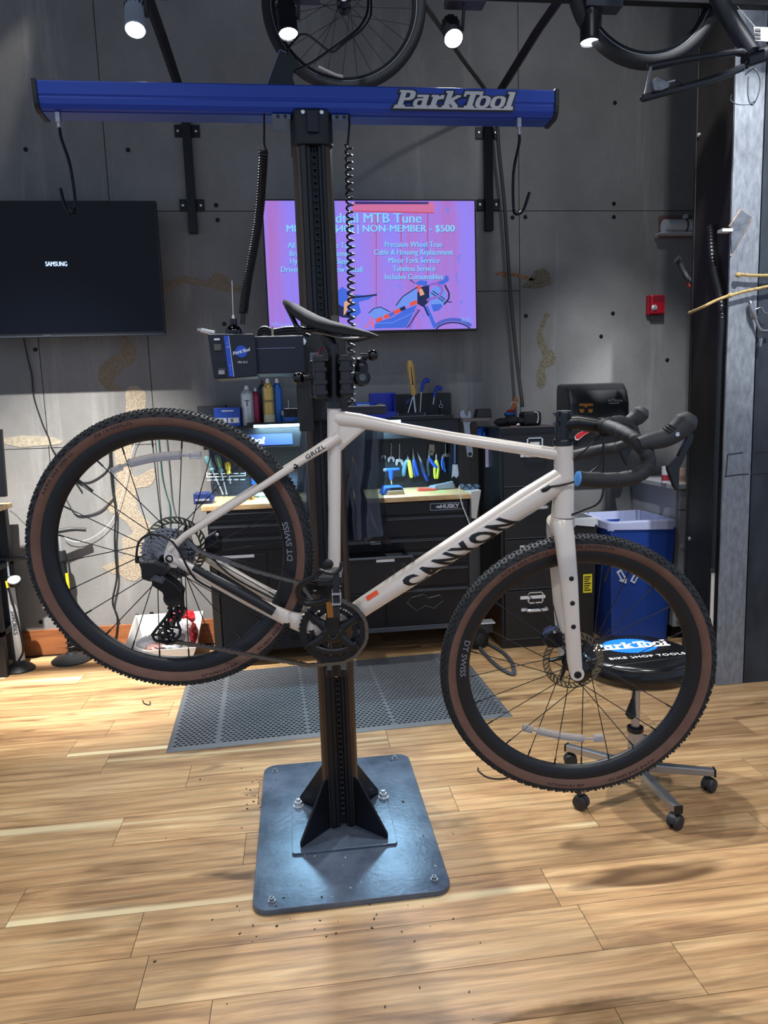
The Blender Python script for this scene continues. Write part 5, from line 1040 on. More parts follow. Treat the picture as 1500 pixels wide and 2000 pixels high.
ob('strobe_lens', MB().ellipsoid(at(1278, 601, Y=WY-.055), (.022, .012, .020), 12, 6), M('strobe_clear', '#c9c9cc', .15, .5), fa, smooth=True)
td = thing('towel_dispenser', 'black automatic paper towel dispenser with stickers on the wall', 'dispenser', (1.90, 4.5, 1.14))
pr_ = [(4.60, 1.150), (4.43, 1.150), (4.405, 1.165), (4.375, 1.25), (4.36, 1.36), (4.365, 1.46), (4.395, 1.54), (4.44, 1.580), (4.60, 1.592)]
ob('cover', MB().prism(pr_, (1.715, 0, 0), (0, 1, 0), (0, 0, 1), (.395, 0, 0)), M('dispenser_black', '#26272a', .38), td, bev=.018, seg=3)
fit_text('enMotion', 1187, 1216, 782, 4.352, M('print_grey', '#b4b6ba', .5), td, nm='brand_lettering', shear=.2, cap=.02)
ob('brand_line', MB().bb(at(1190, 787, Y=4.354), at(1209, 787.8, Y=4.358)), M('print_grey'), td)
AM = M('sticker_amber', '#b5762a', .5)
ob('sticker', MB().prism([(p.x, p.z) for p in (at(x, y, Y=4.355) for x, y in ((1131, 788), (1158, 788), (1158, 793), (1148, 793), (1144, 797), (1140, 793), (1131, 793)))], (0, 4.352, 0), (1, 0, 0), (0, 0, 1), (0, .002, 0)), AM, td)
for x0 in (1131, 1148): ob('sticker', MB().prism([(p.x, p.z) for p in (at(x, y, Y=4.355) for x, y in ((x0, 799), (x0+10, 799), (x0+8, 806), (x0+2, 806)))], (0, 4.352, 0), (1, 0, 0), (0, 0, 1), (0, .002, 0)), AM, td)
rs = [at(x, y, Y=4.37) for x, y in ((1121, 853), (1128, 846), (1148, 837), (1158, 835), (1156, 842), (1140, 850), (1128, 860), (1123, 859))]
stk = ob('sticker', MB().prism([(p.x, p.z) for p in rs], (0, 4.362, 0), (1, 0, 0), (0, 0, 1), (0, .003, 0)), M('sticker_white', '#d5cfca', .5), td)
sub('sticker_face', MB().prism([((p.x-rs[0].x)*.9+rs[0].x+.005, (p.z-rs[5].z)*.85+rs[5].z+.002) for p in rs], (0, 4.3612, 0), (1, 0, 0), (0, 0, 1), (0, .001, 0)), M('sticker_red', '#b3202c', .5), stk)
ob('towel_slot', MB().bb((1.76, 4.37, 1.146), (2.07, 4.45, 1.156)), M('housing_silver'), td)
# ---- things at the column
gp = thing('handlebar_grip', 'black rubber grip sticking out from behind the steel column', 'grip', at(1345, 550, Y=3.7))
ob('grip', MB().tube(smooth_path([at(1322, 506, Y=3.70), at(1327, 511, Y=3.70), at(1334, 528, Y=3.69), at(1346, 546, Y=3.67), V((CX+.06, CY+.345, at(1362, 566, Y=3.64).z))], 5), [.022]+[.018]*5+[.0135]*5+[.014]*10, 14), M('grip_rubber', '#17181b', .6), gp, smooth=True)
ob('red_tag', MB().prism([(p.x, p.z) for p in (at(x, y, Y=3.70) for x, y in ((1337, 552), (1347, 548), (1349, 556), (1345, 565), (1343, 556)))], (0, 3.70, 0), (1, 0, 0), (0, 0, 1), (0, .003, 0)), M('tag_red', '#b04038', .5), gp)
ROPE = M('rope_yellow', '#a8905c', .8, var=.4, scale=120, bump=.6)
for lab, pts in (('yellow rope tied round the steel column, slanting down to the left', [(1346, 611, 3.45), (1372, 600, 3.28), (1396, 588, 3.262), (1422, 578, 3.262), (1430, 576, 3.262), (1460, 568, 3.262), (1520, 555, 3.262)]), ('yellow rope end lying level across the column, above the slanting one', [(1437, 537, 3.262), (1446, 536, 3.262), (1470, 538, 3.262), (1520, 538, 3.262)])):
    r = thing('rope', lab, 'rope', at(pts[0][0], pts[0][1], Y=pts[0][2]), group='ropes on the column')
    P = smooth_path([at(x, y, Y=q) for x, y, q in pts], 10); ob('strand', MB().tube(P, [.0078 if i % 2 else .0066 for i in range(len(P))], 8), ROPE, r, smooth=True)
    ob('knot', MB().ellipsoid(at(*( (1426, 577) if 'slanting down' in lab else (1442, 537)), Y=3.260), (.015, .011, .012), 10, 6), ROPE, r, smooth=True)
bl = thing('brake_lever', 'loose silver brake lever hanging on the black wall end below the ropes', 'brake lever', at(1480, 640, Y=3.27))
ob('clamp', MB().tube(smooth_path([at(1465, 588, Y=3.27), at(1469, 605, Y=3.265), at(1476, 622, Y=3.265)], 4), [.007, .010, .012, .010, .013, .011, .012, .010, .009], 10), M('lever_silver', '#9a9ca0', .3, .9), bl, smooth=True)
ob('lever_blade', MB().tube(smooth_path([at(1474, 618, Y=3.265), at(1480, 634, Y=3.265), at(1487, 645, Y=3.265), at(1503, 646, Y=3.265)], 5), .007, 10), M('lever_silver'), bl, smooth=True)
ob('adjuster', MB().tube(smooth_path([at(1472, 606, Y=3.265), at(1486, 601, Y=3.26), at(1492, 610, Y=3.26), at(1499, 613, Y=3.26)], 4), .004, 8), M('lever_silver'), bl, smooth=True)
ob('cable', MB().tube([at(1488, 606, Y=3.262), at(1487, 662, Y=3.262)], .0012, 5), M('cable_grey'), bl)
ob('cable_stop', MB().tube([at(1486, 661, Y=3.262), at(1485, 677, Y=3.262)], [.010, .005], 10), M('lever_silver'), bl, smooth=True)
# ---- cables on the wall at the left
def cable(lab, pix, r, mat, Y=WY-.006, k=7):
    P = smooth_path([at(q[0], q[1], Y=(q[2] if len(q) > 2 else Y)) for q in pix], k); t = tag(ob('cable', MB().tube(P, r, 7), mat, smooth=True), lab, 'cable'); return t
CB = M('cable_black', '#17181a', .5); CG = M('cable_dkgrey', '#4a4b4c', .5); CW = M('cable_white', '#d6d6d2', .5); CGR = M('cable_green', '#1f4a44', .5)
cable('thin black cable hanging below the left television', [(45, 655, 4.56), (52, 690), (62, 735), (66, 775), (82, 825), (95, 855), (101, 875), (118, 900), (140, 930), (160, 960)], .0045, CB)
cable('thick black cable hanging straight down the wall behind the rear wheel', [(213, 840), (214, 880), (219, 950), (226, 1000), (224, 1050), (226, 1090), (228, 1130), (220, 1175), (229, 1205), (228, 1235), (222, 1262), (214, 1290)], .006, CB, WY-.022)
cable('black cable sagging in a shallow loop seen through the rear wheel', [(100, 925), (128, 972), (148, 1003), (175, 1004), (200, 994), (222, 972)], .0042, CG, WY-.008)
cable('slim grey cable curving across the upper left of the rear wheel opening', [(140, 930), (150, 938), (172, 941), (195, 930), (212, 912), (215, 880)], .0035, CG)
cable('green cable hanging beside the pegboard', [(309, 850), (312, 880), (317, 930), (325, 965), (331, 985), (333, 1010), (332, 1040)], .004, CGR)
cable('dark cable pair hanging between green cable and pegboard', [(325, 850), (330, 900), (334, 950), (337, 980), (343, 1005)], .004, CG)
cable('black cable running down behind the rear derailleur to the floor', [(349, 1110), (355, 1150), (358, 1200), (361, 1240)], .0055, CG, WY-.010)
cable('white cable draped from the pump handle up past the cassette', [(125, 1048), (135, 1055), (155, 1058), (180, 1050), (205, 1032), (225, 1005), (240, 960), (252, 910), (262, 870), (272, 850)], .0016, CW, WY-.02)
cable('white charger cable from the bench end to the rear wheel', [(20, 998, 4.32), (30, 1005, 4.4), (45, 1020, 4.5), (60, 1032, 4.55)], .004, CW)
# ================================================================== workbench, cabinets, tools
CHB = M('chest_black', '#111216', .32, .2); CHE = M('chest_edge', '#5d6168', .3, .7); LBL = M('label_white', '#d5d6d8', .6); DARK = M('matte_black')
BY = 4.08
def slab(nm, x0, x1, y0, y1, z0, z1, mat, par, bev=.003, **k): return ob(nm, MB().bb((x0, y0, z0), (x1, y1, z1)), mat, par, bev=bev, **k)
def caster(par, x, y, r=.055, top=.15):
    c = ob('caster', MB().lathe((x-.018, y, r), (1, 0, 0), [(r*.6, 0), (r, .004), (r, .032), (r*.6, .036)], 20), M('caster_black', '#131315', .5), par, smooth=True)
    sub('fork', MB().bb((x-.026, y-.03, r*.9), (x+.026, y+.03, top)), M('caster_fork', '#3a3c40', .4, .7), c)
def drawer(par, x0, x1, z0, z1, y=BY, pull=True, label=None):
    d = ob('drawer', MB().bb((x0+.004, y-.012, z0+.004), (x1-.004, y+.01, z1-.004)), CHB, par, bev=.004)
    if pull: sub('pull_rail', MB().prism([(0, 0), (-.014, .004), (-.014, .007), (0, .012)], (x0+.010, y-.012, z1-.022), (0, 1, 0), (0, 0, 1), (x1-x0-.020, 0, 0)), CHE, d)
    if label: sub('label', MB().bb((label[0], y-.0135, label[2]), (label[1], y-.012, label[3])), LBL, d)
    return d
# ---- right chest
rc = thing('tool_chest', 'black steel tool chest with brand badge under the right end of the worktop', 'tool chest', (.61, 4.33, 0))
slab('body', .235, .985, BY, 4.56, .16, .930, CHB, rc)
slab('lid_front', .238, .982, BY-.014, BY, .850, .928, CHB, rc, .006)
bd = ob('badge', MB().prism(rrect(-.098, -.021, .098, .021, .006), ((at(871, 985, Y=BY).x), BY-.0145, .893), (1, 0, 0), (0, 0, 1), (0, -.003, 0)), M('badge_edge', '#8d9197', .3, .8), rc)
bx_ = at(871, 985, Y=BY).x
sub('badge_field', MB().prism(rrect(-.094, -.017, .094, .017, .005), (bx_, BY-.0175, .893), (1, 0, 0), (0, 0, 1), (0, -.0012, 0)), CHB, bd)
letters('badge_lettering', 'HUSKY', M('badge_silver', '#b9bcc0', .35, .6), bd, (bx_+.018, BY-.0188, .893), (1, 0, 0), (0, 0, 1), .032, h=.0008, bold=.0012, sx=1.1, deep=1)
sub('badge_emblem', MB().prism([(-.068, -.004), (-.052, .008), (-.046, .004), (-.036, .006), (-.034, -.002), (-.044, -.010), (-.050, -.006)], (bx_, BY-.0188, .893), (1, 0, 0), (0, 0, 1), (0, -.001, 0)), M('badge_silver'), bd)
drawer(rc, .24, .98, .720, .846)
xm = .462
drawer(rc, .24, xm, .640, .715, label=(.40, .455, .690, .706)); drawer(rc, xm+.012, .98, .640, .715)
drawer(rc, xm+.012, .98, .545, .635, label=(.84, .965, .612, .628)); drawer(rc, xm+.012, .98, .420, .540, label=(.63, .73, .516, .530))
dd = drawer(rc, xm+.012, .98, .185, .415)
sub('embossed_emblem', MB().tube([V((.60, BY-.0125, .33)), V((.63, BY-.0135, .36)), V((.70, BY-.0135, .375)), V((.73, BY-.0135, .35)), V((.80, BY-.0135, .365)), V((.82, BY-.0135, .33)), V((.76, BY-.0135, .285)), V((.71, BY-.0135, .305)), V((.66, BY-.0135, .275)), V((.60, BY-.0125, .33))], .003, 6), CHE, dd)
drawer(rc, .24, xm, .185, .415)
slab('base_rail', .235, .985, BY-.004, 4.55, .155, .185, CHE, rc, .002)
for x in (.30, .92): caster(rc, x, 4.16); caster(rc, x, 4.48)
# drawer standing open at the left of this chest
od = ob('open_drawer', MB().bb((.245, 3.80, .47), (.605, 3.812, .668)).bb((.25, 3.812, .47), (.262, BY, .655)).bb((.588, 3.812, .47), (.600, BY, .655)).bb((.25, 3.812, .47), (.600, BY, .482)), CHB, rc, bev=.002, label='drawer standing open')
sub('label', MB().bb((.40, 3.7985, .640), (.50, 3.80, .655)), LBL, od); sub('pull_rail', MB().bb((.25, 3.792, .660), (.60, 3.80, .669)), CHE, od)
# ---- left chest
lc_ = thing('tool_chest', 'black steel tool chest behind the rear wheel, under the left end of the worktop', 'tool chest', (-.15, 4.33, 0))
slab('body', -.52, .225, BY, 4.56, .10, .930, CHB, lc_)
drawer(lc_, -.515, .222, .855, .926); drawer(lc_, -.515, .222, .780, .850); drawer(lc_, -.515, .222, .690, .775)
dr = ob('cabinet_door', MB().bb((-.470, BY-.012, .115), (-.20, BY+.01, .675)), CHB, lc_, bev=.004); sub('label', MB().bb((-.46, BY-.014, .655), (-.27, BY-.012, .672)), LBL, dr)
for k in range(6): drawer(lc_, -.10, .215, .60-k*.085, .678-k*.085)
ob('corner_post', MB().bb((-.522, BY-.018, .03), (-.478, BY+.03, .69)), M('post_brown', '#1b1714', .5), lc_, bev=.003)
sub('lock', MB().bb((.03, BY-.03, .555), (.055, BY-.012, .580)), CHE, dr)
for x in (-.46, .16): caster(lc_, x, 4.16, .045, .10); caster(lc_, x, 4.48, .045, .10)
# ---- worktop
WT = M('worktop_maple', '#c39a66', .5, var=.22, scale=6, stretch=(2, 14, 6), col2='#d9b98a', bump=.1)
wt = tag(ob('worktop', MB().bb((-.545, BY-.03, .932), (1.0, 4.585, .962)), WT, bev=.004), 'long pale wooden worktop on the two black chests', 'worktop')
# ---- pegboard hutch
def peg_mat(nm, c):
    m = bpy.data.materials.new(nm); m.use_nodes = True; nt = m.node_tree; N = nt.nodes; L = nt.links; b = N['Principled BSDF']
    tc = N.new('ShaderNodeTexCoord'); mp = N.new('ShaderNodeMapping'); mp.inputs['Scale'].default_value = (1/.0254,)*3; L.new(tc.outputs['Object'], mp.inputs[0])
    fr = N.new('ShaderNodeVectorMath'); fr.operation = 'FRACTION'; L.new(mp.outputs[0], fr.inputs[0]); sb_ = N.new('ShaderNodeVectorMath'); sb_.operation = 'SUBTRACT'; sb_.inputs[1].default_value = (.5, .5, .5); L.new(fr.outputs[0], sb_.inputs[0])
    ml = N.new('ShaderNodeVectorMath'); ml.operation = 'MULTIPLY'; ml.inputs[1].default_value = (1, 0, 1); L.new(sb_.outputs[0], ml.inputs[0]); ln = N.new('ShaderNodeVectorMath'); ln.operation = 'LENGTH'; L.new(ml.outputs[0], ln.inputs[0])
    rp = N.new('ShaderNodeValToRGB'); rp.color_ramp.elements[0].position = .12; rp.color_ramp.elements[1].position = .15; rp.color_ramp.elements[0].color = (.002, .002, .002, 1); rp.color_ramp.elements[1].color = lin(c); L.new(ln.outputs['Value'], rp.inputs[0]); L.new(rp.outputs[0], b.inputs['Base Color'])
    b.inputs['Roughness'].default_value = .45; return m
PGY = 4.535
hu = thing('pegboard_hutch', 'dark pegboard hutch with overhead shelf on the worktop', 'pegboard', (.22, 4.55, .962))
slab('pegboard', -.54, .13, PGY, PGY+.012, .963, 1.262, peg_mat('pegboard_navy', '#2b3444'), hu, .001)
slab('pegboard', .36, .995, PGY, PGY+.012, .963, 1.28, peg_mat('pegboard_black', '#15181d'), hu, .001)
slab('side_panel', .13, .36, PGY-.02, PGY+.02, .963, 1.40, CHB, hu, .002)
slab('shelf_box', -.545, .34, 4.33, 4.585, 1.262, 1.395, CHB, hu, .004); slab('shelf_box', .34, 1.0, 4.33, 4.585, 1.285, 1.395, CHB, hu, .004)
slab('back_panel', .50, 1.0, 4.565, 4.585, 1.40, 1.558, M('panel_black', '#17181b', .5), hu, .002)
slab('end_post', .955, 1.0, 4.40, 4.585, .963, 1.285, CHB, hu, .002)
bdw = ob('blue_drawer', MB().bb((-.53, 4.322, 1.275), (-.02, 4.333, 1.345)), M('drawer_blue', '#10214f', .5), hu, bev=.003)
put_mark('drawer_lettering', M('print_silver', '#a9adb4', .4), bdw, (-.305, 4.3215, 1.308), (1, 0, 0), (0, 0, 1), .034, .24, h=.0006, t=.0006, deep=True)
slab('top_rim', .58, .96, 4.325, 4.335, 1.395, 1.420, CHB, hu, .001); slab('rim_edge', .58, .90, 4.323, 4.326, 1.417, 1.421, CHE, hu, 0)
LED = M('led_tube', '#ffffff', .3, emit='#a4e4ff', estr=14)
ld = thing('led_strip', 'glowing cyan-white LED strip light under the shelf', 'light', (-.10, 4.27, 1.40))
slab('housing', -.245, .245, 4.195, 4.328, 1.400, 1.412, CHB, ld, .002); ob('tube', MB().cyl((-.238, 4.205, 1.392), (.24, 4.205, 1.392), .0075, 12), LED, ld, smooth=True)
slab('end_cap', -.275, -.238, 4.19, 4.31, 1.383, 1.414, DARK, ld, .002)
def led_light(par, x0, x1, w):
    d = bpy.data.lights.new('led_light', 'AREA'); d.shape = 'RECTANGLE'; d.size = x1-x0; d.size_y = .03; d.energy = w; d.color = (.45, .80, 1)
    o = bpy.data.objects.new('led_light', d); COL.objects.link(o); o.location = ((x0+x1)/2, 4.205, 1.380); o.rotation_euler = (math.radians(6), 0, 0); o.parent = par; o.matrix_parent_inverse = PM[par.name].inverted()
led_light(ld, -.23, .23, 13)
l2 = thing('led_strip', 'second LED strip glowing behind the top tube', 'light', (.45, 4.27, 1.40))
slab('housing', .36, .62, 4.195, 4.328, 1.400, 1.412, CHB, l2, .002); ob('tube', MB().cyl((.365, 4.205, 1.392), (.615, 4.205, 1.392), .0075, 12), LED, l2, smooth=True)
led_light(l2, .37, .61, 10)
# ---- spray cans, boxes and pots on the shelf
SZ = 1.395
def can(lab, px, pytop, r, col, Y, cap, body2=None, cat='spray can', txt=None):
    p = at(px, pytop, Y=Y); x = p.x; h = p.z - SZ
    t = thing('spray_can', lab, cat, (x, Y, SZ), group='cans on the shelf')
    ob('can_body', MB().lathe((x, Y, SZ), (0, 0, 1), [(r*.95, 0), (r, .004), (r, h*.78), (r*.96, h*.80), (r*.5, h*.895), (r*.42, h*.90)], 24), M('can_'+col[1:], col, .3, .3), t, smooth=True)
    ob('nozzle', MB().lathe((x, Y, SZ+h*.895), (0, 0, 1), [(r*.36, 0), (r*.36, h*.05), (r*.22, h*.10), (0, h*.105)], 14), M('cap_'+cap[1:], cap, .4), t, smooth=True)
    if body2: ob('label_band', MB().lathe((x, Y, SZ), (0, 0, 1), [(r*1.012, h*body2[0]), (r*1.012, h*body2[1])], 24, cap=False), M('band_'+body2[2][1:], body2[2], .4), t, smooth=True)
    if txt:
        for s, zz, sz in txt: letters('can_lettering', s, M('print_ink', '#22262e', .5), t, (x, Y-r*1.02, SZ+h*zz), (1, 0, 0), (0, 0, 1), sz, h=.001)
can('white spray can, leftmost of the cans on the shelf', 481, 753, .037, '#b9bcc0', 4.40, '#d8d8d4', None, txt=[('T', .55, .05)])
can('slim red spray can next to the white one', 498, 757, .023, '#8f2443', 4.42, '#cfcfcb')
can('dark patterned can half hidden behind the yellow one', 511, 742, .028, '#2a3550', 4.48, '#6b2433')
can('yellow spray can with white cap', 522, 739, .033, '#c9a85c', 4.40, '#dcd9d0', (.06, .22, '#cdbfa0'), txt=[('Speed', .52, .026)])
can('blue spray can right of the yellow one', 540, 739, .031, '#2c62a8', 4.43, '#d4d4d2')
def carton(nm, lab, x0, x1, z0, z1, y0, y1, col, **k):
    t = thing(nm, lab, k.get('cat', 'box'), ((x0+x1)/2, (y0+y1)/2, z0), group=k.get('group')); ob('carton', MB().bb((x0, y0, z0), (x1, y1, z1)), M('carton_'+col[1:], col, .5), t, bev=.003); return t
a = at(417, 797, Y=4.36); b = at(470, 822, Y=4.36)
bxq = carton('parts_box', 'blue cardboard box with barcode labels on the shelf', a.x, b.x, SZ, a.z, 4.36, 4.50, '#1f48a8')
lbw = (b.x-a.x)
for i in range(2): ob('barcode_label', MB().bb((a.x+lbw*(.05+.47*i), 4.358, SZ+.02), (a.x+lbw*(.47+.47*i), 4.36, SZ+.05)), LBL, bxq)
for i in range(12): ob('bar', MB().bb((a.x+lbw*(.24+.018*i+.27*(i > 5)), 4.3572, SZ+.024), (a.x+lbw*(.24+.018*i+.27*(i > 5)) + .0016, 4.358, SZ+.046)), M('print_black'), bxq)
ob('print_line', MB().bb((a.x+lbw*.3, 4.3588, a.z-.022), (a.x+lbw*.75, 4.36, a.z-.016)), LBL, bxq)
a = at(390, 785, Y=4.45); carton('parts_box', 'dark grey flat box behind the blue barcode box', a.x-.02, a.x+.15, SZ, a.z-.02, 4.47, 4.56, '#2c2f36')
a = at(565, 788, Y=4.40); pt_ = thing('grease_pot', 'small blue pot with a white lid beside the cans', 'pot', (a.x, 4.40, SZ))
ob('pot', MB().lathe((a.x, 4.40, SZ), (0, 0, 1), [(.044, 0), (.046, .004), (.048, .06), (.048, .062)], 24), M('pot_blue', '#2f63b2', .4), pt_, smooth=True)
ob('lid', MB().lathe((a.x, 4.40, SZ+.055), (0, 0, 1), [(.051, 0), (.051, .022), (.046, .026), (0, .026)], 24), M('lid_white', '#b9bcc2', .5), pt_, smooth=True)
ob('straw', MB().cyl((a.x-.005, 4.40, SZ+.08), (a.x-.005, 4.40, SZ+.145), .002, 6), M('lid_white'), pt_)
a = at(590, 775, Y=4.44); carton('parts_box', 'upright white narrow box standing behind the post', a.x-.018, a.x+.018, SZ, at(590, 757, Y=4.44).z, 4.44, 4.48, '#a9adb6')
a = at(694, 786, Y=4.40); b = at(726, 800, Y=4.40)
cbx = carton('parts_box', 'flat bright blue box left of the blue bin', a.x, b.x, SZ, a.z, 4.40, 4.50, '#1e5cc0')
for k in range(2): ob('print_line', MB().bb((a.x+.01, 4.3985, a.z-.018-k*.012), (b.x-.012, 4.40, a.z-.013-k*.012)), LBL, cbx)
a = at(725, 768, Y=4.36); b = at(773, 808, Y=4.36); pbn = thing('parts_bin', 'open-front blue plastic parts bin with rag inside on the shelf', 'bin', ((a.x+b.x)/2, 4.42, SZ))
pb_ = M('bin_plastic_blue', '#1d34b0', .35)
w0, w1 = a.x, b.x
ob('bin_shell', MB().bb((w0, 4.36, SZ), (w0+.004, 4.50, a.z)).bb((w1-.004, 4.36, SZ), (w1, 4.50, a.z)).bb((w0, 4.496, SZ), (w1, 4.50, a.z)).bb((w0, 4.36, SZ), (w1, 4.50, SZ+.004)).bb((w0, 4.335, SZ+.004), (w1, 4.36, SZ+.055)).bb((w0, 4.36, a.z-.008), (w1, 4.368, a.z)), pb_, pbn, bev=.0015)
ob('rag', MB().ellipsoid(((w0+w1)/2-.015, 4.42, SZ+.075), (.04, .05, .034), 14, 8), M('rag_grey', '#8e8a88', .8, bump=1, scale=40), pbn, smooth=True)
# ---- standing tools on the shelf
def screwdriver(lab, tip, heel, top, rr, hc, bandc, Y, nm='screwdriver', grp=None):
    tp = at(*tip, Y=Y); he = at(*heel, Y=Y); to = at(*top, Y=Y); t = thing(nm, lab, 'screwdriver', tp, group=grp)
    ob('blade', MB().tube([tp, he], rr*.28, 8), SIL, t, smooth=True); d = to-he
    ob('handle', MB().tube([he, he+d*.10, he+d*.22, he+d*.5, he+d*.85, to], [rr*.75, rr*.95, rr*.62, rr*1.0, rr*1.05, rr*.55], 14), M('grip_'+hc[1:], hc, .45), t, smooth=True)
    ob('grip_band', MB().tube([he+d*.30, he+d*.5, he+d*.82], [rr*.86, rr*1.08, rr*1.10], 8, flat=.55), M('grip_'+bandc[1:], bandc, .5), t, smooth=True); return t
sd = screwdriver('big screwdriver with black and tan grip standing above the hutch', (812, 812), (808, 772), (800, 704), .022, '#b08e4e', '#14151c', 4.40)
ob('holder', MB().tube([at(806, 775, Y=4.40), at(795, 812, Y=4.40)], .004, 6).tube([at(808, 775, Y=4.40), at(812, 800, Y=4.40), at(806, 830, Y=4.38)], .004, 6), SIL, sd)
slab('tool_holder', at(775, 806, Y=4.36).x, at(832, 806, Y=4.36).x, 4.36, 4.42, SZ, at(800, 806, Y=4.36).z, CHB, hu, .002)
for px in (775, 828): slab('holder_edge', at(px, 806, Y=4.355).x, at(px, 806, Y=4.355).x+.008, 4.352, 4.356, SZ, at(px, 806, Y=4.355).z, CHE, hu, 0)
for i, (tp, knee, end) in enumerate((((820, 808), (823, 765), (828, 742)), ((846, 790), (848, 775), (852, 757)))):
    t = thing('hex_wrench', ('blue-handled hex wrench right behind the big screwdriver', 'blue P-handled hex wrench in front of the black back panel')[i], 'hex wrench', at(*tp, Y=4.45), group='hex wrenches on the hutch')
    ob('shaft', MB().tube([at(*tp, Y=4.45), at(*knee, Y=4.45)], .0035, 6), SIL, t); e = at(*end, Y=4.45); k = at(*knee, Y=4.45)
    ob('handle', MB().tube(smooth_path([k, k.lerp(e, .6), e + V((.012, 0, .0)), e + V((.035, 0, -.012))], 4), [.010]*6+[.013]*6+[.010], 10), M('handle_blue', '#1d3fae', .4), t, smooth=True)
hx = thing('folding_tool', 'dark blue folded tool leaning beside the screwdriver', 'tool', at(800, 790, Y=4.42)); ob('body', MB().tube([at(793, 790, Y=4.43), at(807, 772, Y=4.43)], [.016, .010], 10), M('tool_navy', '#1c2a5a', .5), hx, smooth=True)
wr = thing('wrench', 'small combination wrench standing against the black back panel', 'wrench', at(862, 815, Y=4.52)); ob('shaft', MB().tube([at(862, 818, Y=4.55), at(861, 796, Y=4.55)], .009, 8, flat=.4, up=(0, 1, 0)), DST, wr, smooth=True); ob('ring_end', MB().tube([at(861, 793, Y=4.55) + V((math.cos(2*PI*i/14)*.011, 0, math.sin(2*PI*i/14)*.011)) for i in range(14)], .004, 6, closed=True), DST, wr, smooth=True); ob('stub', MB().tube([at(861, 790, Y=4.55), at(860, 781, Y=4.55)], .004, 6), DST, wr)
# ---- adjustable wrench, tape rolls and tag at the hutch end
aw = thing('adjustable_wrench', 'large adjustable wrench hanging over the top tube at the hutch end', 'wrench', at(918, 893, Y=4.30))
P = lambda L_, Y: [(q.x, q.z) for q in (at(x, y, Y=Y) for x, y in L_)]
ob('wrench_body', MB().prism(P([(905, 829), (903, 821), (898, 812), (898, 804), (905, 799), (908, 808), (912, 813), (915, 801), (914, 798), (920, 806), (921, 822), (917, 830), (920, 858), (924, 884), (922, 893), (913, 892), (911, 880), (908, 850)], 4.30), (0, 4.295, 0), (1, 0, 0), (0, 0, 1), (0, .016, 0)), M('wrench_steel', '#8d9096', .3, .85), aw, bev=.003)
ob('worm_screw', MB().tube([at(909, 820, Y=4.293), at(916, 821, Y=4.293)], [.011, .011], 10), DARK, aw, smooth=True); ob('hang_hole', MB().lathe(at(918, 887, Y=4.2945), (0, -1, 0), [(.012, 0), (0, .0005)], 14), DARK, aw)
for px, r, lab in ((941, .055, 'blue tape roll hanging left of the file cabinet'), (963, .045, 'smaller blue tape roll half hidden by the file cabinet corner')):
    c = at(px, 852, Y=4.36); t = thing('tape_roll', lab, 'tape roll', c, group='blue tape rolls'); ob('roll', MB().lathe(c, (.85, -.5, 0), [(r*.55, -.014), (r, -.014), (r, .014), (r*.55, .014), (r*.55, -.014)], 28, cap=False), M('tape_blue', '#1f57c0', .45), t, smooth=True); ob('core', MB().lathe(c, (.85, -.5, 0), [(r*.45, -.015), (r*.55, -.015), (r*.55, .015), (r*.45, .015), (r*.45, -.015)], 28, cap=False), M('core_card', '#2c66cf', .6), t, smooth=True)
tg = tag(ob('paper_tag', MB().bb(at(948, 877, Y=4.33), at(957, 912, Y=4.333)), M('tag_lilac', '#c9c2df', .7)), 'long pale paper tag hanging from the hutch end', 'tag')
# ---- tools on the right pegboard
def wrench_hang(lab, px, y0, y1, w):
    t = thing('wrench', lab, 'wrench', at(px, y1, Y=PGY-.012), group='wrenches on the pegboard'); a = at(px, y0, Y=PGY-.012); b = at(px, y1, Y=PGY-.012); d = (b-a)
    ob('shaft', MB().tube([a, b - d.normalized()*w*1.4], [w*.42, w*.48], 8, flat=.4, up=(0, 1, 0)), SIL, t, smooth=True)
    o = b - d.normalized()*w*.6; out = [(math.cos(t_)*w, math.sin(t_)*w) for t_ in [math.radians(a_) for a_ in range(-55, 236, 15)]] + [(-.38*w, -.2*w), (-.25*w, .25*w), (.25*w, .25*w), (.38*w, -.2*w)]
    ob('jaw', MB().prism(out, o + V((0, .003, 0)), (1, 0, 0), (0, 0, 1), (0, -.007, 0)), SIL, t, bev=.0012)
wrench_hang('smallest open-end wrench, first on the right pegboard', 749, 866, 896, .016); wrench_hang('second open-end wrench on the right pegboard', 764, 866, 902, .023); wrench_hang('third and longest open-end wrench on the right pegboard', 780, 866, 909, .027); wrench_hang('wide open-end wrench near the end of the right pegboard', 870, 866, 899, .028)
def pliers(lab, piv, jaw, h1, h2, c1, c2, w=.011):
    t = thing('pliers', lab, 'pliers', at(*h1[-1], Y=PGY-.02), group='pliers on the pegboard'); w *= 1.25; p = at(*piv, Y=PGY-.018); j = at(*jaw, Y=PGY-.018)
    ob('jaws', MB().tube([p, p.lerp(j, .4), j], [w*1.1, w*1.0, w*.35], 8, flat=.6, up=(0, 1, 0)), DST, t, smooth=True)
    for h, c, o in ((h1, c1, 0), (h2, c2, .004)):
        P_ = smooth_path([p + V((0, -o, 0))] + [at(x, y, Y=PGY-.02-o) for x, y in h], 4); ob('handle', MB().tube(P_, [w*.6] + [w*.85]*(len(P_)-2) + [w*.55], 8), M('grip_'+c[1:], c, .45), t, smooth=True)
pliers('pliers with one grey-blue and one yellow handle', (797, 898), (796, 888), [(791, 908), (788, 930)], [(800, 908), (804, 933)], '#4f7c98', '#d0cf4c', .013)
pliers('navy-handled long pliers next to the yellow-grey pair', (808, 897), (806, 876), [(808, 912), (811, 932)], [(812, 912), (817, 930)], '#24407e', '#2248a0')
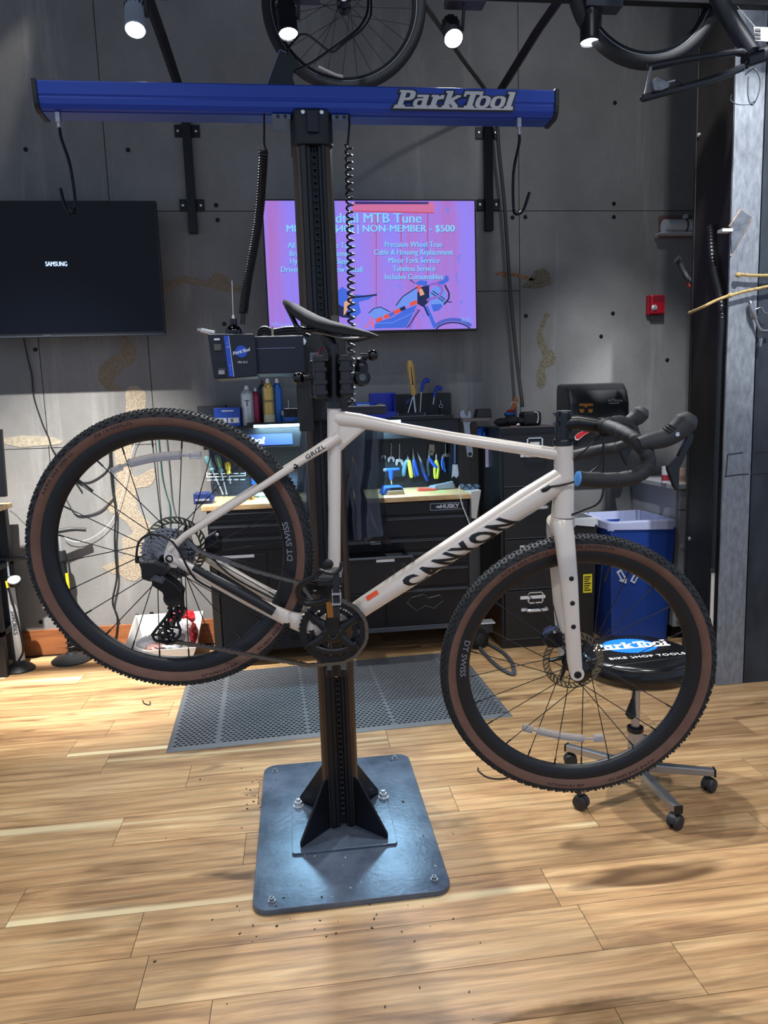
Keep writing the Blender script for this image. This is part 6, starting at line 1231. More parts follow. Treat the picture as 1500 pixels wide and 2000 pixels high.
pliers('chrome locking pliers with blue tail', (822, 900), (815, 883), [(828, 922), (836, 940)], [(826, 912), (831, 925)], '#1e3c86', '#2a2f3a', .012)
pliers('yellow-handled cutters on the right pegboard', (852, 898), (852, 884), [(849, 915), (850, 935)], [(856, 915), (854, 935)], '#cfce46', '#c4c440', .009)
pliers('small blue pliers, last on the right pegboard', (865, 894), (864, 888), [(867, 910), (870, 922)], [(863, 905), (866, 918)], '#2f62b8', '#2f62b8', .007)
pliers('black pliers with a bright blue lever sticking out', (838, 894), (838, 874), [(836, 910), (838, 930)], [(846, 906), (854, 914)], '#333a46', '#3357c4', .011)
sc2 = thing('scraper', 'wide steel scraper hanging at the top of the pegboard', 'scraper', at(843, 889, Y=PGY-.02)); ob('blade', MB().prism(P([(838, 868), (848, 868), (849, 880), (845, 890), (838, 888)], PGY-.02), (0, PGY-.022, 0), (1, 0, 0), (0, 0, 1), (0, .004, 0)), M('scraper_tan', '#8f8071', .35, .8), sc2); ob('hole', MB().lathe(at(843, 882, Y=PGY-.0225), (0, -1, 0), [(.006, 0), (0, .0003)], 12), DARK, sc2)
pr2 = thing('pry_bar', 'navy-gripped flat pry tool hanging at the pegboard edge', 'pry tool', at(890, 935, Y=4.42)); ob('grip', MB().tube([at(889, 866, Y=4.39), at(889, 906, Y=4.39)], [.020, .018], 12, flat=.6, up=(0, 1, 0)), M('grip_navy', '#131d3c', .5), pr2, smooth=True)
ob('blade', MB().prism(P([(884, 907), (894, 907), (896, 928), (892, 934), (886, 930), (882, 934)], 4.39), (0, 4.388, 0), (1, 0, 0), (0, 0, 1), (0, .004, 0)), SIL, pr2, bev=.001); ob('rivet', MB().ellipsoid(at(890, 914, Y=4.387), (.004, .003, .004), 8, 6), CHR, pr2)
tk = thing('t_handle_tool', 'bright blue T-shaped driver standing on the right pegboard', 'tool', at(764, 945, Y=4.48)); ob('cross_handle', MB().tube([at(751, 918, Y=4.47), at(780, 916, Y=4.47)], [.012, .010], 10), M('tool_blue', '#1d52d8', .4), tk, smooth=True); ob('stem', MB().tube([at(763, 918, Y=4.47), at(764, 936, Y=4.47)], [.017, .012], 12), M('tool_blue'), tk, smooth=True); ob('shank', MB().tube([at(764, 936, Y=4.47), at(765, 946, Y=4.47)], .005, 8), SIL, tk, smooth=True); ob('nub', MB().ellipsoid(at(751, 918, Y=4.46), (.010, .008, .013), 8, 6), CHR, tk, smooth=True)
# ---- left pegboard screwdrivers in their wire rack
rk = thing('screwdriver_rack', 'white wire rack with rings on the left pegboard', 'rack', at(440, 935, Y=PGY-.05)); WRW = M('wire_white', '#c9d2d8', .35, .3)
ob('wire', MB().tube([at(404, 932, Y=PGY-.05), at(478, 929, Y=PGY-.05)], .0032, 6).tube([at(404, 932, Y=PGY-.05), at(404, 922, Y=PGY-.02)], .0028, 6).tube([at(479, 929, Y=PGY-.05), at(479, 917, Y=PGY-.02)], .0028, 6), WRW, rk, smooth=True)
for k in range(6):
    for y in (925, 937):
        c = at(409+k*13, y+.6*(3-k)*.3, Y=PGY-.055); ob('ring', MB().tube([c + V((math.cos(2*PI*i/12)*.015, math.sin(2*PI*i/12)*.015, 0)) for i in range(12)], .0022, 5, closed=True), WRW, rk, smooth=True)
screwdriver('grey-green screwdriver leaning at the left in the wire rack', (436, 966), (415, 920), (402, 891), .019, '#5c7f86', '#7a9aa0', PGY-.055, grp='screwdrivers in the wire rack'); screwdriver('second screwdriver with green ferrule in the wire rack', (443, 966), (432, 922), (424, 888), .019, '#4d6a70', '#a6c04a', PGY-.055, grp='screwdrivers in the wire rack'); screwdriver('yellow short screwdriver in the wire rack', (450, 945), (447, 926), (444, 902), .017, '#d2b83c', '#3c3f46', PGY-.055, grp='screwdrivers in the wire rack')
bt2 = tag(ob('blue_strap', MB().bb(at(489, 906, Y=PGY-.02), at(500, 946, Y=PGY-.012)), M('strap_blue', '#1d5cd0', .5), bev=.002), 'bright blue strip hanging at the right end of the left pegboard', 'strap')
# ---- on the worktop
WZ = .962
vs = thing('work_light', 'small dark clamp-on device on the far left of the worktop', 'device', at(400, 985, Z=WZ)); c = at(398, 986, Z=WZ)
ob('body', MB().prism([(-.06, 0), (.045, 0), (.05, .03), (.02, .062), (-.06, .062)], (c.x, 4.16, WZ), (1, 0, 0), (0, 0, 1), (0, .10, 0)), M('device_navy', '#1b2a5c', .4), vs, bev=.004); ob('clip', MB().bb((c.x-.05, 4.15, WZ+.02), (c.x+.03, 4.16, WZ+.03)), SIL, vs)
c = at(491, 976, Z=WZ); kb2 = thing('brass_knob', 'small round brass piece on the left of the worktop', 'knob', (c.x, c.y, WZ)); ob('knob', MB().lathe((c.x, c.y, WZ), (0, 0, 1), [(.016, 0), (.018, .004), (.018, .016), (.012, .022), (0, .022)], 18), M('brass', '#b58b3a', .35, .6), kb2, smooth=True); ob('slot', MB().bb((c.x-.004, c.y-.019, WZ+.006), (c.x+.004, c.y-.016, WZ+.016)), DARK, kb2)
c = at(530, 972, Z=WZ); screwdriver('dark screwdriver lying on the worktop near the rear wheel', (506, 971), (535, 972), (553, 973), .012, '#2c3432', '#3c4442', 4.25)
c = at(522, 962, Z=WZ); cl_ = tag(ob('shop_cloth', MB().ellipsoid((c.x, 4.40, WZ+.012), (.075, .05, .016), 18, 8), M('cloth_teal', '#9cc4c8', .85, bump=1.0, scale=30), smooth=True), 'crumpled pale teal cloth on the worktop', 'cloth')
c = at(761, 960, Z=WZ); bp3 = thing('parts_caddy', 'blue tray with a tan front standing on the worktop', 'tray', (c.x, 4.24, WZ)); ob('shell', MB().prism([(-.065, 0), (.075, 0), (.062, .045), (-.04, .045)], (c.x-.008, 4.17, WZ), (1, 0, 0), (0, 0, 1), (0, .14, 0)), M('caddy_blue', '#2a4f9e', .4), bp3, bev=.004); ob('front', MB().prism([(-.042, 0), (.07, 0), (.058, .026), (-.030, .026)], (c.x-.004, 4.160, WZ), (1, 0, 0), (0, 0, 1), (0, .01, 0)), M('caddy_tan', '#9d8a72', .5), bp3, bev=.003); ob('opening', MB().prism([(-.02, .030), (.052, .030), (.047, .043), (-.012, .043)], (c.x-.004, 4.166, WZ), (1, 0, 0), (0, 0, 1), (0, .003, 0)), DARK, bp3)
c = at(828, 955, Z=WZ); rg = tag(ob('tape_gun', MB().prism([(-.06, 0), (.05, 0), (.055, .012), (.0, .018), (-.055, .022)], (c.x, 4.28, WZ), (1, 0, 0), (0, 0, 1), (0, .05, 0)), M('plastic_coral', '#d0604e', .4), bev=.003), 'coral red plastic piece on the right of the worktop', 'tool')
c = at(848, 948, Z=WZ); bg = thing('parts_bag', 'clear bag of small parts on the right of the worktop', 'bag', (c.x, 4.36, WZ)); ob('bag', MB().add([(c.x+.01+sx*(.085-.02*sz+.008*sy), 4.37+sy*(.045-.008*sx), WZ+.001+sz*(.036+.010*sx-.006*sy)) for sx in (-1, 1) for sy in (-1, 1) for sz in (0, 1)], [(0, 1, 3, 2), (4, 6, 7, 5), (0, 4, 5, 1), (2, 3, 7, 6), (0, 2, 6, 4), (1, 5, 7, 3)]), M('bag_clear', '#b9c4d6', .2, trans=.5, bump=.9, scale=40), bg, bev=.008); ob('contents', MB().bb((c.x-.03, 4.35, WZ+.001), (c.x+.05, 4.39, WZ+.03)), M('contents_grey', '#6d7684', .5), bg, bev=.006)
c = at(856, 961, Z=WZ); nt_ = tag(ob('sticky_note', MB().prism([(-.06, -.018), (.03, -.022), (.07, .016), (-.02, .018)], (c.x, c.y, WZ+.0003), (1, 0, 0), (0, 1, 0), (0, 0, .0015)), M('note_green', '#9ad06a', .7)), 'lime green paper note on the right of the worktop', 'note')
c0 = at(917, 962, Y=BY-.03); wb = thing('hanging_bin', 'white tapered plastic bin clipped to the right end of the worktop', 'bin', (c0.x+.05, BY+.02, .77))
q0 = [at(x, y, Y=BY-.035) for x, y in ((920, 960), (940, 957), (931, 1014), (921, 1012))]
ob('bin_shell', MB().prism([(p.x, p.z) for p in q0], (0, BY-.035, 0), (1, 0, 0), (0, 0, 1), (0, .16, 0)), M('bin_white', '#b4b2ac', .5), wb, bev=.003)
gl = thing('safety_glasses', 'tangle of clear safety glasses with dark arms on top of the white bin', 'glasses', (c0.x-.01, BY+.05, .965))
for k in range(5):
    a_ = at(903+k*7, 951+(k % 2)*4, Y=BY+.04); ob('lens', MB().ellipsoid(a_ + V((0, 0, .004)), (.022, .006, .013), 10, 6), M('lens_blue', '#8fb4d8', .1, trans=.6), gl, smooth=True); ob('arm', MB().tube(smooth_path([a_ + V((-.02, 0, .0)), a_ + V((.0, -.01, .020)), a_ + V((.025, .0, -.004))], 4), .0022, 6), DARK, gl, smooth=True)
cable('white cable hanging over the worktop front to the down tube', [(897, 950, BY-.036), (898, 965, BY-.037), (902, 985, BY-.036), (908, 1000, BY-.036), (915, 1018, BY-.036), (920, 1030, BY-.036)], .0035, CW)
# ---- tray and dark plastic bag on the back of the stand
tr = thing('stand_tray', 'black tool tray fixed behind the stand post', 'tray', (.2, 2.60, 1.40)); ta = at(553, 798, Y=2.50); tb_ = at(755, 797, Y=2.50)
slab('tray_front', ta.x, tb_.x, 2.50, 2.508, ta.z-.030, ta.z, M('tray_black', '#101523', .45), tr, .003); slab('tray_floor', ta.x, tb_.x, 2.508, 2.72, ta.z-.030, ta.z-.024, M('tray_black'), tr, .002); slab('tray_back', ta.x, tb_.x, 2.72, 2.728, ta.z-.030, ta.z, M('tray_black'), tr, .002)
pbg = thing('plastic_bag', 'dark translucent plastic bag hanging under the tray behind the seat tube', 'bag', (.12, 2.56, .98)); FILM = M('dark_film', '#0a1020', .12, alpha=.78, spec=.7)
rows = [(830, 590, 742), (870, 585, 744), (920, 582, 746), (960, 580, 742), (1000, 580, 748), (1040, 582, 752), (1058, 586, 757)]
def sheet(y0):
    mb = MB(); n = 24
    for r_, (py, xa, xb) in enumerate(rows):
        for i in range(n+1):
            f_ = i/n; p = at(xa + (xb-xa)*f_, py - 4*f_, Y=y0); mb.v.append(tuple(p + V((0, .012*math.sin(f_*21+r_*.6)*min(1, r_*.4) + .10*(1-math.sin(PI*f_))*(1 if y0 < 2.6 else -1), 0))))
    for r_ in range(len(rows)-1):
        for i in range(n): a_ = r_*(n+1)+i; mb.f.append((a_, a_+1, a_+n+2, a_+n+1))
    return mb
ob('bag_front', sheet(2.515), FILM, pbg, smooth=True); ob('bag_back', sheet(2.74), FILM, pbg, smooth=True)
ob('dark_board', MB().prism(P([(598, 903), (676, 900), (712, 1058), (600, 1062)], 2.60), (0, 2.60, 0), (1, 0, 0), (0, 0, 1), (0, .01, 0)), M('board_navy', '#080c16', .35), pbg, bev=.002); ob('grey_sheet', MB().prism(P([(676, 884), (684, 890), (740, 1040), (712, 1060)], 2.585), (0, 2.585, 0), (1, 0, 0), (0, 0, 1), (0, .006, 0)), M('sheet_grey', '#3a3e48', .3), pbg, bev=.001)
# ---- file cabinet
fc_ = thing('file_cabinet', 'tall black four-drawer file cabinet with chrome handles', 'file cabinet', (1.385, 4.33, 0)); FX0, FX1 = 1.178, 1.592
FCB = M('cabinet_black', '#1a1a1c', .38, .1, var=.12, scale=5)
slab('body', FX0, FX1, BY, 4.58, 0, 1.335, FCB, fc_, .004); slab('top_edge', FX0-.002, FX1+.002, BY-.004, BY, 1.295, 1.337, CHB, fc_, .002); slab('worn_edge', FX0-.002, FX1+.002, BY-.006, BY-.003, 1.332, 1.338, M('worn_metal', '#6f635d', .4, .5), fc_, 0)
zs = [1.290, .985, .675, .365, .055]
for k in range(4):
    z1, z0 = zs[k], zs[k+1]; d = ob('drawer', MB().bb((FX0+.018, BY-.016, z0+.006), (FX1-.018, BY, z1-.006)), FCB, fc_, bev=.004)
    sub('lower_edge_strip', MB().bb((FX0+.018, BY-.017, z0+.003), (FX1-.018, BY-.010, z0+.007)), CHE, d)  # thin grey metal strip along the drawer's lower edge
    hz = z0 + (z1-z0)*.60
    hd_ = sub('handle', MB().tube(smooth_path([(1.325, BY-.016, hz), (1.328, BY-.040, hz), (1.345, BY-.046, hz), (1.43, BY-.046, hz), (1.447, BY-.040, hz), (1.45, BY-.016, hz)], 4), .0105, 10), CHR, d, smooth=True)
    sub('latch_button', MB().bb((1.292, BY-.030, hz-.008), (1.316, BY-.016, hz+.010)), CHR, d, bev=.002)
    if k in (0, 3):
        lz = z0 + (z1-z0)*.83; sub('card_holder', MB().bb((1.335, BY-.021, lz-.036), (1.432, BY-.016, lz-.028)).bb((1.335, BY-.021, lz+.028), (1.432, BY-.016, lz+.034)).bb((1.335, BY-.021, lz-.036), (1.343, BY-.016, lz+.034)).bb((1.424, BY-.021, lz-.036), (1.432, BY-.016, lz+.034)), CHR, d); 
        if k == 0: sub('card', MB().bb((1.355, BY-.018, lz-.020), (1.412, BY-.0165, lz+.008)), LBL, d)
    if k: sub('label', MB().bb((1.29, BY-.018, z1-.060), (1.445 if k > 1 else 1.40, BY-.0165, z1-.040)), LBL, d)
TZ = 1.337
c = at(946, 832, Y=4.25); bx2 = tag(ob('small_box', MB().prism([(-.05, 0), (.05, 0), (.042, .055), (-.036, .055)], (c.x, 4.25, SZ-.001), (1, 0, 0), (0, 0, 1), (0, .08, 0)), M('plastic_black', '#1c1d20', .45), bev=.006), 'small black plastic case at the end of the hutch top', 'case'); bx2.location.z = 0
slab('hutch_end_shelf', 1.0, 1.17, 4.25, 4.585, 1.375, 1.395, M('worn_metal'), hu, .002)
gv = thing('work_gloves', 'heap of black work gloves on the file cabinet', 'gloves', at(985, 832, Y=4.30)); c = at(990, 828, Y=4.28)
for dx, r in ((-.06, (.05, .05, .026)), (.0, (.055, .06, .032)), (.05, (.045, .05, .026))): ob('glove', MB().ellipsoid((c.x+dx+.035, 4.30, TZ+r[2]), r, 14, 8), M('glove_black', '#1b1a1c', .75, bump=1, scale=50), gv, smooth=True)
c = at(1035, 820, Y=4.30); gb = thing('camera_case', 'small black zipped pouch on the file cabinet under the hose end', 'pouch', (c.x, 4.30, TZ)); ob('pouch', MB().bb((c.x-.055, 4.25, TZ), (c.x+.06, 4.36, TZ+.085)), M('pouch_black', '#161618', .55), gb, bev=.018, seg=3); ob('white_loop', MB().tube(smooth_path([(c.x+.01, 4.248, TZ+.08), (c.x+.03, 4.244, TZ+.075), (c.x+.034, 4.245, TZ+.04), (c.x+.028, 4.247, TZ+.015)], 4), .003, 6), CW, gb, smooth=True)
rgn = thing('rag_pile', 'crumpled orange and blue rag bundle on the gloves', 'rag', at(1000, 808, Y=4.36)); c = at(1000, 808, Y=4.36)
ob('orange_strip', MB().prism(P([(996, 801), (1003, 785), (1005, 773), (1011, 779), (1009, 792), (1003, 800)], 4.37), (0, 4.36, 0), (1, 0, 0), (0, 0, 1), (0, .012, 0)), M('rag_orange', '#b5672c', .7, var=.2, scale=40), rgn, bev=.003); ob('red_fold', MB().ellipsoid(at(998, 803, Y=4.35), (.028, .02, .012), 10, 6), M('rag_red', '#8e2a2c', .8), rgn, smooth=True); ob('blue_fold', MB().ellipsoid(at(996, 809, Y=4.36), (.040, .03, .020), 12, 6), M('rag_blue', '#24588f', .7), rgn, smooth=True)
cable('white twist of wire round the orange rag', [(997, 790, 4.35), (1003, 785, 4.345), (1010, 789, 4.345), (1013, 795, 4.35)], .002, CW)
bits = thing('metal_fitting', 'shiny little fitting at the front of the file cabinet top', 'fitting', at(1012, 826, Y=4.15)); c = at(1012, 824, Y=4.16); ob('body', MB().ellipsoid((c.x, 4.16, TZ+.010), (.012, .012, .010), 10, 6), CHR, bits, smooth=True); ob('copper_tab', MB().bb((c.x-.05, 4.15, TZ), (c.x-.012, 4.18, TZ+.006)), M('copper', '#b07a5c', .35, .7), bits)
# ---- bins and grey cabinet at the right
bk_ = thing('trash_can', 'slim black trash can with white liner and yellow label beside the file cabinet', 'trash can', (1.70, 4.2, 0))
def tapered(x0, x1, y0, y1, z1, tp, wall=True): return MB().add([(x0+tp, y0+tp, 0), (x1-tp, y0+tp, 0), (x1-tp, y1-tp, 0), (x0+tp, y1-tp, 0), (x0, y0, z1), (x1, y0, z1), (x1, y1, z1), (x0, y1, z1), (x0+.012, y0+.012, z1), (x1-.012, y0+.012, z1), (x1-.012, y1-.012, z1), (x0+.012, y1-.012, z1), (x0+.02, y0+.02, z1-.35), (x1-.02, y0+.02, z1-.35), (x1-.02, y1-.02, z1-.35), (x0+.02, y1-.02, z1-.35)], [(0, 3, 2, 1)] + [(i, (i+1) % 4, (i+1) % 4+4, i+4) for i in range(4)] + [(i+4, (i+1) % 4+4, (i+1) % 4+8, i+8) for i in range(4)] + [(i+8, (i+1) % 4+8, (i+1) % 4+12, i+12) for i in range(4)] + [(12, 13, 14, 15)])
def liner(x0, x1, y0, y1, z, drop, mat, par):
    mb = MB(); ring = rrect(x0-.008, y0-.008, x1+.008, y1+.008, .03, 5); ring2 = rrect(x0+.016, y0+.016, x1-.016, y1-.016, .03, 5); n = len(ring)
    lay = [[(x + .004*math.sin(i*5.1), y + .004*math.cos(i*4.3), z-drop+.008*math.sin(i*2.7)) for i, (x, y) in enumerate(ring)], [(x, y, z+.004) for x, y in ring], [(x, y, z+.012) for x, y in ring2], [(x + .01*math.sin(i*3.9), y+.01*math.cos(i*3.1), z-.16) for i, (x, y) in enumerate(ring2)]]
    for l in lay: mb.v += l
    for k in range(3):
        for i in range(n): mb.f.append((k*n+i, k*n+(i+1) % n, (k+1)*n+(i+1) % n, (k+1)*n+i))
    mb.f.append(tuple(range(3*n, 4*n))); ob('liner', mb, mat, par, smooth=True)
ob('can_shell', tapered(1.612, 1.770, 4.06, 4.54, .770, .014), M('can_black', '#1b1a19', .5), bk_, bev=.008); liner(1.612, 1.770, 4.06, 4.54, .770, .035, M('liner_white', '#c2c4c8', .3, bump=.5, scale=30, stretch=(3, 3, .4)), bk_)
yl = ob('yellow_label', MB().bb(at(1139, 1122, Y=4.062), at(1156, 1157, Y=4.064)), M('label_yellow', '#d8c62a', .5), bk_)
for k in range(7): sub('print_line', MB().bb(at(1141, 1126+k*4.3, Y=4.0612), at(1154-(k % 3)*2, 1127.4+k*4.3, Y=4.0618)), M('print_black'), yl)
rb = thing('recycling_bin', 'blue recycling bin with white arrows and clear liner', 'recycling bin', (2.0, 4.1, 0)); BX0, BX1 = 1.806, 2.215
ob('bin_shell', tapered(BX0, BX1, 3.96, 4.40, .752, .03), M('bin_blue', '#1c3a82', .42), rb, bev=.012); liner(BX0, BX1, 3.96, 4.40, .752, .040, M('liner_lilac', '#bcc3e2', .25, bump=.5, scale=30, stretch=(3, 3, .4), alpha=.7), rb)
cc = V((1.93, 3.972, .455))
for k in range(3):
    t0 = 2*PI*k/3 + PI/2; d = V((math.cos(t0), 0, math.sin(t0))); n = V((-math.sin(t0), 0, math.cos(t0))); o = cc + d*.050
    ob('recycle_arrow', MB().prism([(-.016, -.045), (.016, -.045), (.016, .010), (.030, .010), (0, .050), (-.030, .010), (-.016, .010)], o, d, n, (0, -.004, 0)), M('arrow_white', '#b9bfc8', .5), rb)
    ob('arrow_inset', MB().prism([(-.007, -.034), (.007, -.034), (.007, .016), (-.007, .016)], o + V((0, -.0042, 0)), d, n, (0, -.001, 0)), M('bin_blue'), rb)
gc = thing('grey_cabinet', 'low light grey cabinet with overhanging counter behind the recycling bin', 'cabinet', (2.5, 4.3, 0)); GRY = M('cabinet_grey', '#8d8f93', .45)
slab('body', 2.242, 2.75, 4.02, 4.585, .08, .935, GRY, gc, .003); slab('counter', 2.215, 2.77, 3.985, 4.59, .935, .965, M('counter_grey', '#9a9a9c', .4), gc, .004); dq = ob('door', MB().bb((2.262, 4.008, .12), (2.74, 4.02, .80)), GRY, gc, bev=.003); sub('lock', MB().lathe((2.285, 4.008, .585), (0, -1, 0), [(.014, 0), (.014, .008), (.006, .010), (0, .008)], 14), CHR, dq, smooth=True); ob('drawer', MB().bb((2.262, 4.008, .81), (2.74, 4.02, .925)), GRY, gc, bev=.003); slab('plinth', 2.25, 2.74, 4.05, 4.58, 0, .08, DARK, gc, 0)
for px, r, h, lab, c1_, c2_ in ((1303, .024, .10, 'small white and red can on the grey counter', '#b9b6bc', '#8f2c3c'), (1331, .034, .085, 'tan cardboard tub on the grey counter by the column', '#8a7468', '#6f5a50')):
    c = at(px, 945, Y=4.08); t = thing('tin_can', lab, 'can', (c.x, 4.10, .965), group='cans on the grey counter'); ob('can', MB().lathe((c.x, 4.10, .965), (0, 0, 1), [(r, 0), (r, h), (r*.9, h), (r*.9, h-.003), (0, h-.003)], 20), M('tin_'+c1_[1:], c1_, .4), t, smooth=True); ob('band', MB().lathe((c.x, 4.10, .965), (0, 0, 1), [(r*1.01, h*.15), (r*1.01, h*.5)], 20, cap=False), M('tinb_'+c2_[1:], c2_, .4), t, smooth=True)
# ================================================================== things on the floor
sx_, sy_, SR = 1.212, 2.425, .2075
st_ = thing('shop_stool', 'round black padded stool on a five-caster steel base behind the front wheel', 'stool', (sx_, sy_, 0))
STL = M('stool_steel', '#a5a6a8', .32, .85); VIN = M('stool_vinyl', '#0e0f11', .22)
zt = .545
seat = ob('seat', MB().lathe((sx_, sy_, zt-.085), (0, 0, 1), [(0, 0), (SR*.90, 0), (SR*.965, .010), (SR*.97, .018), (SR*.99, .023), (SR, .040), (SR*.99, .064), (SR*.95, .078), (SR*.88, .085), (0, .087)], 56), VIN, st_, smooth=True)
sub('piping', MB().tube([(sx_+SR*.972*math.cos(2*PI*i/48), sy_+SR*.972*math.sin(2*PI*i/48), zt-.012) for i in range(48)], .004, 8, closed=True), VIN, seat, smooth=True)
zz = zt+.0022
def gear(cx, cy, r, n, dep):
    out = []
    for i in range(n):
        for f_, rr in ((0, r-dep), (.5, r)): t = 2*PI*(i+f_)/n; out.append((rr*math.cos(t), rr*.78*math.sin(t)))
    return out
sub('seat_emblem', MB().prism(gear(0, 0, .105, 44, .007), (sx_-.005, sy_+.045, zz), (1, 0, 0), (0, 1, 0), (0, 0, .0008)), M('emblem_blue', '#1c74dc', .35), seat)
put_mark('seat_lettering', M('seat_white', '#e8e8e6', .4), seat, (sx_-.005, sy_+.050, zz+.0008), (1, .0, 0), (0, 1, 0), .062, .300, h=.0006, t=.0004, deep=True)
letters('seat_lettering', 'BIKE SHOP TOOLS', M('seat_white'), seat, (sx_+.005, sy_-.075, zz), (1, 0, 0), (0, 1, 0), .029, h=.0006, sx=1.12, space=1.1, bold=.0003, deep=1)
ob('gas_column', MB().cyl((sx_, sy_, .20), (sx_, sy_, zt-.09), .0155, 20), STL, st_, smooth=True)
ob('outer_column', MB().cyl((sx_, sy_, .075), (sx_, sy_, .235), .0265, 24), STL, st_, smooth=True)
ob('collar', MB().lathe((sx_, sy_, .228), (0, 0, 1), [(.028, 0), (.030, .003), (.030, .018), (.016, .022)], 24), DARK, st_, smooth=True)
hl = ob('height_lever', MB().tube(smooth_path([(sx_-.012, sy_-.01, zt-.10), (sx_-.025, sy_-.04, zt-.125), (sx_-.036, sy_-.05, zt-.17)], 5), .004, 8), DARK, st_, smooth=True)
sub('paddle', MB().tube([(sx_-.036, sy_-.05, zt-.165), (sx_-.040, sy_-.052, zt-.19), (sx_-.046, sy_-.055, zt-.225), (sx_-.047, sy_-.056, zt-.238)], [.006, .012, .020, .010], 12, up=(0, 1, 0), flat=1.0), DARK, hl, smooth=True)
for k in range(5):
    a = math.radians(57.3+72*k); d = V((math.cos(a), math.sin(a), 0)); o = V((sx_, sy_, 0)); n = V((-d.y, d.x, 0))
    leg = ob('leg', MB().add([o + d*.02 + n*s*.016 + V((0, 0, z)) for s in (-1, 1) for z in (.075, .105)] + [o + d*.285 + n*s*.014 + V((0, 0, z)) for s in (-1, 1) for z in (.062, .088)], [(0, 1, 3, 2), (4, 6, 7, 5), (0, 4, 5, 1), (2, 3, 7, 6), (1, 5, 7, 3), (0, 2, 6, 4)]), STL, st_, bev=.003)
    sub('end_cap', MB().box(o + d*.287 + V((0, 0, .075)), (.006, .030, .028), rz=a), DARK, leg)
    c = o + d*.270; ca = a + (.9, 2.2, .3, .5, -.8)[k]; ax_ = V((math.cos(ca), math.sin(ca), 0)); r = .026
    w = ob('caster', MB().lathe(c + V((0, 0, r)) - ax_*.022, ax_, [(r*.5, 0), (r*.92, .002), (r, .006), (r, .017), (r*.7, .0185), (r*.7, .0255), (r, .027), (r, .038), (r*.92, .042), (r*.5, .044)], 22), M('caster_rubber', '#232426', .5), st_, smooth=True)
    sub('stem', MB().cyl(c + V((0, 0, .045)), c + V((0, 0, .064)), .006, 8), DARK, w, smooth=True); sub('hood', MB().lathe(c + V((0, 0, r)) - ax_*.008, ax_, [(r*1.06, 0), (r*1.06, .016)], 20, a0=0, a1=PI, up=(0, 0, 1), cap=False), M('caster_rubber'), w, smooth=True)
# ---- perforated rubber mat
ma = math.radians(2.4); mt = Matrix.Translation((-.635, 3.064, 0)) @ Matrix.Rotation(ma, 4, 'Z')
mat_ = thing('rubber_mat', 'dark grey perforated rubber floor mat in front of the tool chests', 'mat', mat=mt)
MW, MD, H_ = 1.590, .955, .012; MRB = M('mat_rubber', '#54565a', .55, var=.08, scale=14)
bd_ = .022; edge = MB().add([(0, 0, .001), (MW, 0, .001), (MW, MD, .001), (0, MD, .001), (bd_, bd_, H_), (MW-bd_, bd_, H_), (MW-bd_, MD-bd_, H_), (bd_, MD-bd_, H_)], [(0, 1, 5, 4), (1, 2, 6, 5), (2, 3, 7, 6), (3, 0, 4, 7)])
ob('bevelled_border', edge, MRB, mat_, local=True)
ob('hole_shade_sheet', MB().bb((.004, .004, .0004), (MW-.004, MD-.004, .0022)), M('mat_hole_shade', '#0b0b0c', .8), mat_, local=True)  # added near-black sheet, stands for the shade inside the open holes
cx_, cy_ = 64, 44; cw = (MW-2*bd_)/cx_; ch_ = (MD-2*bd_)/cy_
verts = []; faces = []; ew = 8
def cell(x0, y0, x1, y1, hole=True):
    b = len(verts); xm_, ym_ = (x0+x1)/2, (y0+y1)/2; rx, ry = (x1-x0)*.40, (y1-y0)*.36
    outer = [(x1, ym_), (x1, y1), (xm_, y1), (x0, y1), (x0, ym_), (x0, y0), (xm_, y0), (x1, y0)]
    for x, y in outer: verts.append((x, y, H_))
    if not hole:
        faces.append(tuple(range(b, b+8))); return
    for z in (H_, .002):
        for k in range(8):
            t = 2*PI*k/8; verts.append((xm_+rx*math.cos(t), ym_+ry*math.sin(t), z))
    for k in range(8):
        j = (k+1) % 8; faces.append((b+k, b+j, b+8+j, b+8+k)); faces.append((b+8+k, b+8+j, b+16+j, b+16+k))
for j in range(cy_):
    y0 = bd_ + j*ch_; off = (j % 2)*.5
    for i in range(-1, cx_+1):
        x0 = bd_ + (i+off)*cw; x1 = x0+cw; x0c = max(x0, bd_); x1c = min(x1, MW-bd_)
        if x1c - x0c < .004: continue
        xx = (x0+x1)/2 - bd_; solid = (x1c-x0c < cw*.9) or abs((xx % .40) - .20) < .008
        cell(x0c, y0, x1c, y0+ch_, not solid)
mm = bpy.data.meshes.new('perforated_field'); mm.from_pydata(verts, [], faces); mm.materials.append(MRB)
ob('perforated_field', mm, None, mat_, local=True, label='field of staggered holes')
# ---- floor pumps
def pump(lab, fx, fy, topz, lean, colb, accent, base_r, foot_dx):
    t = thing('floor_pump', lab, 'floor pump', (fx, fy, 0), group='floor pumps by the wall'); top = V((fx+lean, fy+.03, topz))
    ob('foot', MB().lathe((fx, fy-.02, 0), (0, 0, 1), [(base_r, 0), (base_r, .008), (base_r*.8, .025), (.035, .045), (.03, .055)], 24), M('pump_foot', '#1f2022', .5), t, smooth=True)
    b0 = V((fx, fy, .04)); ob('barrel', MB().tube([b0, b0.lerp(top, .78)], [.026, .022], 20), M('pump_'+colb[1:], colb, .35, .3), t, smooth=True)
    ob('barrel_cap', MB().tube([b0.lerp(top, .76), b0.lerp(top, .84)], [.030, .024], 18), DARK, t, smooth=True); ob('shaft', MB().tube([b0.lerp(top, .84), top], .007, 10), SIL, t, smooth=True)
    ob('handle', MB().tube(smooth_path([top + V((-.15, -.03, -.005)), top + V((-.07, -.01, .006)), top, top + V((.07, .01, .006)), top + V((.15, .03, -.005))], 4), [.011]*4+[.014]*9+[.012]*4, 12), M('pump_handle', '#26282b', .5), t, smooth=True)
    return t, b0, top
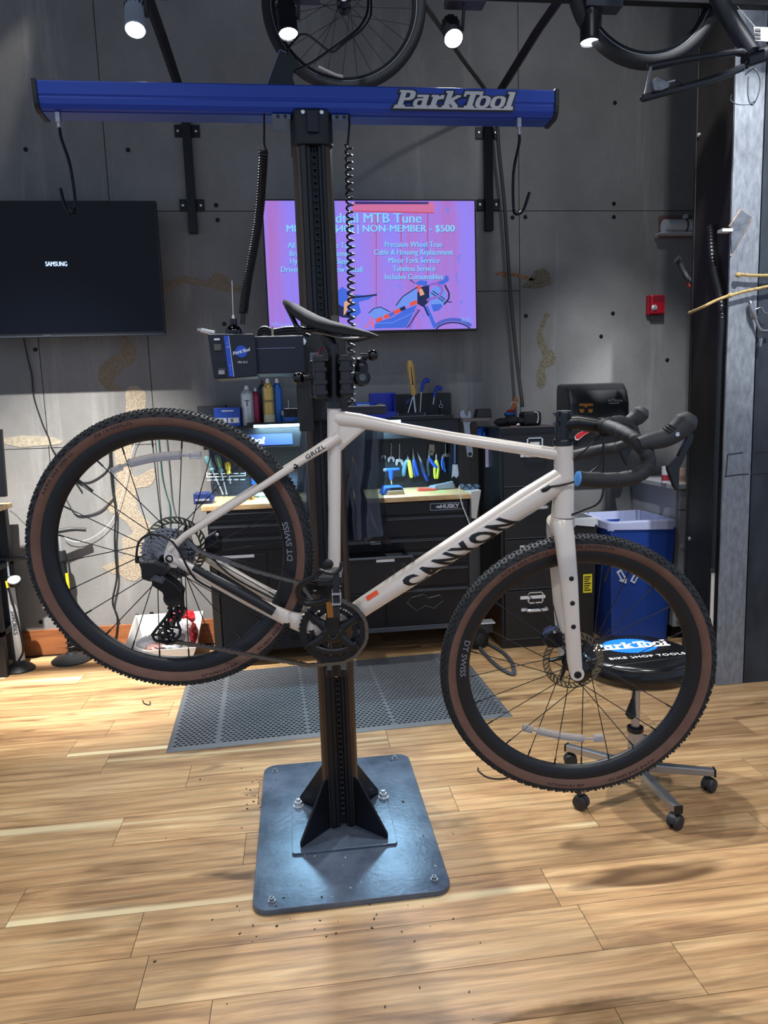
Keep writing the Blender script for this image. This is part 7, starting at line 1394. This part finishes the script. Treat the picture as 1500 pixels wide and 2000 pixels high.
t, b0, top = pump('white-barrelled floor pump with pressure gauge at the far left', -1.700, 4.36, .66, -.03, '#a9a7a4', None, .085, 0)
gq = b0.lerp(top, .82) + V((.045, -.05, .0)); g_ = ob('gauge', MB().lathe(gq, (.1, -.5, .85), [(.0, -.03), (.034, -.03), (.040, -.01), (.040, 0), (.036, .003), (0, .003)], 24), DARK, t, smooth=True); sub('dial', MB().lathe(gq, (.1, -.5, .85), [(.035, .0035), (0, .0036)], 24), M('dial_white', '#8c8e8c', .3), g_)
ob('chuck', MB().tube([gq + V((-.035, -.02, .0)), gq + V((-.03, -.025, -.04))], .007, 8), M('chuck_yellow', '#c9a52a', .4), t, smooth=True)
ob('air_hose', MB().tube(smooth_path([b0 + V((.0, -.03, .02)), b0 + V((.04, -.05, .1)), b0 + V((.02, -.05, .3)), b0 + V((.0, -.045, .42)), gq + V((-.03, -.02, -.04))], 6), .006, 8), DARK, t, smooth=True)
d_ = (top-b0).normalized(); letters('barrel_lettering', 'SWORKS', M('pump_print', '#3b3f46', .5), t, b0.lerp(top, .40) + V((.002, -.025, 0)), d_*-1, (1, 0, .05), .036, h=.001, bold=.0004)
t, b0, top = pump('black floor pump with yellow accent behind the rear wheel', -1.435, 4.47, .80, -.02, '#1a1b1d', None, .12, 0)
ob('yellow_accent', MB().tube([b0.lerp(top, .66) + V((.022, -.018, 0)), b0.lerp(top, .50) + V((.024, -.018, 0))], [.010, .008], 10), M('pump_yellow', '#d9bc1f', .4), t, smooth=True)
ob('spiral', MB().tube([b0 + V((math.cos(i*.7)*.032, math.sin(i*.7)*.032, .02+i*.0035)) for i in range(40)], .005, 6), M('pump_foot'), t, smooth=True)
# ---- shelf unit end, screen and charger at the left edge
sh = thing('shelf_unit', 'black shelving end with a pale wooden top at the left edge', 'shelf', (-2.1, 4.2, 0)); SX = at(24, 985, Y=4.52).x
slab('wood_top', -2.7, SX, 4.2, 4.52, .955, .985, WT, sh, .003); slab('upright', SX-.06, SX-.012, 4.22, 4.26, 0, .955, M('shelf_black', '#151618', .5), sh, .002); slab('upright', SX-.06, SX-.012, 4.43, 4.48, 0, .955, M('shelf_black'), sh, .002)
for z in (.62, .24): slab('lower_shelf', -2.7, SX-.012, 4.22, 4.48, z, z+.03, M('shelf_black'), sh, .002)
slab('back_panel', -2.7, SX-.03, 4.46, 4.475, .03, .955, M('panel_dark', '#0d0d0f', .7), sh, 0)
mo = thing('monitor', 'edge of a black monitor standing on the shelf at the far left', 'monitor', (-1.95, 4.2, .985)); a = at(3, 838, Y=4.2); b = at(14, 980, Y=4.2)
ob('panel', MB().prism([(a.x-.5, b.z+.03), (b.x+.004, b.z+.03), (a.x+.004, a.z), (a.x-.5, a.z)], (0, 4.18, 0), (1, 0, 0), (0, 0, 1), (0, .03, 0)), TVB, mo, bev=.003); slab('foot', a.x-.35, a.x-.1, 4.1, 4.3, .985, 1.0, TVB, mo, .003); slab('neck', a.x-.25, a.x-.2, 4.2, 4.23, 1.0, b.z+.05, TVB, mo, .003)
cgq = at(19, 985, Y=4.10); cgx = tag(ob('power_adapter', MB().bb((SX-.042, 4.22, .985), (SX-.010, 4.28, at(18, 960, Y=4.09).z)), M('adapter_white', '#d3d3d0', .45), bev=.005), 'white power adapter standing on the shelf end', 'adapter')
# ---- plastic tub with parts bags
ptb = thing('plastic_tub', 'white plastic tub full of clear parts bags on the floor behind the rear wheel', 'tub', (-.85, 4.35, 0)); PWH = M('tub_white', '#bcbab8', .45)
X0, X1, Y0, Y1, ZT = -1.06, -.64, 4.16, 4.54, .235
ob('tub_shell', MB().add([(X0+.05, Y0+.03, 0), (X1-.05, Y0+.03, 0), (X1-.05, Y1-.03, 0), (X0+.05, Y1-.03, 0), (X0, Y0, .12), (X1, Y0, .12), (X1, Y1, ZT), (X0, Y1, ZT), (X0+.008, Y0+.008, .12), (X1-.008, Y0+.008, .12), (X1-.008, Y1-.008, ZT), (X0+.008, Y1-.008, ZT), (X0+.056, Y0+.036, .006), (X1-.056, Y0+.036, .006), (X1-.056, Y1-.036, .006), (X0+.056, Y1-.036, .006)], [(0, 3, 2, 1)] + [(i, (i+1) % 4, (i+1) % 4+4, i+4) for i in range(4)] + [(i+4, (i+1) % 4+4, (i+1) % 4+8, i+8) for i in range(4)] + [(i+8, (i+1) % 4+8, (i+1) % 4+12, i+12) for i in range(4)] + [(12, 13, 14, 15)]), PWH, ptb, bev=.003)
BGC = [M('bag_pale', '#d2d0d0', .25, bump=1, scale=25, trans=.15), M('bag_rose', '#b88f88', .3, bump=1, scale=25), M('bag_smoke', '#a9adb0', .2, bump=1, scale=30, trans=.2), M('bag_red', '#a81c24', .35, bump=.6, scale=25)]
random.seed(11)
BLAB = ['clear crinkled parts bag lying at the left in the white tub', 'rose-tinted parts bag in the front left of the tub', 'smoky clear parts bag in the middle of the tub', 'shiny clear parts bag at the right of the tub', 'red packet standing at the back of the tub', 'red packet at the right end of the tub', 'small clear bag near the tub front']
for i, (x, y, z, rx, ry, rz, m_) in enumerate(((-.93, 4.30, .13, .08, .07, .035, 0), (-.88, 4.24, .11, .07, .05, .03, 1), (-.80, 4.31, .145, .08, .07, .04, 2), (-.74, 4.35, .19, .055, .06, .05, 0), (-.76, 4.44, .225, .085, .03, .055, 3), (-.672, 4.30, .15, .022, .08, .075, 3), (-.79, 4.22, .12, .06, .04, .035, 0))):
    mb = MB().ellipsoid((x, y, z), (rx, ry, rz), 16, 10); mb.v = [tuple(V(p) + V((random.uniform(-1, 1), random.uniform(-1, 1), random.uniform(-1, 1)))*.007) for p in mb.v]
    tag(ob('parts_bag', mb, BGC[m_]), BLAB[i], 'bag', 'bags in the white tub')
# ---- loose bits on the floor
cw_ = thing('chest_caster_strap', 'black webbing loop trailing on the floor beside the chest caster', 'strap', at(990, 1312, Z=0))
for pts in ([(932, 1258), (950, 1280), (975, 1303), (1000, 1316), (1004, 1310)], [(1004, 1310), (998, 1290), (980, 1272), (955, 1258), (940, 1252)]): ob('webbing', MB().tube(smooth_path([at(x, y, Z=.012) for x, y in pts], 6), .007, 8, flat=1.6, up=(0, 0, 1)), M('webbing_grey', '#3c4046', .6), cw_, smooth=True)
fcst = thing('dolly_wheel', 'black swivel caster wheel standing beside the tool chest', 'caster', at(915, 1262, Z=0)); c = at(912, 1268, Z=0) + V((.075, 0, 0)); r = .062
ob('tyre', MB().lathe((c.x, c.y, r), (.35, -1, 0), [(r*.62, -.018), (r, -.016), (r, .016), (r*.62, .018)], 26), DARK, fcst, smooth=True); ob('hub', MB().lathe((c.x, c.y, r), (.35, -1, 0), [(r*.3, -.022), (r*.6, -.019), (r*.6, .019), (r*.3, .022)], 20), M('caster_fork', '#3a3c40', .4, .7), fcst, smooth=True); ob('yoke', MB().bb((c.x-.01, c.y-.005, r*1.5), (c.x+.09, c.y+.05, r*2.5)), M('caster_fork'), fcst, bev=.006); ob('chrome_plate', MB().bb((c.x+.0, c.y-.02, r*2.5), (c.x+.10, c.y+.06, r*2.5+.008)), CHR, fcst, bev=.002)
for lab, pts in (('short bent black hook-shaped cable piece on the floor left of the mat', [(279, 1368), (281, 1373), (287, 1376), (293, 1376), (293, 1370)]), ('curved black wire offcut on the floor between stand and front wheel', [(934, 1500), (935, 1506), (950, 1517), (970, 1521), (990, 1519), (996, 1514)])):
    tag(ob('wire_offcut', MB().tube(smooth_path([at(x, y, Z=.0035) for x, y in pts], 5), .0028, 7), DARK, smooth=True), lab, 'wire', 'offcuts on the floor')
random.seed(5); cr_m = MB()
for k in range(70):
    px, py = random.choice([(random.uniform(440, 900), random.uniform(1760, 1830)), (random.uniform(300, 1000), random.uniform(1480, 1990)), (random.uniform(480, 540), random.uniform(1520, 1580))]); p = at(px, py, Z=.002)
    zb = .019 if (-.19 < p.x < .39 and 1.95 < p.y < 2.82) else .0
    s = random.uniform(.0012, .004); cr_m.box((p.x, p.y, zb+s*.4), (s*2, s, s*.8), rz=random.uniform(0, 3))
o = ob('floor_grit', cr_m, M('grit', '#3a332c', .8), kind='stuff'); tag(o, 'scattered dark grit and crumbs around the stand plate', 'grit')
random.seed(6); gw = MB()
for k in range(46):
    x = random.uniform(-.1, .38); y = random.uniform(1.97, 2.35); s = random.uniform(.001, .0032); gw.box((x, y, .0182+s*.3), (s*1.6, s, s*.6), rz=random.uniform(0, 3))
o = ob('metal_chips', gw, M('chips_pale', '#b6b2a6', .6), kind='stuff'); tag(o, 'pale chips and crumbs lying on the steel floor plate', 'grit')
